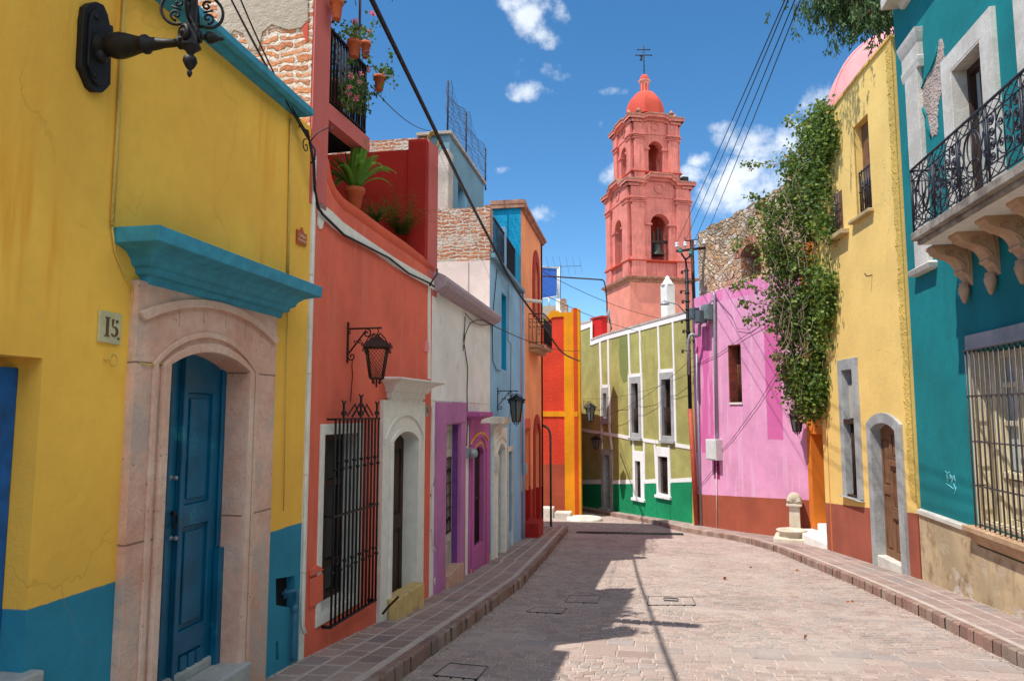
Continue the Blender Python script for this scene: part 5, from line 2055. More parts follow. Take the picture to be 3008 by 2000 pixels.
# bent pipe post at the corner
pb = V((-2.33, 19.0, gz(19) + .14))
x0 = pb.copy()
top_ = EYE + (1210 - 1275) / FPX * 19.2
pipe('bent_post', [x0, V((x0.x, x0.y, top_ - .05)), V((x0.x - .02, x0.y, top_ + .08)), V((x0.x - .08, x0.y, top_ + .18)), V((x0.x - .20, x0.y, top_ + .24))], .030, plain('dark_green_pipe', lin(60, 78, 72), .3, .5), 'dark green pipe post with a bent top at the corner of the orange house', 'post', loc=pb, n=10)

# ================================================================== RED AND OCHRE CORNER HOUSE
house = thing('red_house', 'red house front with ochre bands and corner pilaster facing up the street', 'house', RD.P(1.5, gz(23.5), -.3))
e0 = RD.s(1680, 1200)
e1 = RD.s(1658, 1200)
zp = RD.z(1690, 908)
mb = MB()
topp = [RD.sz(x, y) for (x, y) in ((1658, 922), (1645, 922), (1640, 917), (1620, 917), (1612, 926), (1604, 938), (1590, 946))]
prism_wall(mb, RD, [(-.0, -3), (6, -3), (6, topp[-1][1])] + topp[::-1] + [(0, topp[0][1])], t=.35)
mb.build('wall', M['red_house'], house)
mb = MB()
tp = [RD.sz(x, y) for (x, y) in ((1664, 918), (1645, 918), (1640, 913), (1619, 913), (1609, 926), (1600, 940), (1585, 948))]
bt = [RD.sz(x, y) for (x, y) in ((1585, 958), (1604, 950), (1614, 940), (1624, 932), (1658, 930), (1664, 930))]
mb.poly(RD, tp + bt, -.36, .03)
mb.box(RD, e0 - .01, e1, -2.4, RD.z(1665, 917), 0, .032)
zb_ = RD.z(1630, 1216)
mb.box(RD, e1, 5, zb_ - .08, zb_ + .09, 0, .028)
mb.build('ochre_band', M['ochre'], house)
mb = MB()
s_l, s_r = e0 - .0, RD.s(1707, 1300)
mb.box(RD, s_r, s_l, -2.5, zp, -.3, .09)
mb.build('pilaster', M['ochre'], house, bevel=.01)
mb = MB()
mb.box(RD, lerp(s_l, s_r, .28), lerp(s_l, s_r, .68), -2.5, zp + .03, .05, .105)
mb.build('pilaster_strip', M['rust_red'], house)
mb = MB()
z2 = RD.z(1690, 1216)
mb.box(RD, lerp(s_l, s_r, .28) + .001, lerp(s_l, s_r, .68) - .001, z2 - .08, z2 + .08, .1, .112)
mb.build('pilaster_band', M['ochre'], house)
SD = Fr((-1.93, 23.55), (-2.55, 31), (1, 0))
mb = MB()
mb.poly(SD, [(.3, -3), (7, -3), (7, 1.6), (2.9, 1.8), (1.5, 3.0), (1.0, 3.3), (.3, 3.6)], -.3, 0)  # unseen wall, its top shaped to cast shade on the green house
mb.build('side_wall', M['red_house'], house)
mb = MB()
mb.box(RD, 1.4, 6, 2.6, 2.7, -5, -.36)
mb.build('roof', M['raw_plaster'], house)
mb = MB()
mb.box(RD, .95, 7, -3.5, 5.3, -12, -7.4)
mb.build('rear_wing', M['raw_plaster'], house)
# its lantern, on a bracket at the corner
lz = RD.z(1728, 1190)
bracket_lantern(Fr((-1.78, 23.35), (-1.78, 24.5), (1, 0)), .0, lz + .12, .22, .34, .42, 'black pointed lantern at the ochre corner of the red house', M['iron'], False, 6, drop=.04)
# steps at its foot
for i, (x0, x1, yt, yb, dp, lb) in enumerate(((1590, 1625, 1491, 1510, .9, 'left pale stone block step at the foot of the red wall'), (1629, 1677, 1505, 1521, .8, 'lower pale stone block step beside the ochre pilaster'))):
    mb = MB()
    f = Fr((-1.92, 22.9 - .35 * i), (-6, 22.9 - .35 * i), (0, -1))
    mb.box(f, f.s(x1, yb), f.s(x0, yb), f.z(x0, yb) - .15, f.z(x0, yt), -.5, 0)
    tag(mb.build('stone_step', M['pale_stone'], loc=f.P(f.s(x1, yb), f.z(x0, yb) - .15, 0), bevel=.02), lb, 'step')
mb = MB()
f = Fr((-1.92, 22.2), (-6, 22.2), (0, -1))
c0 = f.at(1720, 1535)
mb.lathe(V((c0.x - .05, c0.y + .25, c0.z - .1)), [(.55, 0), (.55, .2), (.52, .23)], 24)
tag(mb.build('stone_step', M['pale_stone'], loc=(c0.x - .05, c0.y + .25, c0.z - .1)), 'rounded low paved platform around the corner of the ochre pilaster', 'step')

# things on the red house roof
t = thing('roof_screen', 'blue sheet stretched on a white frame above the red house', 'screen', (-4.4, 32.5, 5.4))
BS = Fr((-1.9, 32.5), (-6, 32.5), (0, -1))
mb = MB()
q = [BS.sz(x, y) for (x, y) in ((1580, 877), (1634, 870), (1638, 790), (1580, 786))]
mb.poly(BS, q, -.03, 0)
mb.build('sheet', M['tarp'], t)
mb = MB()
for (a, b) in (((1580, 784), (1643, 787)), ((1643, 784), (1642, 905)), ((1580, 880), (1642, 870)), ((1612, 875), (1613, 900)), ((1638, 790), (1638, 870))):
    A_, B_ = BS.at(*a, .02), BS.at(*b, .02)
    mb.tube([A_, B_], .035, 5)
mb.build('frame', M['white_plastic'], t)
mb = MB()
f = Fr((-1.9, 31.5), (-6, 31.5), (0, -1))
mb.box(f, f.s(1640, 910), f.s(1550, 910), 3.5, f.z(1610, 898), -.2, 0)
tag(mb.build('roof_wall', M['raw_plaster'], loc=f.P(f.s(1610, 910), 4.0, 0)), 'raw grey parapet wall on the roof behind the red house front', 'wall')
t = thing('chimney_block', 'whitewashed brick block with crumbling plaster on the red house roof', 'chimney', f.P(f.s(1650, 920), 4.5, .5))
mb = MB()
mb.box(f, f.s(1652, 910), f.s(1637, 910), 5.2, f.z(1645, 884), .2, .6)
mb.build('block', M['white_worn'], t, bevel=.02)
mb = MB()
mb.box(f, f.s(1666, 910), f.s(1652, 910), 5.2, f.z(1655, 883), .25, .6)
mb.box(f, f.s(1671, 910), f.s(1655, 910), 5.2, f.z(1668, 899), .2, .62)
mb.build('rubble', M['brick_grey'], t, bevel=.02)
base = f.at(1647, 912, .7)
antenna('rooftop antenna with many rods standing above the red house', base, f.at(1646, 779, .7), (1, -.05, -.02), 2.0, 8, .75, .5, .55)

# bent black mast and cable in front of the tower
mb = MB()
f = Fr((-1.4, 28), (-6, 28), (0, -1))
mb.tube([f.at(x, y) for (x, y) in ((1560, 809), (1630, 813), (1740, 820), (1770, 822), (1775, 828), (1779, 845), (1783, 890), (1783, 915), (1790, 940), (1797, 968))], .03, 6)
tag(mb.build('bent_mast', M['rust'], loc=f.at(1797, 968)), 'long dark pipe bent down like a hook beside the church tower', 'mast')

# ================================================================== OLIVE GREEN HOUSE
house = thing('green_house', 'olive green house with white painted bands and an emerald green foot', 'house', GR.P(3, gz(23), -.3))


def G(*pts, o=0.0):
    return [GR.sz(x, y, o) for (x, y) in pts]


def gbox(pts, o0, o1, mb):
    mb.poly(GR, G(*pts), o0, o1)


topl = [(2032, 914), (2015, 919), (1775, 986), (1738, 1000), (1737, 945), (1701, 955)]
gt = G(*topl)
far = GR.s(1701, 1200)
wins_ = {
    'a': (1773, 1783, 1155, 1228), 'b': (1857, 1877, 1126, 1272), 'c': (1946, 1973, 1114, 1280),
    'd': (1868, 1884, 1354, 1461), 'e': (1936, 1964, 1341, 1451), 'door': (1775, 1793, 1336, 1494)}
frames_ = {
    'a': (1768, 1789, 1138, 1242), 'b': (1852, 1884, 1106, 1290), 'c': (1941, 1980, 1093, 1298),
    'd': (1861, 1894, 1325, 1468), 'e': (1930, 1970, 1313, 1460), 'door': (1768, 1801, 1320, 1496)}


def grect(x0, x1, y0, y1):
    """rectangle on the slanting facade: jambs vertical, head and sill following the street lines"""
    xm = (x0 + x1) / 2
    s0, s1 = GR.s(x1, (y0 + y1) / 2), GR.s(x0, (y0 + y1) / 2)
    zt_, zb_ = GR.z(xm, y0), GR.z(xm, y1)
    return [(s0, zb_), (s1, zb_), (s1, zt_), (s0, zt_)]


mb = MB()
grow = lambda q: [(q[0][0] - .02, q[0][1] - .02), (q[1][0] + .02, q[1][1] - .02), (q[2][0] + .02, q[2][1] + .02), (q[3][0] - .02, q[3][1] + .02)]
prism_wall(mb, GR, [(-.2, -3), (13, -3), (13, gt[-1][1])] + gt[::-1] + [(-.2, gt[0][1])], [grow(grect(*wins_[k])) for k in wins_], t=.4)
mb.build('wall', M['olive'], house)
dl = [(1640, 1419), (1707, 1420), (1801, 1420), (1893, 1420), (1970, 1416), (2030, 1412)]
mb = MB()
for (x0, x1) in ((1640, 1768), (1801, 1861), (1894, 1930), (1970, 2033)):
    ya = lambda x: 1420 - 6 * max(0, (x - 1850)) / 180
    mb.poly(GR, G((x0, 1640), (x1, 1640), (x1, ya(x1)), (x0, ya(x0))), 0, .012)
for (k_, y_) in (('d', 1468), ('e', 1458)):
    x0, x1 = frames_[k_][:2]
    mb.poly(GR, G((x0 - 1, 1640), (x1 + 1, 1640), (x1 + 1, y_), (x0 - 1, y_)), 0, .012)
mb.build('green_foot', M['emerald'], house)
mb = MB()
B0, B1 = .0, .022
T = 11
gbox(topl[:4] + [(1739, 1014), (1777, 999), (2015, 936), (2032, 931)], B0, B1, mb)
gbox([(1737, 945), (1701, 955), (1702, 973), (1736, 960)], B0, B1, mb)
gbox([(1735, 945), (1741, 944), (1741, 1014), (1735, 1014)], B0, B1 + .001, mb)
gbox([(1701, 960), (1706, 960), (1708, 1640), (1703, 1640)], B0, B1 - .002, mb)
for (xa, ya, xb, yb) in ((1763, 1003, 1767, 1134), (1787, 997, 1789, 1134), (1847, 980, 1851, 1101), (1880, 972, 1884, 1101), (1934, 957, 1938, 1088), (1977, 945, 1981, 1088), (1767, 1244, 1769, 1320), (1789, 1244, 1798, 1320),
                         (1860, 1290, 1862, 1325), (1893, 1300, 1894, 1420), (1924, 1305, 1930, 1420), (1966, 1306, 1970, 1420)):
    gbox([(xa - 2.3, ya), (xa + 2.3, ya), (xb + 2.3, yb), (xb - 2.3, yb)], B0, B1 - .001, mb)
gbox([(1640, 1248), (1704, 1258), (1821, 1275), (1850, 1281), (1850, 1291), (1821, 1285), (1704, 1266), (1640, 1257)], B0, B1 - .004, mb)
gbox([(1890, 1287), (1938, 1294), (1938, 1304), (1890, 1297)], B0, B1 - .004, mb)
gbox([(1985, 1301), (2032, 1309), (2032, 1320), (1985, 1312)], B0, B1 - .004, mb)
for (x0, x1) in ((1640, 1768), (1801, 1861), (1894, 1930), (1970, 2033)):
    ya = lambda x: 1420 - 6 * max(0, (x - 1850)) / 180
    gbox([(x0, ya(x0) + 1), (x1, ya(x1) + 1), (x1, ya(x1) - 12), (x0, ya(x0) - 10)], B0, B1 - .006, mb)
for k in 'abc':
    fo = grect(*frames_[k])
    e_ = .10
    mb.poly(GR, [(fo[0][0] - e_, fo[0][1] - .02), (fo[1][0] + e_, fo[1][1] - .02), (fo[2][0] + e_, fo[2][1] + e_), (fo[3][0] - e_, fo[3][1] + e_)], B0, B1 - .0075, [fo])
mb.build('white_band', M['pure_white'], house)
mb = MB()
mb.poly(GR, gt[:4] + [(p[0], p[1] + .06) for p in gt[:4][::-1]], -.45, .04)
mb.poly(GR, gt[4:] + [(p[0], p[1] + .06) for p in gt[4:][::-1]], -.45, .04)
mb.build('roof_edge', M['concrete'], house)
mb = MB()
rz_ = min(p[1] for p in gt) - .12
mb.box(GR, -.1, 13, rz_ - .12, rz_, -5, -.41)
mb.build('roof', M['raw_plaster'], house)
# the near end of the house
mb = MB()
NE = Fr((1.55, 20.9), (6.5, 24.0), (.5, -.8))
mb.box(NE, .0, 5, -3, gt[0][1], -.3, 0)
mb.build('end_wall', M['olive'], house)
for k in ('a', 'b', 'c', 'd', 'e'):
    fo, op = grect(*frames_[k]), grect(*wins_[k])
    mb = MB()
    mb.poly(GR, fo, -.3, .035, [op])
    sill = [(fo[0][0] - .04, fo[0][1] - .03), (fo[1][0] + .04, fo[1][1] - .03), (fo[1][0] + .04, fo[1][1] + .05), (fo[0][0] - .04, fo[0][1] + .05)]
    mb.poly(GR, sill, -.02, .09)
    win = mb.build('window', M['pure_white'] if k in 'de' else M['grey_stone'], house, bevel=.006)
    mb = MB()
    mb.poly(GR, op, -.38, -.18)
    mb.build('pane', M['dark_pane'], win)
    mb = MB()
    s0, s1 = op[0][0], op[1][0]
    z0_, z1_ = op[0][1], op[2][1]
    mb.poly(GR, [(s0, z0_), (s1, z0_), (s1, z1_), (s0, z1_)], -.19, -.13, [[(s0 + .05, z0_ + .06), ((s0 + s1) / 2 - .03, z0_ + .06), ((s0 + s1) / 2 - .03, z1_ - .06), (s0 + .05, z1_ - .06)], [((s0 + s1) / 2 + .03, z0_ + .06), (s1 - .05, z0_ + .06), (s1 - .05, z1_ - .06), ((s0 + s1) / 2 + .03, z1_ - .06)]])
    mb.build('frame', M['dark_wood'] if k in 'bcde' else M['grey_wood'], win)
    if k != 'a':
        mb = MB()
        lo = z0_
        hi = z1_ if k in 'de' else lerp(z0_, z1_, .5)
        grille(mb, GR, s0 + .04, s1 - .04, lo, hi, -.05, 8, (lo + .05, (lo + hi) / 2, hi - .03), .010, sides=False)
        mb.build('grille', M['rust'], win)
fo, op = grect(*frames_['door']), grect(*wins_['door'])
mb = MB()
mb.poly(GR, fo, -.3, .035, [op])
mb.build('door_surround', M['grey_stone'], house)
mb = MB()
s0, s1, z0_, z1_ = op[0][0], op[1][0], op[0][1], op[2][1]
panel_leaf(mb, GR, s0, s1, z0_, z1_, -.28, [(s0 + .08, s1 - .08, z0_ + .15, z0_ + .9), (s0 + .08, s1 - .08, z0_ + 1.05, z1_ - .15)])
mb.build('door', M['dark_wood'], house)
mb = MB()
mb.box(GR, s0 - .1, s1 + .1, z0_ - .5, z0_ + .02, -.2, .18)
mb.build('doorstep', M['grey_stone'], house)
mb = MB()
mb.poly(GR, G((1820, 990), (1843, 985), (1846, 1040), (1842, 1120), (1832, 1125), (1822, 1100), (1818, 1040)), .0, .004)
mb.build('damp_patch', plain('dark_green_overpaint', lin(126, 136, 76), .12, .9), house)
bracket_lantern(GR, GR.s(1770, 1270), GR.z(1768, 1275), .28, .26, .30, 'small black lantern over the dark doorway of the olive green house', M['iron'], False, 4, drop=.04)
# red box and white pier on the roof
t = thing('roof_hutch', 'bright red painted box room rising above the white roofline of the green house', 'roof hutch', GR.P(5.9, 3.9, -.2))
mb = MB()
rb = [GR.sz(x, y, -.05) for (x, y) in ((1737, 1002), (1766, 990), (1766, 944), (1737, 938))]
mb.poly(GR, [(rb[1][0], 3.6), (rb[0][0], 3.6), (rb[0][0], rb[3][1]), (rb[1][0], rb[3][1])], -.30, -.06)
mb.build('walls', plain('bright_red_paint', lin(206, 24, 22), .1, .75), t)
mb = MB()
mb.poly(GR, [(rb[1][0] - .06, rb[3][1]), (rb[0][0] + .06, rb[3][1]), (rb[0][0] + .06, rb[3][1] + .05), (rb[1][0] - .06, rb[3][1] + .05)], -.34, -.02)
mb.build('lid', M['dome_red'], t)
GP = Fr((1.9, 23.5), (1.9 - .539, 23.5 + .842), (-.842, -.539))
t = thing('roof_pier', 'white plastered pier with a small rounded cap on the green house roof', 'pier', GP.at(1946, 930))
mb = MB()
w0, w1 = GP.s(1961, 870), GP.s(1934, 870)
zt = GP.z(1946, 838)
c = GP.P((w0 + w1) / 2, 0, -.2)
hw = (w1 - w0) / 2 * .66
mb.box(GP, (w0 + w1) / 2 - hw, (w0 + w1) / 2 + hw, 3.5, zt, -.2 - hw, -.2 + hw)
mb.build('shaft', M['white_worn'], t, bevel=.03)
mb = MB()
mb.lathe(V((c.x, c.y, zt)), [(hw * 1.25, -.01), (hw * 1.25, .05), (hw * .95, .09), (hw * .6, .2), (hw * .4, .23), (hw * .45, .28), (hw * .2, .33), (.01, .34)], 12)
mb.build('cap', M['white_worn'], t)
# satellite dish
t = thing('satellite_dish', 'grey satellite dish seen edge on beside the red roof box', 'satellite dish', GR.at(1783, 990, -1.2))
c = GR.at(1783, 928, -1.2)
ax = V((-.98, -.12, .15)).normalized()
mb = MB()
R_ = .32
mb.lathe(c, [(R_ * 1.0, .0), (R_ * .75, -.05), (R_ * .4, -.085), (.02, -.10), (.02, -.11), (R_ * .4, -.095), (R_ * .75, -.06), (R_ * 1.01, -.008)], 28, axis=ax)
mb.build('dish', M['grey_metal'], t)
mb = MB()
mb.tube([c - ax * .1, c - ax * .14 + V((0, 0, -.2)), V((c.x + .1, c.y, 3.9))], .025, 6)
mb.tube([c + V((0, 0, -.3)), c + ax * .38 + V((0, 0, -.16))], .012, 5)
mb.wbox(c + ax * .4 + V((0, 0, -.14)), (.05, .03, .03))
mb.build('mount', M['grey_metal'], t)

# ================================================================== PINK HOUSE
house = thing('pink_house', 'pink house front with a brown painted foot and darker magenta patches', 'house', PK.P(2, gz(19), -.3))
PW = (PK.s(2178, 1100), PK.s(2140, 1100), PK.z(2160, 1182), PK.z(2160, 1012))
ptop = P3(PK, (2030, 880), (2049, 873), (2155, 837), (2287, 800), (2367, 778))
mb = MB()
sL = PK.s(2040, 1200)
prism_wall(mb, PK, [(-.15, -3), (sL, -3)] + [(min(p[0], sL), p[1]) for p in ptop] + [(-.15, ptop[-1][1])], [[(PW[0], PW[2]), (PW[1], PW[2]), (PW[1], PW[3]), (PW[0], PW[3])]], t=.45)
pa = lambda x, y: PK.at(x, y)


def ypatch(x0, x1):
    a, b = pa(x0, 1150).y, pa(x1, 1150).y
    return min(a, b), max(a, b)


mg = lin(208, 88, 156)
p1 = ypatch(2250, 2296)
p2 = ypatch(2040, 2094)
zz = lambda x, y: PK.z(x, y)
m_ = stucco('pink_painted_plaster', lin(224, 156, 192), lin(214, 132, 176), .3, var=.8, wear=.5, streak=(lin(230, 184, 208), .5),
            patches=[(1, p1[0], p1[1], zz(2273, 1291), zz(2273, 950), mg, .8), (1, p2[0], p2[1], zz(2067, 1330), zz(2067, 960), mg, -.85),
                     (1, 16, 22, 4.55, 6, lin(222, 104, 168), -.7)],
            dado=(lin(160, 82, 60), PK.z(2200, 1459) + .085 * pa(2200, 1459).y, -.085, 1))
mb.build('wall', m_, house)
mb = MB()
mb.box(PK, PW[0], PW[1], PW[2], PW[3], -.43, -.37)
win = mb.build('window', M['dark_pane'], house)
mb = MB()
mb.box(PK, PW[1] - .018, PW[1] - .001, PW[2], PW[3], -.37, -.012)
mb.box(PK, PW[0] + .001, PW[1] - .02, PW[3] - .016, PW[3] - .001, -.37, -.012)
mb.build('reveal', brick('brick_reveal', 0, lin(190, 96, 70), lin(160, 76, 60), lin(150, 90, 80), .3, .22, smear=.3), win)
mb = MB()
grille(mb, PK, PW[0] + .03, PW[1] - .05, PW[2] + .02, PW[3] - .02, -.28, 6, (PW[2] + .5, PW[3] - .5), .02, sides=False)
for zq in (PW[2] + .04, PW[3] - .06):
    mb.box(PK, PW[0] + .001, PW[1] - .02, zq - .03, zq + .03, -.36, -.31)
mb.build('frame', M['wood'], win)
mb = MB()
mb.box(PK, PW[0] - .02, PW[1] - .02, PW[2] - .05, PW[2] + .0, -.36, .03)
mb.build('sill', M['white_paint'], win, bevel=.006)
# rubble wall above
RB = Fr((PK.A.x + .35, PK.A.y + .25), (PK.P(5, 0).x + .35, PK.P(5, 0).y + .25), (-.83, -.55))
wall = thing('stone_wall', 'old rubble stone wall with a brick arched opening above the pink front', 'wall', RB.P(2, 4, -.3))
rt_ = P3(RB, (2049, 684), (2080, 668), (2139, 638), (2180, 618), (2215, 597), (2260, 570), (2292, 551), (2340, 520), (2400, 490))
aw = (RB.s(2236, 770), RB.s(2176, 770))
az = (RB.z(2206, 812), RB.z(2206, 742), RB.z(2206, 716))
mb = MB()
r = random.Random(4)
edge = []
for (a, b) in zip(rt_, rt_[1:]):
    for k in range(6):
        edge.append((lerp(a[0], b[0], k / 6), lerp(a[1], b[1], k / 6) + r.uniform(-.04, .05)))
edge.append(rt_[-1])
prism_wall(mb, RB, [(edge[-1][0], 2.5), (edge[0][0], 2.5)] + edge, [arch(aw[0], aw[1], *az)], t=.6)
mb.build('masonry', M['rubble'], wall)
mb = MB()
mb.poly(RB, arch_band(aw[0], aw[1], az[1] - .05, az[1], az[2], 0, .22), -.55, .02)
mb.box(RB, aw[0] - .1, aw[1] + .1, az[0] - .1, az[2] + .1, -.75, -.6)
mb.build('arch_bricks', brick('arch_brick', 1, lin(186, 116, 86), lin(160, 92, 70), lin(200, 180, 160), .1, .3, smear=.3), wall)
mb = MB()
for k in range(60):
    s_ = r.uniform(edge[-1][0], edge[0][0])
    z_ = r.uniform(4.9, 6.5)
    if aw[0] - .25 < s_ < aw[1] + .25 and az[0] - .1 < z_ < az[2] + .25:
        continue
    c = RB.P(s_, z_, -.02)
    a_ = r.uniform(.05, .13)
    mb.lathe(c, [(a_ * .5, 0), (a_ * r.uniform(.85, 1.1), .012), (a_ * .8, .02), (a_ * .4, .028)], 5, axis=RB.n + V((r.gauss(0, .12), r.gauss(0, .12), r.gauss(0, .12))), sm=False, rot=r.random() * 6)
mb.build('stones', paving('wall_stones', [lin(176, 138, 104), lin(204, 176, 146), lin(214, 200, 176), lin(190, 130, 84)], dust=0), wall)
# end of the rubble wall seen beside the poles
# boxes, conduits
def ebox(name, x0, x1, yt, yb, o0, o1, label, mat=None, fr=PK):
    t = thing(name, label, 'electric box', fr.at((x0 + x1) / 2, yb, o0))
    s_ = sorted((fr.s(x0, (yt + yb) / 2, o1), fr.s(x1, (yt + yb) / 2, o1)))
    mb = MB()
    z0_, z1_ = fr.z((x0 + x1) / 2, yb, o1), fr.z((x0 + x1) / 2, yt, o1)
    mb.box(fr, s_[0], s_[1], z0_, z1_, o0, o1)
    mb.build('case', mat or M['grey_metal'], t, bevel=.01)
    mb = MB()
    mb.box(fr, s_[0] + .03, s_[1] - .03, z0_ + .03, z1_ - .03, o1, o1 + .012)
    mb.build('lid', mat or M['grey_metal'], t, bevel=.004)
    return t


dkm = plain('dark_grey_metal', lin(92, 104, 110), .2, .5, .3)
ebox('electric_box', 2024, 2038, 904, 938, .25, .45, 'narrow dark electric box nearest the pole above the green roof edge', dkm)
ebox('electric_box', 2040, 2056, 912, 948, .15, .40, 'square grey electric box in the middle of the group by the pole', dkm)
ebox('electric_box', 2059, 2080, 894, 940, .0, .25, 'tall greenish electric box on the pink wall with a thick bent pipe below', plain('greenish_metal', lin(120, 140, 138), .2, .5, .3))
ebox('electric_box', 2073, 2103, 1290, 1351, .0, .22, 'white electric box low on the pink wall below the straight grey conduit', M['white_plastic'])
mb = MB()
mb.box(PK, PK.s(2114, 1380), PK.s(2098, 1380), PK.z(2105, 1405), PK.z(2105, 1352), 0, .01)
tag(mb.build('wall_patch', plain('dark_magenta_paint', lin(150, 20, 100), .1, .8), loc=PK.at(2106, 1405)), 'dark magenta painted patch below the white electric box on the pink wall', 'paint patch')
mb = MB()
mb.tube([PK.at(2096, 856, .06), PK.at(2098, 870, .07), PK.at(2100, 1000, .05), PK.at(2104, 1290, .08)], .035, 8)
mb.tube([PK.at(2099, 885, .07), PK.at(2094, 880, .12), PK.at(2086, 890, .1), PK.at(2078, 905, .08)], .018, 6)
tag(mb.build('conduit_pipe', M['grey_metal'], loc=PK.at(2104, 1290, .08)), 'long straight grey conduit on the pink wall down to the white electric box', 'pipe')
mb = MB()
mb.tube([PK.at(2104, 1352, .03), PK.at(2105, 1450, .03), PK.at(2105, 1548, .03)], .012, 6)
tag(mb.build('conduit_pipe', M['pvc'], loc=PK.at(2105, 1548, .03)), 'thin conduit from the dark magenta patch down the brown wall foot', 'pipe')
mb = MB()
mb.tube([PK.at(2072, 940, .14), PK.at(2062, 946, .14), PK.at(2055, 955, .14), PK.at(2055, 985, .14), PK.at(2046, 988, .2), PK.at(2036, 982, .3), PK.at(2027, 985, .35), PK.at(2022, 1000, .38), PK.at(2022, 1100, .4)], .045, 8)
tag(mb.build('conduit_pipe', M['grey_metal'], loc=PK.at(2022, 1100, .4)), 'thick bent grey conduit looping from the tall electric box to the pole', 'pipe')
mb = MB()
for pts in (((2030, 1080), (2110, 1040), (2190, 985), (2255, 945)), ((2100, 1345), (2150, 1290), (2230, 1180), (2293, 1075)), ((2098, 870), (2150, 930), (2165, 965), (2200, 968), (2240, 935), (2262, 905)), ((2036, 1450), (2070, 1410), (2110, 1360))):
    mb.tube([PK.at(x, y, .02 + .01 * k) for k, (x, y) in enumerate(pts)], .006, 4)
tag(mb.build('cable', M['rust'], loc=PK.at(2100, 1345)), 'thin slack cables crossing the pink wall around its window', 'cable')

# stone drinking fountain
M['fount'] = stone('old_fountain_stone', lin(196, 184, 162), lin(214, 204, 186), pits=True)
t = thing('stone_fountain', 'small carved stone fountain post with a shell top against the brown wall foot', 'fountain', (0, 0, 0))
b = PK.at(2336, 1570, .38)
t.location = b
zb = b.z
dep = b.y
k_ = dep / FPX
zt = EYE + (1210 - 1432) * k_
mb = MB()
fx = Fr((b.x, b.y), (b.x + 1, b.y - .25), (-.25, -1))
w = 20 * k_
mb.poly(fx, [(-w * .72, zb), (w * .72, zb), (w * .66, zt - w * 1.6), (-w * .66, zt - w * 1.6)], -w * 1.7, .0)
mb.box(fx, -w, w, zt - w * 1.75, zt - w * 1.45, -w * 1.9, .06)
mb.box(fx, -w * .95, w * .95, zb, zb + .12, -w * 1.9, .05)
mb.build('shaft', M['fount'], t, bevel=.012)
mb = MB()
cz = zt - w * 1.0
mb.poly(fx, [(-w * .95, zt - w * 1.46)] + [(w * .95 * math.cos(a), cz + w * 1.0 * math.sin(a)) for a in [lerp(pi * 1.05, -.05 * pi, k / 16) for k in range(17)]] + [(w * .95, zt - w * 1.46)], -w * 1.7, .0)
mb.build('shell_head', M['fount'], t, bevel=.01)
mb = MB()
for k in range(9):
    a = lerp(.05, .95, k / 8) * pi
    p0 = fx.P(0, cz - .3 * w, .0)
    p1 = fx.P(w * .9 * math.cos(a), cz + w * .92 * math.sin(a), .03)
    mb.tube([p0, p1], [.008, .03], 6)
mb.build('shell_ribs', M['fount'], t)
mb = MB()
c = fx.P(-.05, zb, .35)
mb.lathe(c, [(.26, 0), (.26, .09), (.32, .12), (.33, .16), (.28, .17), (.23, .14), (.21, .09), (.02, .08)], 10, rot=.3)
mb.build('basin', M['fount'], t, bevel=.012)
mb = MB()
mb.box(fx, -.42, .28, zb - .12, zb + .01, -.2, .66)
mb.build('base_slab', M['fount'], t, bevel=.03)

# ================================================================== ORANGE GATEWAY between pink and yellow
OG = Fr((3.72, 17.28), (4.06, 15.36), (-1, -.2))
house = thing('orange_gateway', 'narrow burnt orange wall with an open doorway between the pink and the yellow house', 'house', OG.P(.5, gz(16.5), -.3))
g0, g1 = OG.s(2386, 1400), 1.9
gzt = OG.z(2405, 1275)
mb = MB()
prism_wall(mb, OG, [(-.06, -2.2), (1.95, -2.2), (1.95, 5.5), (-.06, 5.5)], [[(g0, -2.0), (g1, -2.0), (g1, gzt), (g0, gzt)]], t=.4)
mb.build('wall', M['orange_gate'], house)
mb = MB()
mb.box(OG, g0 - .4, g1 + .2, -2, gzt + .3, -1.6, -1.45)
mb.box(OG, g0 - .4, g0 - .2, -2, gzt + .3, -1.44, -.41)
mb.box(OG, g1, g1 + .2, -2, gzt + .3, -1.44, -.41)
mb.build('passage_wall', M['orange_gate'], house)
mb = MB()
zst = OG.z(2405, 1540)
mb.box(OG, g0 + .02, g1, -2, zst, -1.4, -.05)
mb.build('step', M['white_worn'], house, bevel=.03)
mb = MB()
mb.box(OG, g0 - .15, g1 - .05, -2, OG.z(2395, 1572, .3), -.05, .45)
mb.build('step', M['white_worn'], house, bevel=.03)
bracket_lantern(PK, PK.s(2372, 1190) + .02, PK.z(2372, 1180) - .10, .32, .30, .36, 'dark lantern hanging half under the ivy by the orange gateway', M['iron'], False, 6, drop=.06)

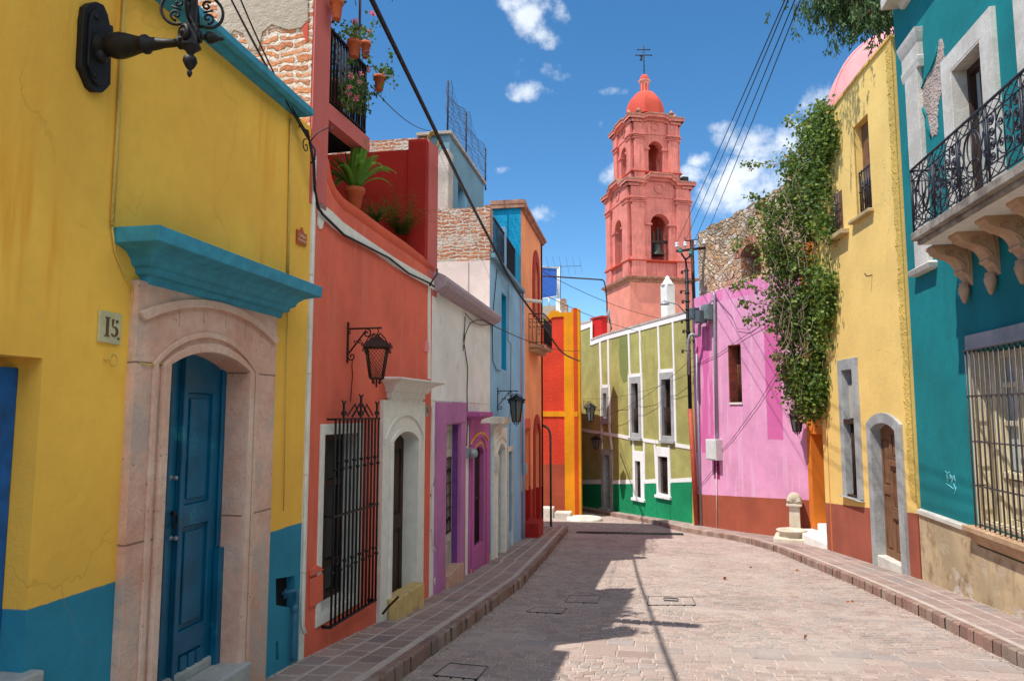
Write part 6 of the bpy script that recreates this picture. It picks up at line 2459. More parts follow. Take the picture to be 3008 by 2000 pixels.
# ================================================================== PALE YELLOW HOUSE (right)
house = thing('pale_yellow_house', 'pale yellow house with a brown foot and an arched grey stone doorway', 'house', YR.P(2, gz(13.3), -.3))
ztop = 7.38
Lr = YR.L
uw = (YR.s(2560, 480), YR.s(2510, 500), 4.02, 6.32)
uw = (YR.s(2556, 480), YR.s(2512, 480), YR.z(2540, 628), YR.z(2520, 362))
lw_ = (YR.s(2514, 1250), YR.s(2483, 1250), YR.z(2500, 1462), YR.z(2500, 1085))
dw = (YR.s(2646, 1450), YR.s(2574, 1450), YR.z(2590, 1634), YR.z(2576, 1262), YR.z(2612, 1250) + .04)
mb = MB()
prism_wall(mb, YR, [(.12, -2), (Lr, -2), (Lr, ztop - .02), (2.6, ztop - .05), (1.2, ztop), (.12, ztop)],
           [[(uw[0], uw[2]), (uw[1], uw[2]), (uw[1], uw[3]), (uw[0], uw[3])],
            [(lw_[0] - .03, lw_[2] - .03), (lw_[1] + .03, lw_[2] - .03), (lw_[1] + .03, lw_[3] + .03), (lw_[0] - .03, lw_[3] + .03)],
            [(dw[0] - .05, -1.9), (dw[1] + .05, -1.9), (dw[1] + .05, dw[4] + .05), (dw[0] - .05, dw[4] + .05)]])
mb.build('wall', M['yellow_right'], house)
# ragged corner where the plaster stops short of the teal house
r = random.Random(2)
edgeL = []
z = 7.3
while z > .35:
    edgeL.append((.30 + r.uniform(-.035, .035), z))
    z -= r.uniform(.04, .09)
mb = MB()
mb.poly(YR, [(.115, .3), (.115, 7.34)] + edgeL, .0, .014)
for k in range(160):
    z = r.uniform(.5, 7.25)
    a_ = r.uniform(.008, .022)
    mb.lathe(YR.P(r.uniform(.16, .32), z, .012), [(a_, 0), (a_ * .8, .008), (a_ * .3, .012)], 6, axis=YR.n, sm=False, rot=r.random() * 6)
mb.build('ragged_edge', M['rough_yellow'], house)
YN = Fr((3.97, 11.44), (9, 11.44), (0, -1))
YE = Fr((3.62, 15.36), (9, 15.6), (0, 1))
mb = MB()
mb.box(YE, 0.01, 4, -2, ztop - .1, -.3, 0)
mb.build('end_wall', M['orange_gate'], house)
mb = MB()
mb.box(YR, .12, Lr, ztop - .25, ztop - .12, -4, -.36)
mb.build('roof', M['raw_plaster'], house)
mb = MB()
tp = [(Lr, ztop - .02), (2.6, ztop - .05), (1.2, ztop), (.12, ztop)]
mb.poly(YR, [(a, b + .045) for (a, b) in tp] + [(a, b) for (a, b) in tp[::-1]], -.36, .03)
mb.build('wall_top', M['rough_yellow'], house)
# upper window
M['yellow_sill'] = stone('ochre_stained_sill', lin(196, 172, 120), lin(170, 150, 116), pits=False)
mb = MB()
mb.poly(YR, [(uw[0] - .06, uw[2] - .06), (uw[1] + .22, uw[2] - .06), (uw[1] + .22, uw[2]), (uw[0] - .06, uw[2])], -.3, .09)
win = mb.build('window', M['yellow_sill'], house, bevel=.01)
mb = MB()
mb.box(YR, uw[0], uw[1], uw[2], uw[3], -.34, -.13)
mb.build('shutter', M['wood'], win)
mb = MB()
grille(mb, YR, uw[0] + .03, uw[1] - .03, uw[2], lerp(uw[2], uw[3], .50), -.05, 7, (uw[2] + .1, lerp(uw[2], uw[3], .48)), .012, knobs=(uw[2] + .45,), sides=False)
mb.build('grille', M['iron_grey'], win)
mb = MB()
mb.poly(YR, [(uw[1], uw[2]), (uw[1] + .17, uw[2]), (uw[1] + .17, uw[3] - .2), (uw[1], uw[3] + .1)], -.02, .012)
mb.build('reveal', M['yellow_right'], win)
# second upper window half behind the ivy
mb = MB()
q0, q1 = YR.s(2475, 600), YR.s(2462, 600)
mb.box(YR, q0, q1 + .1, YR.z(2470, 683), YR.z(2470, 560), .0, .012)
w2_ = mb.build('window', M['wood'], house)
mb = MB()
mb.box(YR, q0 - .25, q1 + .45, YR.z(2470, 700), YR.z(2470, 686), 0, .14)
mb.build('sill', M['yellow_sill'], w2_, bevel=.01)
mb = MB()
grille(mb, YR, q0 + .02, q1 + .1, YR.z(2470, 683), YR.z(2470, 560), .06, 4, (YR.z(2470, 640), YR.z(2470, 600)), .007, sides=True)
mb.build('grille', M['grille_grey'], w2_)
# lower window with stone frame
f0, f1 = YR.s(2529, 1250), YR.s(2472, 1250)
ft, fb = YR.z(2500, 1052), YR.z(2505, 1458)
mb = MB()
mb.poly(YR, [(f0, fb), (f1, fb - .02), (f1, ft), (f0, ft)], -.33, .035, [[(lw_[0], lw_[2]), (lw_[1], lw_[2]), (lw_[1], lw_[3]), (lw_[0], lw_[3])]])
mb.poly(YR, [(f0 - .02, fb - .02), (f1 + .06, fb - .02), (f1 + .06, lw_[2] - .0), (f0 - .02, lw_[2] - .0)], -.02, .09)
win = mb.build('window', M['grey_stone'], house, bevel=.008)
mid_z = YR.z(2500, 1236)
mb = MB()
mb.box(YR, lw_[0], lw_[1], mid_z + .05, lw_[3] - .25, -.18, -.09)
mb.build('upper_shutter', M['grey_wood'], win)
mb = MB()
mb.box(YR, lw_[0], lw_[1], lw_[2], lw_[3], -.325, -.15)
mb.build('pane', M['dark_pane'], win)
mb = MB()
mb.box(YR, lw_[0], lw_[1], mid_z - .05, mid_z + .03, -.16, .03)
mb.box(YR, lw_[0], lw_[0] + .10, lw_[2], mid_z - .05, -.14, -.09)
mb.box(YR, lw_[1] - .12, lw_[1] - .02, lw_[2], mid_z - .05, -.14, -.09)
for k in range(4):
    s_ = lerp(lw_[0] + .12, lw_[1] - .15, k / 3)
    mb.tube([YR.P(s_, lw_[2], -.05), YR.P(s_, mid_z - .05, -.05)], .012, 5)
mb.box(YR, lw_[0], lw_[1], lw_[2], lw_[2] + .06, -.16, .02)
mb.build('frame', M['dark_wood'], win)
# doorway
s0, s1 = YR.s(2662, 1450), YR.s(2562, 1450)
zs, za = YR.z(2562, 1243), YR.z(2605, 1212)
mb = MB()
outer = [(s1, dw[2] - .25)] + arch(s0, s1, 0, zs, za)[2:][::-1] + [(s0, dw[2] - .25)]
inner = arch(dw[0], dw[1], dw[2] - .05, dw[3], dw[4])
ou_ = arch(s0, s1, -1.1, zs, za)
in_ = arch(dw[0], dw[1], -1.1, dw[3], dw[4])
mb.poly(YR, ou_[1:] + ou_[:1] + (in_[1:] + in_[:1])[::-1], -.33, .05)
sr = mb.build('door_surround', M['grey_stone'], house, bevel=.008)
dz0 = dw[2]
mb = MB()
dm = dw[0] + .62 * (dw[1] - dw[0])
panel_leaf(mb, YR, dw[0], dm, dz0, dw[4] + .02, -.10, [(dw[0] + .10, dm - .08, dz0 + .12, dz0 + .62), (dw[0] + .10, dm - .08, dz0 + .82, dz0 + 1.42), (dw[0] + .10, dm - .08, dz0 + 1.62, dz0 + 1.98)], .05)
mb.box(YR, dw[0], dm, dz0 + .66, dz0 + .78, -.1, -.07)
mb.box(YR, dw[0], dm, dz0 + 1.48, dz0 + 1.57, -.1, -.06)
dr = mb.build('door', M['wood'], house, bevel=.005)
mb = MB()
panel_leaf(mb, YR, dm + .01, dw[1] + .03, dz0, dw[4] + .02, -.115, [(dm + .08, dw[1] - .04, dz0 + .12, dz0 + 1.0), (dm + .08, dw[1] - .04, dz0 + 1.15, dz0 + 1.9)], .05)
mb.build('door', M['wood'], house, bevel=.005)
mb = MB()
mb.box(YR, dw[0] - .02, dw[1] + .03, -1.3, dz0 + .01, -.3, .03)
mb.build('doorstep', M['pale_stone'], house, bevel=.012)
mb = MB()
hb = YR.sz(2562, 808)
mb.tube([YR.P(*hb, 0), YR.P(hb[0], hb[1] - .02, .09), YR.P(hb[0], hb[1] + .03, .12)], .01, 5)
tag(mb.build('wall_hook', M['rust'], loc=YR.P(*hb, 0)), 'small iron hook high on the pale yellow wall', 'hook')

# rose coloured dome rising behind
t = thing('rose_dome', 'rose pink ribbed dome rising behind the pale yellow house', 'dome', (7.6, 24.0, -2))
dist = 27.0
cdir = ray(2702, 330)
c = V((cdir.x, cdir.y, 0)) * (dist / cdir.y)
cz = EYE + cdir.z * (dist / cdir.y)
c = V((c.x, c.y, cz))
Rr = 268 / FPX * V((c.x, c.y, 0)).dot(V((-math.sin(YAW), math.cos(YAW), 0)))
t.location = (c.x, c.y, -2)
mb = MB()
prof = [(Rr * math.cos(a), Rr * math.sin(a)) for a in [lerp(0, pi / 2 - .02, k / 22) for k in range(23)]]
mb.lathe(c, prof, 48)
mb.lathe(V((c.x, c.y, -2)), [(Rr * 1.02, 0), (Rr * 1.02, cz + 2 - .3), (Rr * 1.06, cz + 2 - .25), (Rr * 1.06, cz + 2)], 48)
mb.build('shell', M['pink_dome'], t)
mb = MB()
for k in range(8):
    a = 2 * pi * k / 8 + 3.35
    d = V((math.cos(a), math.sin(a), 0))
    mb.tube([c + d * Rr * 1.005 * math.cos(b) + V((0, 0, Rr * 1.005 * math.sin(b))) for b in [lerp(0, pi / 2 - .05, j / 16) for j in range(17)]], .055, 6)
mb.build('rib', M['pink_dome'], t)

# ================================================================== TEAL HOUSE
house = thing('teal_house', 'teal house with a stone foot, white pilaster and an iron balcony on carved corbels', 'house', TE.P(13, gz(9), -.3))
fw = (TE.s(2906, 300), TE.s(2812, 300), 3.72, TE.z(2812, 202))          # french window
gw = (8.9, TE.s(2868, 1280), .262, 2.33)                                  # grilled window opening
gw = (gw[0], TE.s(2862, 1280) - .02, .262, 2.33)
SE = TE.L
mb = MB()
prism_wall(mb, TE, [(0, -2), (SE, -2), (SE, 8.4), (0, 8.4)], [[(fw[0], fw[2] - .1), (fw[1], fw[2] - .1), (fw[1], fw[3]), (fw[0], fw[3])], [(gw[0], gw[2] + .02), (gw[1], gw[2] + .02), (gw[1], gw[3]), (gw[0], gw[3])]], t=.5)
mb.build('wall', M['teal'], house)
mb = MB()
mb.poly(TE, [(0, -1.5), (SE, -1.5), (SE, .17), (gw[1] + .06, .19), (gw[1] + .06, .02), (0, .02)], .0, .03)
mb.build('plinth', M['plinth'], house)
mb = MB()
mb.cornice(TE, gw[1] + .07, SE - .01, [(.03, .15), (.06, .155), (.06, .205), (0, .225)], False, False)
mb.build('plinth_moulding', M['pale_stone'], house)
mb = MB()
mb.cornice(TE, 5, gw[1] + .0, [(.03, .04), (.05, .07), (.09, .10), (.12, .18), (.15, .19), (.15, .25), (0, .262)], False, True)
mb.build('window_ledge', M['corbel_stone'], house, bevel=.005)
# end wall
EN = Fr((3.98, 11.33), (9, 11.33), (0, 1))
mb = MB()
mb.box(EN, 0.01, 4, -2, 8.3, -.3, .0)
mb.build('end_wall', M['teal'], house)
mb = MB()
mb.box(TE, 0, SE, 8.2, 8.35, -4, -.51)
mb.build('roof', M['raw_plaster'], house)
# pilaster
p0, p1 = TE.s(2706, 400, .06), TE.s(2668, 400, .06)
zc = TE.z(2660, 130, .06)
mb = MB()
mb.box(TE, p0, p1, 3.62, zc, 0, .07)
mb.cornice(TE, p0 + .0, p1 - .0, [(.07, zc - .55), (.085, zc - .45), (.085, zc - .40), (.072, zc - .38), (.072, zc - .2), (.085, zc - .16), (.11, zc - .06), (.12, zc), (0, zc + .02)])
mb.cornice(TE, p0 - .02, p1 + .05, [(.05, 3.52), (.10, 3.53), (.12, 3.60), (.07, 3.63), (0, 3.63)])
mb.build('pilaster', M['pale_stone'], house, bevel=.006)
mb = MB()
mb.box(TE, TE.s(3010, 250), TE.s(3010, 250) - .5, 3.72, 7, 0, .06)
mb.build('pilaster', M['pale_stone'], house, bevel=.006)
mb = MB()
sk, zk = TE.sz(2587, 33, .25)
mb.cornice(TE, 0, sk - .25, [(0, zk - .14), (.05, zk - .12), (.07, zk - .02), (.25, zk), (.25, zk + .22), (.30, zk + .26), (.34, zk + .5), (0, zk + .6)], False, True)
mb.build('cornice', M['pale_stone'], house, bevel=.01)
# fallen plaster
mb = MB()
pk = [(800, 235), (825, 230), (830, 300), (845, 390), (842, 430), (835, 470), (815, 540), (800, 590), (796, 640), (790, 680), (797, 720), (790, 775), (762, 790), (752, 740), (738, 700), (740, 660), (718, 630), (708, 600), (690, 575), (690, 555), (715, 500), (735, 440), (765, 400), (785, 340), (798, 290)]
r = random.Random(9)
pp = P3(TE, *[(2350 + .51 * x, .51 * y) for (x, y) in pk])
fine = []
for a, b in zip(pp, pp[1:] + pp[:1]):
    for k in range(3):
        fine.append((lerp(a[0], b[0], k / 3) + r.uniform(-.018, .018), lerp(a[1], b[1], k / 3) + r.uniform(-.018, .018)))
mb.poly(TE, fine, 0, .006)
ctr = (sum(p[0] for p in pp) / len(pp), sum(p[1] for p in pp) / len(pp))
def inside(p, poly):
    c = False
    for (a, b) in zip(poly, poly[1:] + poly[:1]):
        if (a[1] > p[1]) != (b[1] > p[1]) and p[0] < (b[0] - a[0]) * (p[1] - a[1]) / (b[1] - a[1]) + a[0]:
            c = not c
    return c
s_lo, s_hi = min(p[0] for p in pp), max(p[0] for p in pp)
z_lo, z_hi = min(p[1] for p in pp), max(p[1] for p in pp)
for k in range(900):
    q = (r.uniform(s_lo, s_hi), r.uniform(z_lo, z_hi))
    if inside(q, pp):
        a_ = r.uniform(.008, .024)
        mb.lathe(TE.P(q[0], q[1], .004), [(a_, 0), (a_ * .8, .006), (a_ * .3, .010)], 6, axis=TE.n, sm=False, rot=r.random() * 6)
mb.build('bare_render', stone('bare_rubble_render', lin(196, 180, 168), lin(170, 150, 140), pits=True), house)
mb = MB()
lip = P3(TE, *[(2350 + .51 * x, .51 * y) for (x, y) in ((798, 262), (790, 330), (765, 395), (735, 440), (712, 500), (690, 555), (690, 578), (708, 604), (720, 634), (738, 668), (738, 702), (752, 742), (760, 790))])
mb.tube([TE.P(p[0] + .015, p[1], .012) for p in lip], [.012 + .008 * (k % 3) for k in range(len(lip))], 5)
mb.build('plaster_lip', M['teal'], house)
# french window
f0, f1, ft = TE.s(2934, 300), TE.s(2783, 300), TE.z(2786, 174)
f0 = fw[0] - (f1 - fw[1])
mb = MB()
mb.poly(TE, [(f0, fw[2]), (fw[0], fw[2]), (fw[0], fw[3]), (fw[1], fw[3]), (fw[1], fw[2]), (f1, fw[2]), (f1, ft), (f0, ft)], -.02, .06)
win = mb.build('french_window', M['pale_stone'], house, bevel=.008)
mb = MB()
for (a, b, c_, d) in ((fw[1] - .02, fw[1] - .001, fw[2], fw[3]), (fw[0] + .001, fw[0] + .02, fw[2], fw[3])):
    mb.box(TE, a, b, c_, d, -.16, .056)
mb.box(TE, fw[0] + .021, fw[1] - .021, fw[3] - .02, fw[3] - .001, -.16, .056)
mb.build('reveal', M['pale_stone'], win)
mb = MB()
mb.box(TE, fw[0], fw[1], fw[2], fw[3], -.28, -.20)
mb.build('pane', M['curtain_pane'], win)
mb = MB()
fm = (fw[0] + fw[1]) / 2
for (a, b) in ((fw[0] + .02, fm - .01), (fm + .01, fw[1] - .02)):
    mb.poly(TE, [(a, fw[2]), (b, fw[2]), (b, fw[3] - .02), (a, fw[3] - .02)], -.20, -.12, [[(a + .05, fw[2] + .5), (b - .05, fw[2] + .5), (b - .05, fw[3] - .10), (a + .05, fw[3] - .10)]])
mb.build('frame', M['dark_wood'], win)
# grilled window
g_hi, g_lo = gw[1], gw[0]
ltop = TE.z(2845, 986)
mb = MB()
mb.box(TE, 5, g_hi + .04, gw[3] + .0, ltop, .0, .035)
lint = mb.build('window', M['grey_stone'], house, bevel=.01)
mb = MB()
mb.box(TE, g_hi - .03, g_hi - .001, gw[2] + .022, gw[3] - .001, -.30, .03)
mb.box(TE, g_lo + .001, g_hi - .031, gw[2] + .022, gw[2] + .06, -.30, .0)
mb.build('reveal', stone('cream_reveal', lin(222, 208, 176), lin(206, 190, 158), pits=False), lint)
fx0 = TE.s(2916, 1200, -.16)
mb = MB()
wz0, wz1 = gw[2] + .06, gw[3] - .02
q = fx0
mb.box(TE, q - .10, q + .05, wz0, wz1, -.24, -.16)
pan = []
leafw = .46
for k in range(2):
    b = q - .11 - k * (leafw + .02)
    a = b - leafw
    z_ = [wz0 + .06, wz0 + .52, wz0 + .60, wz0 + 1.12, wz0 + 1.18, wz0 + 1.56, wz0 + 1.62, wz1 - .08]
    mb.poly(TE, [(a, wz0), (b, wz0), (b, wz1), (a, wz1)], -.25, -.19, [[(a + .08, z_[j]), (b - .08, z_[j]), (b - .08, z_[j + 1]), (a + .08, z_[j + 1])] for j in (0, 2, 4, 6)])
    mb.box(TE, a + .09, b - .09, wz0 + .07, wz0 + .5, -.24, -.205)
    mb.box(TE, a, b, wz0 + .525, wz0 + .59, -.19, -.165)
mb.build('casement', M['cream_wood'], lint, bevel=.005)
mb = MB()
mb.box(TE, g_lo, q, wz0, wz1, -.36, -.252)
mb.build('pane', M['curtain_pane'], lint)
mb = MB()
gs1 = TE.s(2850, 1280, .11)
gs0 = gs1 - 3.0
nb = 27
grille(mb, TE, gs0, gs1, .27, gw[3] - .005, .11, nb, (TE.z(2850, 1163, .11), TE.z(2856, 1296, .11), TE.z(2861, 1424, .11)), .0095, sides=True)
mb.box(TE, gs0, gs1 + .02, gw[3] - .015, gw[3], .09, .13)
mb.build('grille', M['grille_grey'], lint)
mb = MB()
for pts in (((2777, 1383), (2784, 1390), (2790, 1386)), ((2783, 1388), (2782, 1402), (2785, 1415)), ((2786, 1412), (2791, 1392), (2797, 1412)), ((2785, 1404), (2796, 1404)), ((2794, 1396), (2797, 1420), (2800, 1398)), ((2799, 1412), (2803, 1396), (2808, 1418)), ((2800, 1408), (2808, 1410)), ((2802, 1420), (2807, 1436), (2805, 1450), (2809, 1430)), ((2780, 1420), (2792, 1428), (2802, 1436))):
    mb.tube([TE.at(x, y, .001) for (x, y) in pts], .007, 4)
tag(mb.build('graffiti', plain('pale_chalk_paint', lin(120, 200, 210), .1, .8), loc=TE.at(2795, 1440)), 'small pale scribbled graffiti tag low on the teal wall', 'graffiti')
# balcony
o_ = .66
bs1 = TE.s(2676, 711, o_)
bs0 = bs1 - 4.6
zb = TE.z(2676, 711, o_)
mb = MB()
mb.box(TE, bs0, bs1, zb, zb + .10, 0, o_)
mb.box(TE, bs0, bs1 - .02, zb - .05, zb, 0, o_ - .06)
mb.build('balcony_slab', stone('weathered_slab_stone', lin(170, 160, 146), lin(120, 108, 96), pits=True, scale=5), house, bevel=.012)
mb = MB()
mb.box(TE, bs0, bs1 - .05, zb - .055, zb - .048, 0, o_ - .1)
mb.build('balcony_soffit', M['white_paint'], house)
zt_ = TE.z(2665, 505, o_)
z0_ = zb + .10


def rail_run(mb, f, L, pan):
    """scrolled wrought iron: handrail, two narrow bands and tall ovals, circles and spirals between"""
    top, t2 = zt_, zt_ - .13
    bot, b2 = z0_ + .04, z0_ + .17
    ln = lambda a, b, r=.007: mb.tube([f(*a), f(*b)], r, 5)
    ln((0, top), (L, top), .016)
    for z in (t2, b2, bot):
        ln((0, z), (L, z), .009)
    n = max(1, round(L / pan))
    w = L / n
    cr = lambda pts, r=.0075: mb.tube([f(*p) for p in pts], r, 5, caps=False)
    for k in range(n):
        u = k * w
        m = u + w * .5
        h = t2 - b2
        zc_ = (t2 + b2) / 2
        ln((u, z0_), (u, top), .011)
        for (za_, zb2) in ((t2, top), (bot, b2)):
            cr(arc2((m, (za_ + zb2) / 2), .05, .055, 0, 2 * pi, 12))
            for q in (-1, 1):
                cr([(m + q * .05, (za_ + zb2) / 2), (m + q * w * .25, zb2 - .01), (m + q * w * .36, (za_ + zb2) / 2), (m + q * w * .25, za_ + .01), (m + q * .05, (za_ + zb2) / 2)], .006)
                ln((m + q * w * .36, (za_ + zb2) / 2), (m + q * w * .5, za_), .006)
                ln((m + q * w * .36, (za_ + zb2) / 2), (m + q * w * .5, zb2), .006)
        if k % 2 == 0:      # tall oval with a smaller one and a ring inside
            cr(arc2((m, zc_), w * .30, h * .49, 0, 2 * pi, 24), .010)
            cr(arc2((m, zc_ + .06), w * .16, h * .33, 0, 2 * pi, 20))
            cr(arc2((m, zc_ - .12), w * .20, h * .12, 0, 2 * pi, 16))
            ln((m, b2), (m, t2), .008)
            for q in (-1, 1):
                cr([(m + q * w * .30, zc_), (m + q * w * .42, zc_ + h * .3), (m + q * w * .36, t2)])
                cr([(m + q * w * .30, zc_), (m + q * w * .42, zc_ - h * .3), (m + q * w * .36, b2)])
                for z in (zc_ + h * .2, zc_ - h * .2):
                    cr(scroll2((m + q * w * .42, z), .045, 1.3, pi / 2, 12), .006)
        else:               # lyre with stacked spirals on both sides
            for q in (-1, 1):
                for j, z in enumerate((b2 + h * .12, b2 + h * .37, b2 + h * .62, b2 + h * .87)):
                    cr(scroll2((m + q * w * .36, z), h * .115, 1.9, pi / 2 if j % 2 else -pi / 2, 20, sgn=q), .0085)
                cr([(m + q * w * .24, b2), (m + q * w * .22, zc_ - h * .2), (m + q * w * .08, zc_), (m + q * w * .20, zc_ + h * .2), (m + q * w * .22, t2)], .009)
                cr(scroll2((m + q * w * .09, zc_ + h * .22), h * .10, 1.5, 0, 14, sgn=q), .007)
                cr(scroll2((m + q * w * .09, zc_ - h * .22), h * .10, 1.5, 0, 14, sgn=-q), .007)
            cr(arc2((m, zc_), w * .26, h * .46, 0, 2 * pi, 22), .008)
            ln((m, b2), (m, t2), .007)
        for q in (.06, .94):
            ln((u + w * q, b2), (u + w * q, t2), .007)
    ln((L, z0_), (L, top), .013)


mb = MB()
rail_run(mb, lambda u, z: TE.P(bs1 - .03 - u, z, o_ - .03), 4.5, .64)
rail_run(mb, lambda u, z: TE.P(bs1 - .03, z, u), o_ - .03, .63)
mb.build('balcony_railing', M['iron_grey'], house)
# carved corbels
def corbel(s):
    mb = MB()
    zt = zb - .05
    L = .43
    pr = [(0, 0), (L, 0), (L * 1.0, -.06), (L * .93, -.10), (L * .90, -.16), (L * .74, -.22), (L * .55, -.27), (L * .40, -.34), (L * .30, -.45), (L * .27, -.52), (L * .30, -.56), (L * .27, -.60), (L * .20, -.62), (L * .10, -.72), (L * .06, -.80), (0, -.86)]
    f = Fr(TE.P(s - .13, 0, 0).to_2d(), TE.P(s - .13, 0, 1).to_2d(), (0, -1))
    hw_ = .22
    mb.poly(f, [(a, zt + b * .58) for (a, b) in pr], -hw_, 0)
    body = mb.build('corbel', M['corbel_stone'], house, bevel=.012)
    mb = MB()
    mb.lathe(f.P(.065, zt - .71, -hw_ / 2), [(.010, .0), (.025, .02), (.045, .08), (.062, .15), (.066, .18), (.055, .20), (.05, .25)], 10)
    mb.build('drop', M['corbel_stone'], body)
    mb = MB()
    for o in (.002, -hw_ - .002):
        mb = MB()
        mb.tube([f.P(p[0], p[1], o) for p in scroll2((L * .62, zt - .10), .05, 1.4, 2.6, 18)], .011, 5)
        mb.tube([f.P(p[0], p[1], o) for p in scroll2((L * .30, zt - .12), .05, 1.4, 1.0, 18)], .011, 5)
        mb.tube([f.P(L * .5, zt - .15, o), f.P(L * .25, zt - .23, o), f.P(L * .16, zt - .29, o)], .012, 5)
        mb.tube([f.P(L * .15, zt - .06, o), f.P(L * .10, zt - .2, o), f.P(L * .10, zt - .32, o)], .010, 5)
        mb.build('carving', M['corbel_stone'], body)


cs = [TE.s(2846, 800) + .02]
cs.append(TE.s(2924, 760) + .02)
step = cs[0] - cs[1]
for k in range(5):
    corbel(cs[0] - k * step - .0)

# ================================================================== CHURCH TOWER
CF = V((-math.sin(YAW), math.cos(YAW), 0))      # level viewing direction and its right hand
CR_ = V((math.cos(YAW), math.sin(YAW), 0))
DT = 55.0
bt_ = math.radians(12.5)
e1 = CR_ * math.cos(bt_) + CF * math.sin(bt_)
e2 = CF * math.cos(bt_) - CR_ * math.sin(bt_)
fc = CF * DT + CR_ * ((1947 - CXP) / FPX * DT * 1.005)
W1 = 5.15                                         # lower stage
TF = Fr((fc - e1 * W1 / 2).to_2d(), (fc + e1 * W1 / 2).to_2d(), -e2)
tz = lambda py: TF.z(1938, py)
ctr = fc + e2 * W1 / 2
tower = thing('church_tower', 'salmon pink church bell tower of two arched stages with a red dome and iron cross', 'church tower', (ctr.x, ctr.y, -6))


class Side:
    """one face of the tower: s across the face from its middle, o outwards from the tower's axis"""

    def __init__(s, k):
        a = k * pi / 2
        s.u = e1 * math.cos(a) + e2 * math.sin(a)
        s.w = -e2 * math.cos(a) + e1 * math.sin(a)

    def P(s, a, z, o=0.0):
        p = ctr + s.u * a + s.w * o
        return V((p.x, p.y, z))


SIDES = [Side(k) for k in range(4)]


def ring(mb, half, prof):
    """square moulding round the tower"""
    for f in SIDES:
        for (o0, z0), (o1, z1) in zip(prof, prof[1:]):
            mb.quad(f.P(-half - o0, z0, half + o0), f.P(half + o0, z0, half + o0), f.P(half + o1, z1, half + o1), f.P(-half - o1, z1, half + o1))
    for (o, z) in (prof[0], prof[-1]):
        mb.quad(*[SIDES[0].P(x * (half + o), z, y * (half + o)) for (x, y) in ((-1, -1), (1, -1), (1, 1), (-1, 1))])


H1 = W1 / 2
zA0, zA1 = -6, tz(816)                 # plain base
mb = MB()
mb.poly(type('F', (), {'P': staticmethod(lambda a, b, o: ctr + e1 * a + e2 * b + V((0, 0, o)))}), [(-H1 - .1, -H1 - .1), (H1 + .1, -H1 - .1), (H1 + .1, H1 + .1), (-H1 - .1, H1 + .1)], zA0, zA1 - .3)
mb.build('base', M['salmon_base'], tower)
mb = MB()
ring(mb, H1, [(.1, zA1 - .45), (.16, zA1 - .4), (.2, zA1 - .25), (.38, zA1 - .16), (.42, zA1), (.0, zA1 + .1)])
mb.build('base_cornice', M['weathered_edge'], tower)


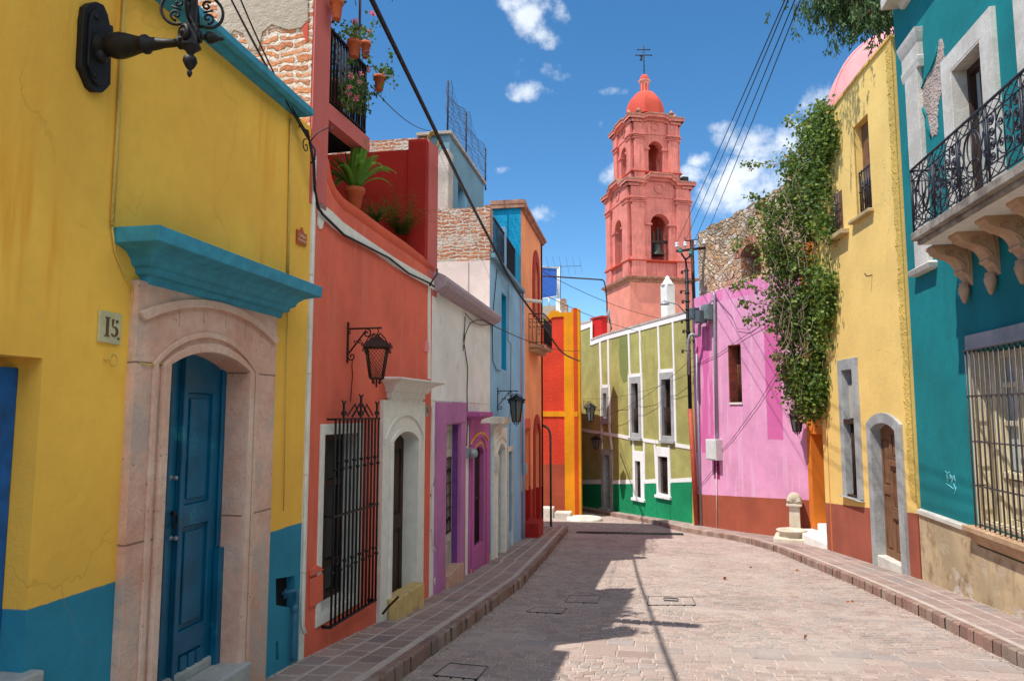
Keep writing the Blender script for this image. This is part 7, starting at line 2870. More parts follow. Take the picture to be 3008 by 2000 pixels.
def stage(half, z0, zl, zi, zspring, zapex, zcap, zcor, ztop, ow, name, ringr, raised):
    """an arched bell stage: plinth to zl, arch springing at zspring, pilaster capitals at zcap, cornice zcor..ztop"""
    mb = MB()
    for f in SIDES:
        mb.poly(f, [(-half, z0), (half, z0), (half, zcor), (ow * 1.6, zcor), (ow * 1.4, zcor + raised), (-ow * 1.4, zcor + raised), (-ow * 1.6, zcor), (-half, zcor)], half - .75, half - .0, [arch(-ow, ow, zl, zspring, zapex)])
    body = mb.build(name, M['salmon'], tower)
    mb = MB()
    pw = half * .22
    for f in SIDES:
        for q in (-1, 1):
            c = q * (half - pw * 1.15)
            mb.box(f, c - pw * .9, c + pw * .9, zl + .25, zcap - .35, half, half + .19)
            mb.box(f, c - pw * 1.05, c + pw * 1.05, z0, zl - .02, half, half + .19)
            mb.box(f, c - pw * 1.12, c + pw * 1.12, zl + .06, zl + .28, half, half + .26)
            for (dz, oo, hh) in ((-.35, .26, .08), (-.2, .23, .12), (-.06, .32, .10), (.08, .20, zcor - zcap - .12)):
                mb.box(f, c - pw - (oo - .19), c + pw + (oo - .19), zcap + dz, zcap + dz + hh, half, half + oo)
        # impost blocks and inner jambs
        for q in (-1, 1):
            x0, x1 = sorted((q * (ow - .10), q * (half - pw * 2.2)))
            mb.box(f, x0, x1, zspring - .06, zspring + .09, half - .5, half + .10)
        mb.box(f, -half + pw * 2.1, half - pw * 2.1, zcap + .10, zcap + .2, half, half + .05)
        cz = (zcap + zcor) / 2 + .22 + raised * .35
        for a0 in range(18):
            a, b = 2 * pi * a0 / 18, 2 * pi * (a0 + 1) / 18
            mb.quad(f.P(ringr * math.cos(a), cz + ringr * math.sin(a), half + .06), f.P(ringr * math.cos(b), cz + ringr * math.sin(b), half + .06), f.P(ringr * .8 * math.cos(b), cz + ringr * .8 * math.sin(b), half + .06), f.P(ringr * .8 * math.cos(a), cz + ringr * .8 * math.sin(a), half + .06))
            mb.quad(f.P(ringr * math.cos(a), cz + ringr * math.sin(a), half), f.P(ringr * math.cos(b), cz + ringr * math.sin(b), half), f.P(ringr * math.cos(b), cz + ringr * math.sin(b), half + .06), f.P(ringr * math.cos(a), cz + ringr * math.sin(a), half + .06))
    mb.build('pilasters', M['salmon'], body)
    mb = MB()
    ring(mb, half, [(.02, zl - .12), (.16, zl - .06), (.26, zl), (.26, zl + .06), (.0, zl + .08)])
    mb.build('ledge', M['dome_red'], body)
    # cornice: lower at the corners, stepping up over the middle
    mb = MB()
    for f in SIDES:
        path = [(-half - .28, zcor), (-ow * 1.75, zcor), (-ow * 1.55, zcor + raised * .55), (-ow * 1.3, zcor + raised * .6), (-ow * 1.15, zcor + raised), (ow * 1.15, zcor + raised), (ow * 1.3, zcor + raised * .6), (ow * 1.55, zcor + raised * .55), (ow * 1.75, zcor), (half + .28, zcor)]
        th = ztop - zcor
        mb.poly(f, path + [(a, b + th * .5) for (a, b) in path[::-1]], half - .7, half + .16)
        path2 = [(a * 1.0, b + th * .5) for (a, b) in path]
        path2[0] = (-half - .42, path2[0][1])
        path2[-1] = (half + .42, path2[-1][1])
        mb.poly(f, path2 + [(a, b + th * .5) for (a, b) in path2[::-1]], half - .7, half + .40)
    mb.build('cornice', M['weathered_edge'] if False else M['salmon'], body)
    mb = MB()
    for f in SIDES:
        path = [(-half - .43, ztop), (-ow * 1.75, ztop), (-ow * 1.55, ztop + raised * .55), (-ow * 1.3, ztop + raised * .6), (-ow * 1.15, ztop + raised), (ow * 1.15, ztop + raised), (ow * 1.3, ztop + raised * .6), (ow * 1.55, ztop + raised * .55), (ow * 1.75, ztop), (half + .43, ztop)]
        mb.poly(f, path + [(a, b + .11) for (a, b) in path[::-1]], half - .72, half + .46)
    mb.build('cornice_cap', M['weathered_edge'], body)
    return body


ow1 = (1970 - 1909) / 2 / FPX * DT
stage(H1 - .05, zA1, tz(768), 0, tz(660), tz(628), tz(585), tz(552), tz(535), ow1, 'lower_stage', .42, .52)
H2 = H1 - .62
mb = MB()
stage(H2, tz(545) + .1, tz(502), 0, tz(432), tz(407), tz(392), tz(357), tz(340), ow1 * .78, 'upper_stage', .34, .22)
# floors so the sky does not show through the roof of each stage
mb = MB()
for (h, z) in ((H1 - .3, tz(545)), (H2 - .3, tz(346)), (H1 - .3, tz(772))):
    mb.quad(*[SIDES[0].P(x * h, z, y * h) for (x, y) in ((-1, -1), (1, -1), (1, 1), (-1, 1))])
mb.build('floor', M['salmon_pale'], tower)
# dome
tc_ = V((ctr.x, ctr.y, 0))
depth = ctr.dot(CF)
zc_ = lambda py: EYE + (ray(1900, py).z / ray(1900, py).dot(CF)) * depth
zd0, zd1 = zc_(340), zc_(277)
mb = MB()
Rd = 57 / FPX * depth
hd = zd1 - zd0
a8 = math.atan2(e1.y, e1.x) + pi / 8
mb.lathe(V((ctr.x, ctr.y, zd0)), [(Rd * 1.02, -.3), (Rd * 1.02, .2)] + [(Rd * math.cos(a), .2 + (hd) * math.sin(a)) for a in [lerp(.0, pi / 2 - .12, k / 14) for k in range(15)]], 8, rot=a8, x0=(1, 0, 0), sm=False)
dm = mb.build('dome', M['dome_red'], tower)
mb = MB()
zl0, zl1, zl2 = zc_(277), zc_(240), zc_(222)
Rl = 14.5 / FPX * depth
mb.lathe(V((ctr.x, ctr.y, zl0)), [(Rl * 1.1, -.15), (Rl * 1.1, .1), (Rl * .92, .12), (Rl * .92, zl1 - zl0 - .15), (Rl * 1.25, zl1 - zl0 - .05), (Rl * 1.3, zl1 - zl0 + .05), (Rl * .95, zl1 - zl0 + .08)], 8, rot=a8, x0=(1, 0, 0), sm=False)
lt = mb.build('lantern', M['salmon_pale'], dm)
mb = MB()
for k in range(8):
    a = a8 + (k + .5) * 2 * pi / 8
    d = V((math.cos(a), math.sin(a), 0))
    x = V((-d.y, d.x, 0))
    cc = ctr + d * Rl * .875
    zq0, zq1 = zl0 + .2, zl1 - .35
    p = [(-.10, zq0), (.10, zq0)] + arc2((0, zq1), .10, .12, 0, pi, 6)
    i = mb.add([V((cc.x, cc.y, 0)) + x * q[0] + V((0, 0, q[1])) for q in p])
    mb.face(range(i, i + len(p)))
mb.build('opening', M['dome_red'], lt)
mb = MB()
mb.lathe(V((ctr.x, ctr.y, zl1 + .08)), [(Rl * .98 * math.cos(a), (zl2 - zl1) * math.sin(a)) for a in [lerp(0, pi / 2 - .08, k / 8) for k in range(9)]], 16)
mb.build('cap', M['dome_red'], lt)
mb = MB()
zx = [zc_(v) for v in (224, 135, 147, 163, 176)]
X = V((ctr.x, ctr.y, 0))
mb.tube([X + V((0, 0, zx[0])), X + V((0, 0, zx[1]))], .045, 6)
mb.tube([X + CR_ * -.50 + V((0, 0, zx[2])), X + CR_ * .50 + V((0, 0, zx[2]))], .04, 6)
mb.tube([X + CR_ * -.65 + V((0, 0, zx[3])), X + CR_ * .65 + V((0, 0, zx[3]))], .04, 6)
for k in (-.50, .50, -.65, .65):
    mb.lathe(X + CR_ * k + V((0, 0, zx[2] if abs(k) < .6 else zx[3])), [(.02, -.07), (.07, 0), (.02, .07)], 6)
for k in range(5):
    mb.lathe(X + V((0, 0, lerp(zx[0], zx[3], (k + .5) / 5))), [(.02, -.06), (.075, 0), (.02, .06)], 6)
fl_ = type('F', (), {'P': staticmethod(lambda a, b, o: X + CR_ * a + CF * o + V((0, 0, b)))})
mb.poly(fl_, [(-.40, zx[3] - .05), (-.1, zx[3] - .05), (-.15, zx[4] - .1), (-.38, zx[4] - .1), (-.25, (zx[3] + zx[4]) / 2)], -.02, .02)
mb.build('cross', M['iron'], dm)
# small finials at the corners of both cornices
mb = MB()
for (h, z, k_) in ((H2 + .0, tz(340) + .05, 1.0), ):
    for f in SIDES:
        for q in (-.72, .72):
            c = f.P(q * h, z, h + .05)
            mb.lathe(c, [(.30, 0), (.30, .14), (.16, .16), (.14, .32), (.24, .40), (.26, .46), (.14, .52), (.10, .66), (.02, .72)], 8)
mb.build('finial', M['weathered_edge'], tower)
mb = MB()
f = SIDES[3]
for k in range(7):
    mb.box(f, lerp(-.6, .6, k / 6) - .04, lerp(-.6, .6, k / 6) + .04, zA1 + .1, zA1 + 1.0, H1 - .15, H1 - .05)
mb.box(f, -.7, .7, zA1 + 1.0, zA1 + 1.08, H1 - .16, H1 - .04)
mb.build('balustrade', M['wood'], tower)
# bell with its headstock
bc = SIDES[0].P(-.10, tz(752) + .15, H1 - .6)
t = thing('church_bell', 'bronze bell on a wooden headstock in the lower arch of the church tower', 'bell', bc)
mb = MB()
mb.lathe(bc, [(.62, .0), (.60, .05), (.48, .22), (.40, .50), (.36, .80), (.28, .92), (.05, .97)], 20)
mb.build('bell', M['bronze'], t)
mb = MB()
f = SIDES[0]
q0 = H1 - .6
mb.box(f, -1.0, .9, bc.z + 1.0, bc.z + 1.22, q0 - .12, q0 + .12)
for a, b in ((-.35, 1.9), (.02, 2.3), (.32, 2.1)):
    mb.box(f, a - .10, a + .06, bc.z + .95, bc.z + b, q0 - .10, q0 + .10)
mb.build('headstock', M['dark_wood'], t)
mb = MB()
sp = SIDES[0].P(H2 + .36, tz(533), H1 - .35)
mb.wbox(sp + V((0, 0, .3)), (.26, .22, .30), .4)
tag(mb.build('loudspeaker', M['iron'], loc=sp, bevel=.02), 'black box loudspeaker on the right ledge of the church tower', 'loudspeaker')

# ================================================================== IVY over the gateway
ivy = thing('ivy', 'thick hanging mass of ivy over the orange gateway beside the pale yellow house', 'ivy', (3.4, 16.2, gz(16)))
r = random.Random(21)
OUT = [(330, 2405, 2443), (360, 2375, 2449), (420, 2345, 2447), (470, 2318, 2445), (520, 2305, 2445), (560, 2275, 2445), (620, 2245, 2445), (680, 2236, 2447), (740, 2246, 2447), (800, 2262, 2447), (860, 2270, 2447), (920, 2278, 2445), (980, 2286, 2439), (1040, 2292, 2433), (1100, 2300, 2427), (1150, 2316, 2425), (1190, 2340, 2416), (1215, 2356, 2398)]


def ivy_x(py):
    for (a, b) in zip(OUT, OUT[1:]):
        if a[0] <= py <= b[0]:
            t_ = (py - a[0]) / (b[0] - a[0])
            return lerp(a[1], b[1], t_), lerp(a[2], b[2], t_)
    return OUT[-1][1:]


def on_depth(px, py, y):
    d = ray(px, py)
    return V((d.x * y / d.y, y, EYE + d.z * y / d.y))


pts = []
stems = MB()
clumps = []
for k in range(900):
    py = r.uniform(330, 1215)
    a, b = ivy_x(py)
    px = r.uniform(a, b)
    edge = min(px - a, b - px) / max(1, (b - a) / 2)
    y = 16.0 - .95 * max(0, edge) ** .6 * r.uniform(.25, 1.05)
    q_ = ray(px, py)
    y = min(y, (3.88 + .965) / (q_.x / q_.y + .0852) - r.uniform(0, .10))
    clumps.append((px, py, y))
for (px, py, y) in clumps:
    if mnoise.noise(V((px * .022, py * .016, 3.7))) + .55 * mnoise.noise(V((px * .06, py * .05, y * 3))) < r.uniform(-.30, -.05):
        continue
    c = on_depth(px, py, y)
    rr = r.uniform(.07, .16)
    if r.random() > .5 + 1.2 * min(1, (px - ivy_x(py)[0]) / 60):
        continue
    for q in range(r.randint(24, 46)):
        pts.append(c + V((r.gauss(0, rr), r.gauss(0, rr * .8), r.gauss(0, rr * 1.1))))
for k in range(120):                      # long hanging strands
    py = r.uniform(380, 1050)
    a, b = ivy_x(py)
    px = r.uniform(a + 8, b - 8)
    y = r.uniform(14.9, 15.6)
    L = r.uniform(.5, 1.6)
    p0 = on_depth(px, py, y)
    path = [p0 + V((r.gauss(0, .04) + .1 * math.sin(k + j * .9), r.gauss(0, .03), -L * j / 6)) for j in range(7)]
    stems.tube(path, .008, 4)
SPR = [((2360, 460), (2270, 485), (2222, 478), (2198, 482)), ((2330, 560), (2260, 590), (2225, 580), (2205, 572)), ((2300, 690), (2230, 690), (2200, 650), (2215, 640)), ((2275, 740), (2230, 720), (2175, 700), (2160, 720)), ((2300, 820), (2240, 800), (2190, 812), (2165, 842), (2158, 838)),
       ((2310, 880), (2262, 865), (2222, 850), (2190, 826)), ((2306, 905), (2250, 895), (2215, 890), (2182, 886)), ((2296, 960), (2262, 945), (2240, 935)), ((2300, 905), (2240, 915), (2210, 925), (2195, 938)), ((2380, 400), (2350, 380), (2320, 362), (2316, 352)), ((2440, 350), (2432, 320), (2420, 305), (2414, 302)),
       ((2455, 900), (2474, 922), (2480, 935)), ((2462, 910), (2476, 980), (2478, 1030)), ((2300, 1040), (2282, 1036), (2276, 1042)), ((2330, 620), (2265, 610), (2230, 600))]
for sp in SPR:
    P_ = [on_depth(x, y, 15.5 - .25 * j) for j, (x, y) in enumerate(sp)]
    stems.tube(P_, .008, 4)
    for a, b in zip(P_, P_[1:]):
        n = int(max(6, (b - a).length * 55))
        for q in range(n):
            if r.random() < .75:
                pts.append(a.lerp(b, r.random()) + V((r.gauss(0, .045), r.gauss(0, .04), r.gauss(-.03, .05))))
    pts += [P_[-1] + V((r.gauss(0, .06), r.gauss(0, .05), r.gauss(-.02, .05))) for _ in range(22)]
lv = MB()
leaves(lv, pts, .076, r, .7, facing=(-.12, -.2, .25), narrow=.48)
lv.build('leaves', M['ivy'], ivy, recalc=False)
stems.build('stems', M['vine_stem'], ivy)

# ================================================================== TREE whose branches hang over the yellow house
tree = thing('tree', 'feathery drooping tree branch hanging into the top of the view beside the teal cornice', 'tree', (6.3, 13.8, gz(13)))
mb = MB()
tb = V((6.3, 13.8, gz(13)))
T1 = V((6.1, 13.6, 9.3))
mb.tube([tb, V((6.4, 13.9, 3)), V((6.2, 13.7, 6.5)), T1], [.26, .22, .17, .12], 10)
mb.build('trunk', M['bark'], tree)
r = random.Random(31)
mb = MB()
lv = MB()
tips = [(2365, -20), (2390, 20), (2420, 60), (2450, 30), (2480, 70), (2510, 40), (2540, 85), (2560, 45), (2590, 60), (2605, 20), (2440, -40), (2500, -40), (2570, -40), (2375, 60), (2400, -50), (2540, 10), (2610, -30), (2480, 20), (2500, 55), (2530, 50), (2555, 15), (2580, 30), (2570, 80), (2460, 10), (2430, 10), (2410, -10), (2600, 60), (2520, 90), (2490, -10), (2550, -20)]
for k, (px, py) in enumerate(tips):
    e = on_depth(px, py - 30, r.uniform(12.2, 13.4))
    m = T1.lerp(e, .5) + V((0, 0, .5))
    mb.tube([T1 - V((0, 0, r.uniform(0, 1.5))), m, e], [.05, .03, .012], 5)
    for j in range(60):
        a = m.lerp(e, r.uniform(.25, 1.08)) + V((r.gauss(0, .2), r.gauss(0, .2), r.gauss(0, .14)))
        L = r.uniform(.18, .42)
        d = V((r.gauss(0, .25), r.gauss(0, .25), -1)).normalized()
        mb.tube([a, a + d * L], .004, 3, caps=False)
        for q in range(13):
            p = a + d * L * r.random() + V((r.gauss(0, .02), r.gauss(0, .02), 0))
            dd = (d + V((r.gauss(0, .4), r.gauss(0, .4), r.gauss(0, .2)))).normalized()
            sd_ = dd.cross(V((r.gauss(0, 1), r.gauss(0, 1), .2))).normalized()
            LL = r.uniform(.06, .12)
            i = lv.add([p, p + dd * LL * .4 + sd_ * .015, p + dd * LL, p + dd * LL * .4 - sd_ * .015])
            lv.face((i, i + 1, i + 2, i + 3))
mb.build('limbs', M['bark'], tree)
lv.build('crown', M['drooping'], tree, recalc=False)
# the rest of the crown above the roofs, out of the frame
lv = MB()
pts = [T1 + V((r.gauss(.9, .9), r.gauss(.3, .8), r.gauss(.9, .5))) for _ in range(2500)]
leaves(lv, [p for p in pts if p.z > 8.3], .12, r, .9, narrow=.16)
lv.build('crown', M['drooping'], tree, recalc=False)

# ================================================================== POLES AND WIRES
pbase = V((1.42, 20.52, gz(20.5) + .12))
t = thing('utility_pole', 'dark knobbly utility pole crowded with insulators, its foot painted orange', 'utility pole', pbase)
dep = 20.5
zP = lambda py: EYE + ray(2020, py).z / ray(2020, py).y * dep
xP = lambda px, py: ray(px, py).x / ray(px, py).y * dep
p_low = V((1.50, 20.52, pbase.z - .1))
p_mid = V((xP(2027, 1200), 20.45, zP(1200)))
p_top = V((xP(2016, 790), 20.4, zP(790)))
mb = MB()
mb.tube([p_low, p_low.lerp(p_mid, .999)], .07, 10)
mb.build('painted_foot', M['orange_pipe'], t)
mb = MB()
mb.tube([p_mid, p_mid.lerp(p_top, .5), p_top], [.056, .052, .046], 10)
mb.tube([p_top, p_top + V((-.02, 0, .25)), p_top + V((-.14, -.05, .42))], .03, 6)
mb.tube([p_top + V((-.02, 0, .25)), p_top + V((.12, .03, .36))], .03, 6)
for k in range(9):
    z = lerp(p_mid.z + 1.6, p_top.z - .1, k / 8)
    c = V((p_mid.x + (p_top.x - p_mid.x) * (z - p_mid.z) / (p_top.z - p_mid.z), 20.42, z))
    mb.lathe(c + V((0, 0, .05 * math.sin(k * 5))), [(.05, -.03), (.066, -.02), (.066, .02), (.05, .03)], 8)
    mb.tube([c, c + V(((-.16, .13, -.12)[k % 3], -.05, .02))], .012, 5)
mb.build('shaft', M['iron'], t)
mb = MB()
for k in range(9):
    z = lerp(p_mid.z + 1.6, p_top.z - .1, k / 8)
    c = V((p_mid.x + (p_top.x - p_mid.x) * (z - p_mid.z) / (p_top.z - p_mid.z), 20.42, z))
    mb.lathe(c + V(((-.17, .14, -.13)[k % 3], -.06, -.02)), [(.025, -.045), (.042, -.03), (.026, 0), (.042, .03), (.018, .055)], 8)
    if True:
        mb.build('insulator', M['iron_grey'], t)
        mb = MB()
for d in (V((-.16, -.05, .44)), V((.13, .03, .38))):
    mb = MB()
    mb.lathe(p_top + d, [(.055, 0), (.065, .05), (.035, .07), (.05, .12), (.02, .16)], 10)
    mb.build('glass_insulator', M['teal_glass'], t)
# lamp arm
mb = MB()
a = V((xP(2014, 920), 20.4, zP(922)))
b = V((xP(1954, 890), 20.1, zP(890)))
mb.tube([a, a.lerp(b, .4) + V((0, 0, .12)), b], .018, 6)
mb.build('lamp_arm', M['grey_metal'], t)
mb = MB()
mb.lathe(b + V((-.03, 0, -.06)), [(.14, -.03), (.13, -.01), (.07, .06), (.03, .09), (.01, .1)], 14)
mb.build('lamp_head', M['grey_metal'], t)
# mast with cross arms
mbase = V((1.66, 20.75, gz(20.5)))
t = thing('cross_arm_mast', 'slim rusty mast with a flat cross arm and white insulators against the rubble wall', 'utility pole', mbase)
m_top = V((xP(2033, 706), 20.6, zP(706) + .0))
mb = MB()
mb.tube([mbase, m_top], .05, 8)
mb.build('shaft', M['rust'], t)
mb = MB()
ax0 = V((xP(1987, 738), 20.45, zP(738)))
ax1 = V((xP(2077, 724), 20.75, zP(724)))
d = (ax1 - ax0).normalized()
mb.tube([ax0, ax1], .045, 4)
c0, c1 = V((xP(2012, 708), 20.5, zP(708))), V((xP(2053, 701), 20.65, zP(701)))
mb.tube([c0 + V((0, 0, .11)), c0, c1, c1 + V((0, 0, .12))], .018, 5)
mb.build('cross_arm', M['rust'], t)
mb = MB()
ins = []
for u in (.02, .30, .95, .62):
    mb = MB()
    c = ax0.lerp(ax1, u) + V((0, 0, .05))
    mb.lathe(c, [(.012, 0), (.012, .05), (.055, .06), (.06, .10), (.035, .12), (.055, .15), (.05, .19), (.02, .21)], 10)
    ins.append(c + V((0, 0, .2)))
    mb.build('insulator', M['porcelain'], t)
pipe('pole_pipe', [V((1.60, 20.42, gz(20.4))), V((1.60, 20.42, 3.2))], .035, M['grey_metal'], 'thin grey pipe standing right beside the orange pole foot', 'pipe')
# four street wires
for k, (px, c) in enumerate(zip((2352, 2362, 2384, 2402), sorted(ins, key=lambda p: p.x))):
    yq = 7.0
    q = on_depth(px, -20, yq)
    far_ = c
    near_ = q + (q - far_) * .9
    near_.z = q.z + .1
    pipe('overhead_wire', catenary(near_, far_, .12, 30), .007, M['rubber'],
         ('leftmost of the four parallel overhead wires at upper right', 'second from left of the four parallel overhead wires at upper right', 'third from left of the four parallel overhead wires at upper right', 'rightmost of the four parallel overhead wires at upper right')[k], 'wire', group='parallel overhead wires', n=5)
# heavy black cable over the left side of the street
def cpt(px, py, y):
    return on_depth(px, py, y)


c_pts = [cpt(1010, -170, 4.3), cpt(1092, 0, 5.2), cpt(1268, 362, 7.4), cpt(1360, 551, 9.2), cpt(1431, 689, 11.0), cpt(1517, 850, 13.8), cpt(1601, 965, 16.5), cpt(1653, 1036, 19.0), cpt(1702, 1060, 23.3)]
c_pts.insert(0, c_pts[0] + (c_pts[0] - c_pts[1]) * 4)
sm = []
for i in range(len(c_pts) - 1):
    p0, p1, p2, p3 = c_pts[max(i - 1, 0)], c_pts[i], c_pts[i + 1], c_pts[min(i + 2, len(c_pts) - 1)]
    for k in range(6):
        u = k / 6
        sm.append(.5 * ((2 * p1) + (p2 - p0) * u + (2 * p0 - 5 * p1 + 4 * p2 - p3) * u * u + (3 * p1 - p0 - 3 * p2 + p3) * u ** 3))
sm.append(c_pts[-1])
pipe('overhead_cable', sm, .022, M['rubber'], 'thick black cable sloping down over the left side of the street', 'cable', n=7)
pipe('overhead_cable', catenary(WH.at(1440, 952, .03), RD.at(1702, 1030, .1), .15), .009, M['rubber'], 'thin cable from the white house across to the ochre corner', 'cable', n=5)
hk = YL.at(910, 418, .06)
for k, px in enumerate((686, 694, 727)):
    q = on_depth(px, -10, 4.1 + .1 * k)
    q = q + (q - hk) * .8
    pipe('roof_wire', catenary(q, hk + V((0, 0, .02 * k)), .05 + .05 * k, 20), .006, M['rubber'], ('leftmost of three wires slanting over the blue roof edge of the yellow house', 'middle one of three wires slanting over the blue roof edge of the yellow house', 'rightmost of three wires slanting over the blue roof edge of the yellow house')[k], 'wire', group='wires over the yellow house', n=5)
mb = MB()
mb.tube([YL.at(880, 372, .0), YL.at(888, 375, .1), YL.at(905, 385, .12), hk, YL.at(925, 440, .1), YL.at(925, 470, .1), YL.at(912, 480, .06)], .007, 5)
mb.tube([YL.P(p[0], p[1], .06) for p in scroll2(YL.sz(878, 432), .06, 1.2, pi / 2, 14)], .005, 5)
mb.tube([hk, CO.at(934, 390, .14), CO.at(966, 375, .2), CO.at(974, 384, .2), CO.at(978, 372, .2)], .005, 5)
mb.tube([hk, YL.at(922, 480, .08), CO.at(925, 560, .03), CO.at(935, 610, .04), CO.at(948, 630, .03), CO.at(1010, 690, .03), CO.at(1143, 758, .03), CO.at(1200, 803, .03), CO.at(1262, 832, .04), CO.at(1275, 842, .05)], .012, 6)
mb.tube([CO.at(1262, 840, .05), CO.at(1272, 822, .1), CO.at(1284, 805, .12), CO.at(1284, 790, .1)], .010, 5)
tag(mb.build('cable_bundle', M['rubber'], loc=hk), 'tangle of black cables at the corner of the yellow house running along the white band', 'cable')
pipe('thin_wire', catenary(GR.at(1704, 1170, .2), PK.at(2040, 1090, .1), .25), .006, M['rubber'], 'thin wire sagging across the green house below its upper windows', 'wire', n=4)
pipe('thin_wire', catenary(GR.at(1704, 1235, .2), PK.at(2035, 1050, .1), .4), .006, M['rubber'], 'lower thin wire sagging across the middle of the green house', 'wire', n=4)
pipe('thin_wire', catenary(OR.P(3, 5.3, .1), V((2.0, 27, 4.9)), .3), .008, M['rubber'], 'upper thin wire crossing the sky in front of the tower foot', 'wire', n=4)
pipe('thin_wire', catenary(OR.P(3, 4.7, .1), V((2.0, 27, 4.3)), .3), .008, M['rubber'], 'lower thin wire crossing the sky in front of the tower foot', 'wire', n=4)
pipe('thin_wire', catenary(CO.at(1088, 250, -.3), RF.at(1265, 385, .0), .12), .006, M['rubber'], 'thin line sagging from the balcony to the rooftop room', 'wire', n=4)

# ================================================================== STREET COVERS AND GRATING
def cover(name, pts, label, mat, handle=False, dz=.014):
    """a flush metal or stone cover cut into the paving"""
    g = []
    for (px, py) in pts:
        d = ray(px, py)
        k = EYE / (-d.z - .08 * d.y)
        g.append((d.x * k, d.y * k))
    c = (sum(p[0] for p in g) / len(g), sum(p[1] for p in g) / len(g))
    t = thing(name, label, 'cover', (c[0], c[1], gz(c[1])))
    big = [(c[0] + (p[0] - c[0]) * 1.015, c[1] + (p[1] - c[1]) * 1.03) for p in g]
    F_ = type('F', (), {'P': staticmethod(lambda a, b, o: V((a, b, gz(b) + o)))})
    mb = MB()
    mb.poly(F_, big, -.02, dz - .002, [g])
    mb.build('rim', M['iron'], t)
    mb = MB()
    sm_ = [(c[0] + (p[0] - c[0]) * .985, c[1] + (p[1] - c[1]) * .97) for p in g]
    mb.poly(F_, sm_, -.02, dz - .006)
    mb.build('slab', M['mortar'], t)
    mb = MB()
    A_, B_, C_, D_ = [V((p[0], p[1], 0)) for p in sm_]
    for i in range(4):
        for j in range(2):
            q = [A_.lerp(B_, (i + u) / 4).lerp(D_.lerp(C_, (i + u) / 4), (j + v) / 2) for (u, v) in ((.04, .05), (.96, .05), (.96, .95), (.04, .95))]
            stone_quad(mb, *[V((p.x, p.y, gz(p.y) + dz - .012)) for p in q], .012, .012)
    mb.build('paver_inset', mat, t, recalc=False)
    if handle:
        mb = MB()
        for q in (-.06, .06):
            mb.tube([V((c[0] + a, c[1] + q + b, gz(c[1]) + dz + h)) for (a, b, h) in ((-.09, -.02, 0), (-.08, 0, .012), (.08, 0, .012), (.09, -.02, 0))], .007, 5)
        mb.build('handle', M['iron'], t)


slab_m = M['sett']
cover('hatch_cover', [(1903, 1778), (2044, 1778), (2033, 1756), (1905, 1753)], 'square paved hatch cover with two iron grips in the sunny roadway', slab_m, True)
cover('hatch_cover', [(1273, 1985), (1400, 1997), (1433, 1960), (1322, 1950)], 'shaded hatch cover with iron rim nearest the left kerb', slab_m)
cover('hatch_cover', [(1660, 1769), (1755, 1772), (1764, 1751), (1675, 1750)], 'shaded paved hatch cover in the straight row of slabs at the edge of the shadow', slab_m)
cover('hatch_cover', [(1546, 1798), (1650, 1803), (1664, 1788), (1570, 1785)], 'small shaded hatch cover beside the left kerb, farther up', slab_m)
gr = MB()
g0, g1 = V((-1.66, 18.95, 0)), V((1.06, 19.25, 0))
n = 54
for k in range(n):
    p = g0.lerp(g1, (k + .5) / n)
    gr.wbox((p.x, p.y, gz(p.y) + .010), (.014, .13, .012), .1)
for q in (-.14, .14):
    gr.tube([V((p.x, p.y + q, gz(p.y) + .012)) for p in (g0, g1)], .014, 4)
tg = thing('drain_grate', 'long iron drain grating across the street at the far end of the shadow', 'grate', (g0 + g1) / 2 + V((0, 0, gz(19.1))))
gr.build('bars', M['iron_grey'], tg)
mb = MB()
mb.quad(*[V((p.x, p.y + q, gz(p.y) + .012 - .003)) for (p, q) in ((g0, -.13), (g1, -.13), (g1, .13), (g0, .13))])
mb.build('pit', M['shade_black'], tg)  # flat near-black sheet stands in for the shade below the bars

# a few dry leaves on the paving
r = random.Random(14)
for k, (px, py, lb) in enumerate(((2203, 1667, 'fallen dry leaf by itself in the middle of the sunny street, far one'), (2337, 1676, 'fallen dry leaf nearest the right kerb'), (2124, 1703, 'fallen dry leaf left of the other leaves on the sunny setts'), (2362, 1879, 'fallen reddish leaf nearest the viewer on the sunny setts'), (2498, 1771, 'fallen orange leaf at the end of the straight row of slabs'))):
    d = ray(px, py)
    q = EYE / (-d.z - .08 * d.y)
    p = V((d.x * q, d.y * q, gz(d.y * q) + .018))
    mb = MB()
    leaves(mb, [p, p + V((.012, .01, 0))], .06, r, 0, narrow=.4)
    tag(mb.build('dry_leaf', plain('dry_leaf_%d' % k, lin(176, 96, 50), .2, .8), loc=p, recalc=False), lb, 'leaf', 'dry leaves on the street')

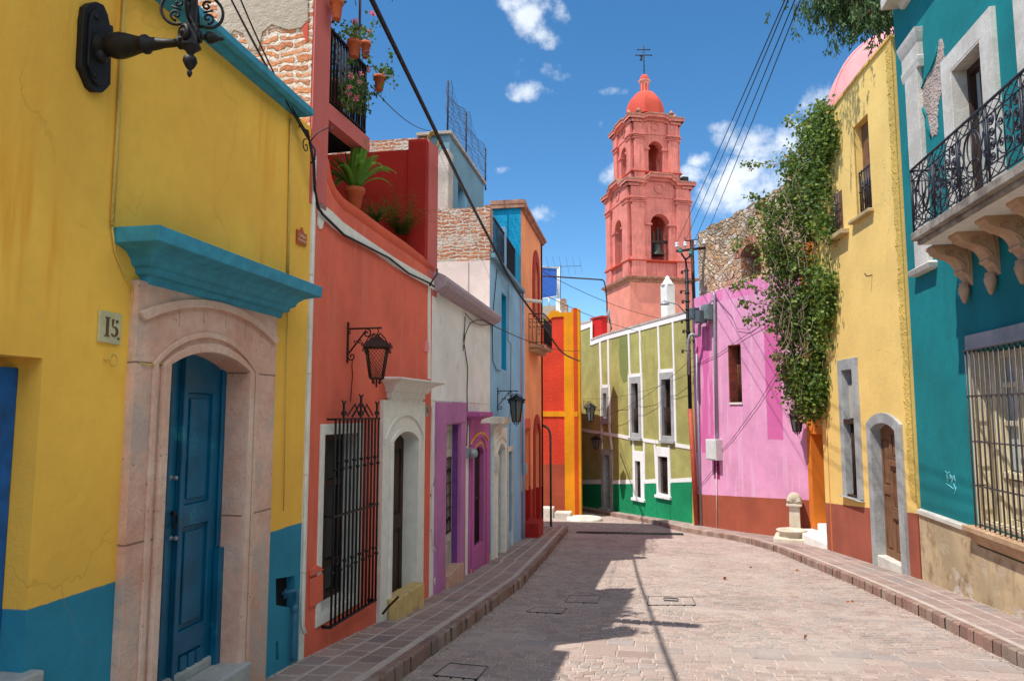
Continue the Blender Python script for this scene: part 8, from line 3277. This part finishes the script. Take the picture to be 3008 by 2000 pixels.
# ================================================================== HILL with houses far behind
mb = MB()
r = random.Random(6)
HX = [-140 + 10 * k for k in range(34)]
HY = [130 + 12 * k for k in range(22)]
def hz(x, y):
    dx = (x - 60) / 95
    return -14 + 62 * math.exp(-dx * dx) * min(1, max(0, (y - 130) / 160)) ** .9 + 2.5 * math.sin(x * .11 + y * .07) + 1.5 * math.sin(x * .31) * math.cos(y * .2)
i0 = mb.add([(x, y, hz(x, y)) for y in HY for x in HX])
nx = len(HX)
for j in range(len(HY) - 1):
    for k in range(nx - 1):
        mb.face((i0 + j * nx + k, i0 + j * nx + k + 1, i0 + (j + 1) * nx + k + 1, i0 + (j + 1) * nx + k), True)
hm = NT('dry_hillside')
a_ = hm.noise(.12, 8, rough=.65)
hc = hm.mix(hm.ramp(a_, .4, .6), lin(176, 154, 126), lin(150, 130, 104))
hc = hm.mix(hm.ramp(hm.noise(.35, 6), .52, .62), hc, lin(104, 110, 78))
struct(mb.build('hill', hm.fin(hc, .95), loc=(0, 0, 0)))
hcols = [lin(120, 140, 150), lin(170, 150, 140), lin(196, 180, 160), lin(150, 120, 120)]
for k in range(9):
    px = 1700 + k * 11 + r.uniform(-4, 4)
    d = ray(px, 950)
    y = 190 + r.uniform(-10, 30)
    x = d.x * y / d.y
    z = EYE + ray(px, 940 + r.uniform(-4, 22)).z / d.y * y
    z = max(z, hz(x, y)) if False else z
    base = hz(x, y) - 1
    t = thing('hillside_house', ('grey blue', 'dusty pink', 'cream', 'brownish', 'bluish', 'rose grey', 'pale sand', 'mauve', 'slate')[k] + ' flat roofed house on the far hillside beside the tower', 'house', (x, y, base), 'houses on the far hill')
    w, h = r.uniform(1.6, 2.6), z - base
    mb = MB()
    mb.wbox((x, y, base + h / 2), (w, 2.5, h / 2), r.uniform(-.3, .3))
    mb.build('wall', plain('far_wall_%d' % k, hcols[k % 4], .15, .9), t)
    mb = MB()
    for q in (-.5, .4):
        mb.wbox((x + q * w, y - 2.6, z - 1.4), (.35, .12, .5))
    mb.build('window', M['dark_pane'], t)
    mb = MB()
    mb.wbox((x, y, z + .1), (w * 1.04, 2.6, .12))
    mb.build('roof', M['concrete'], t)
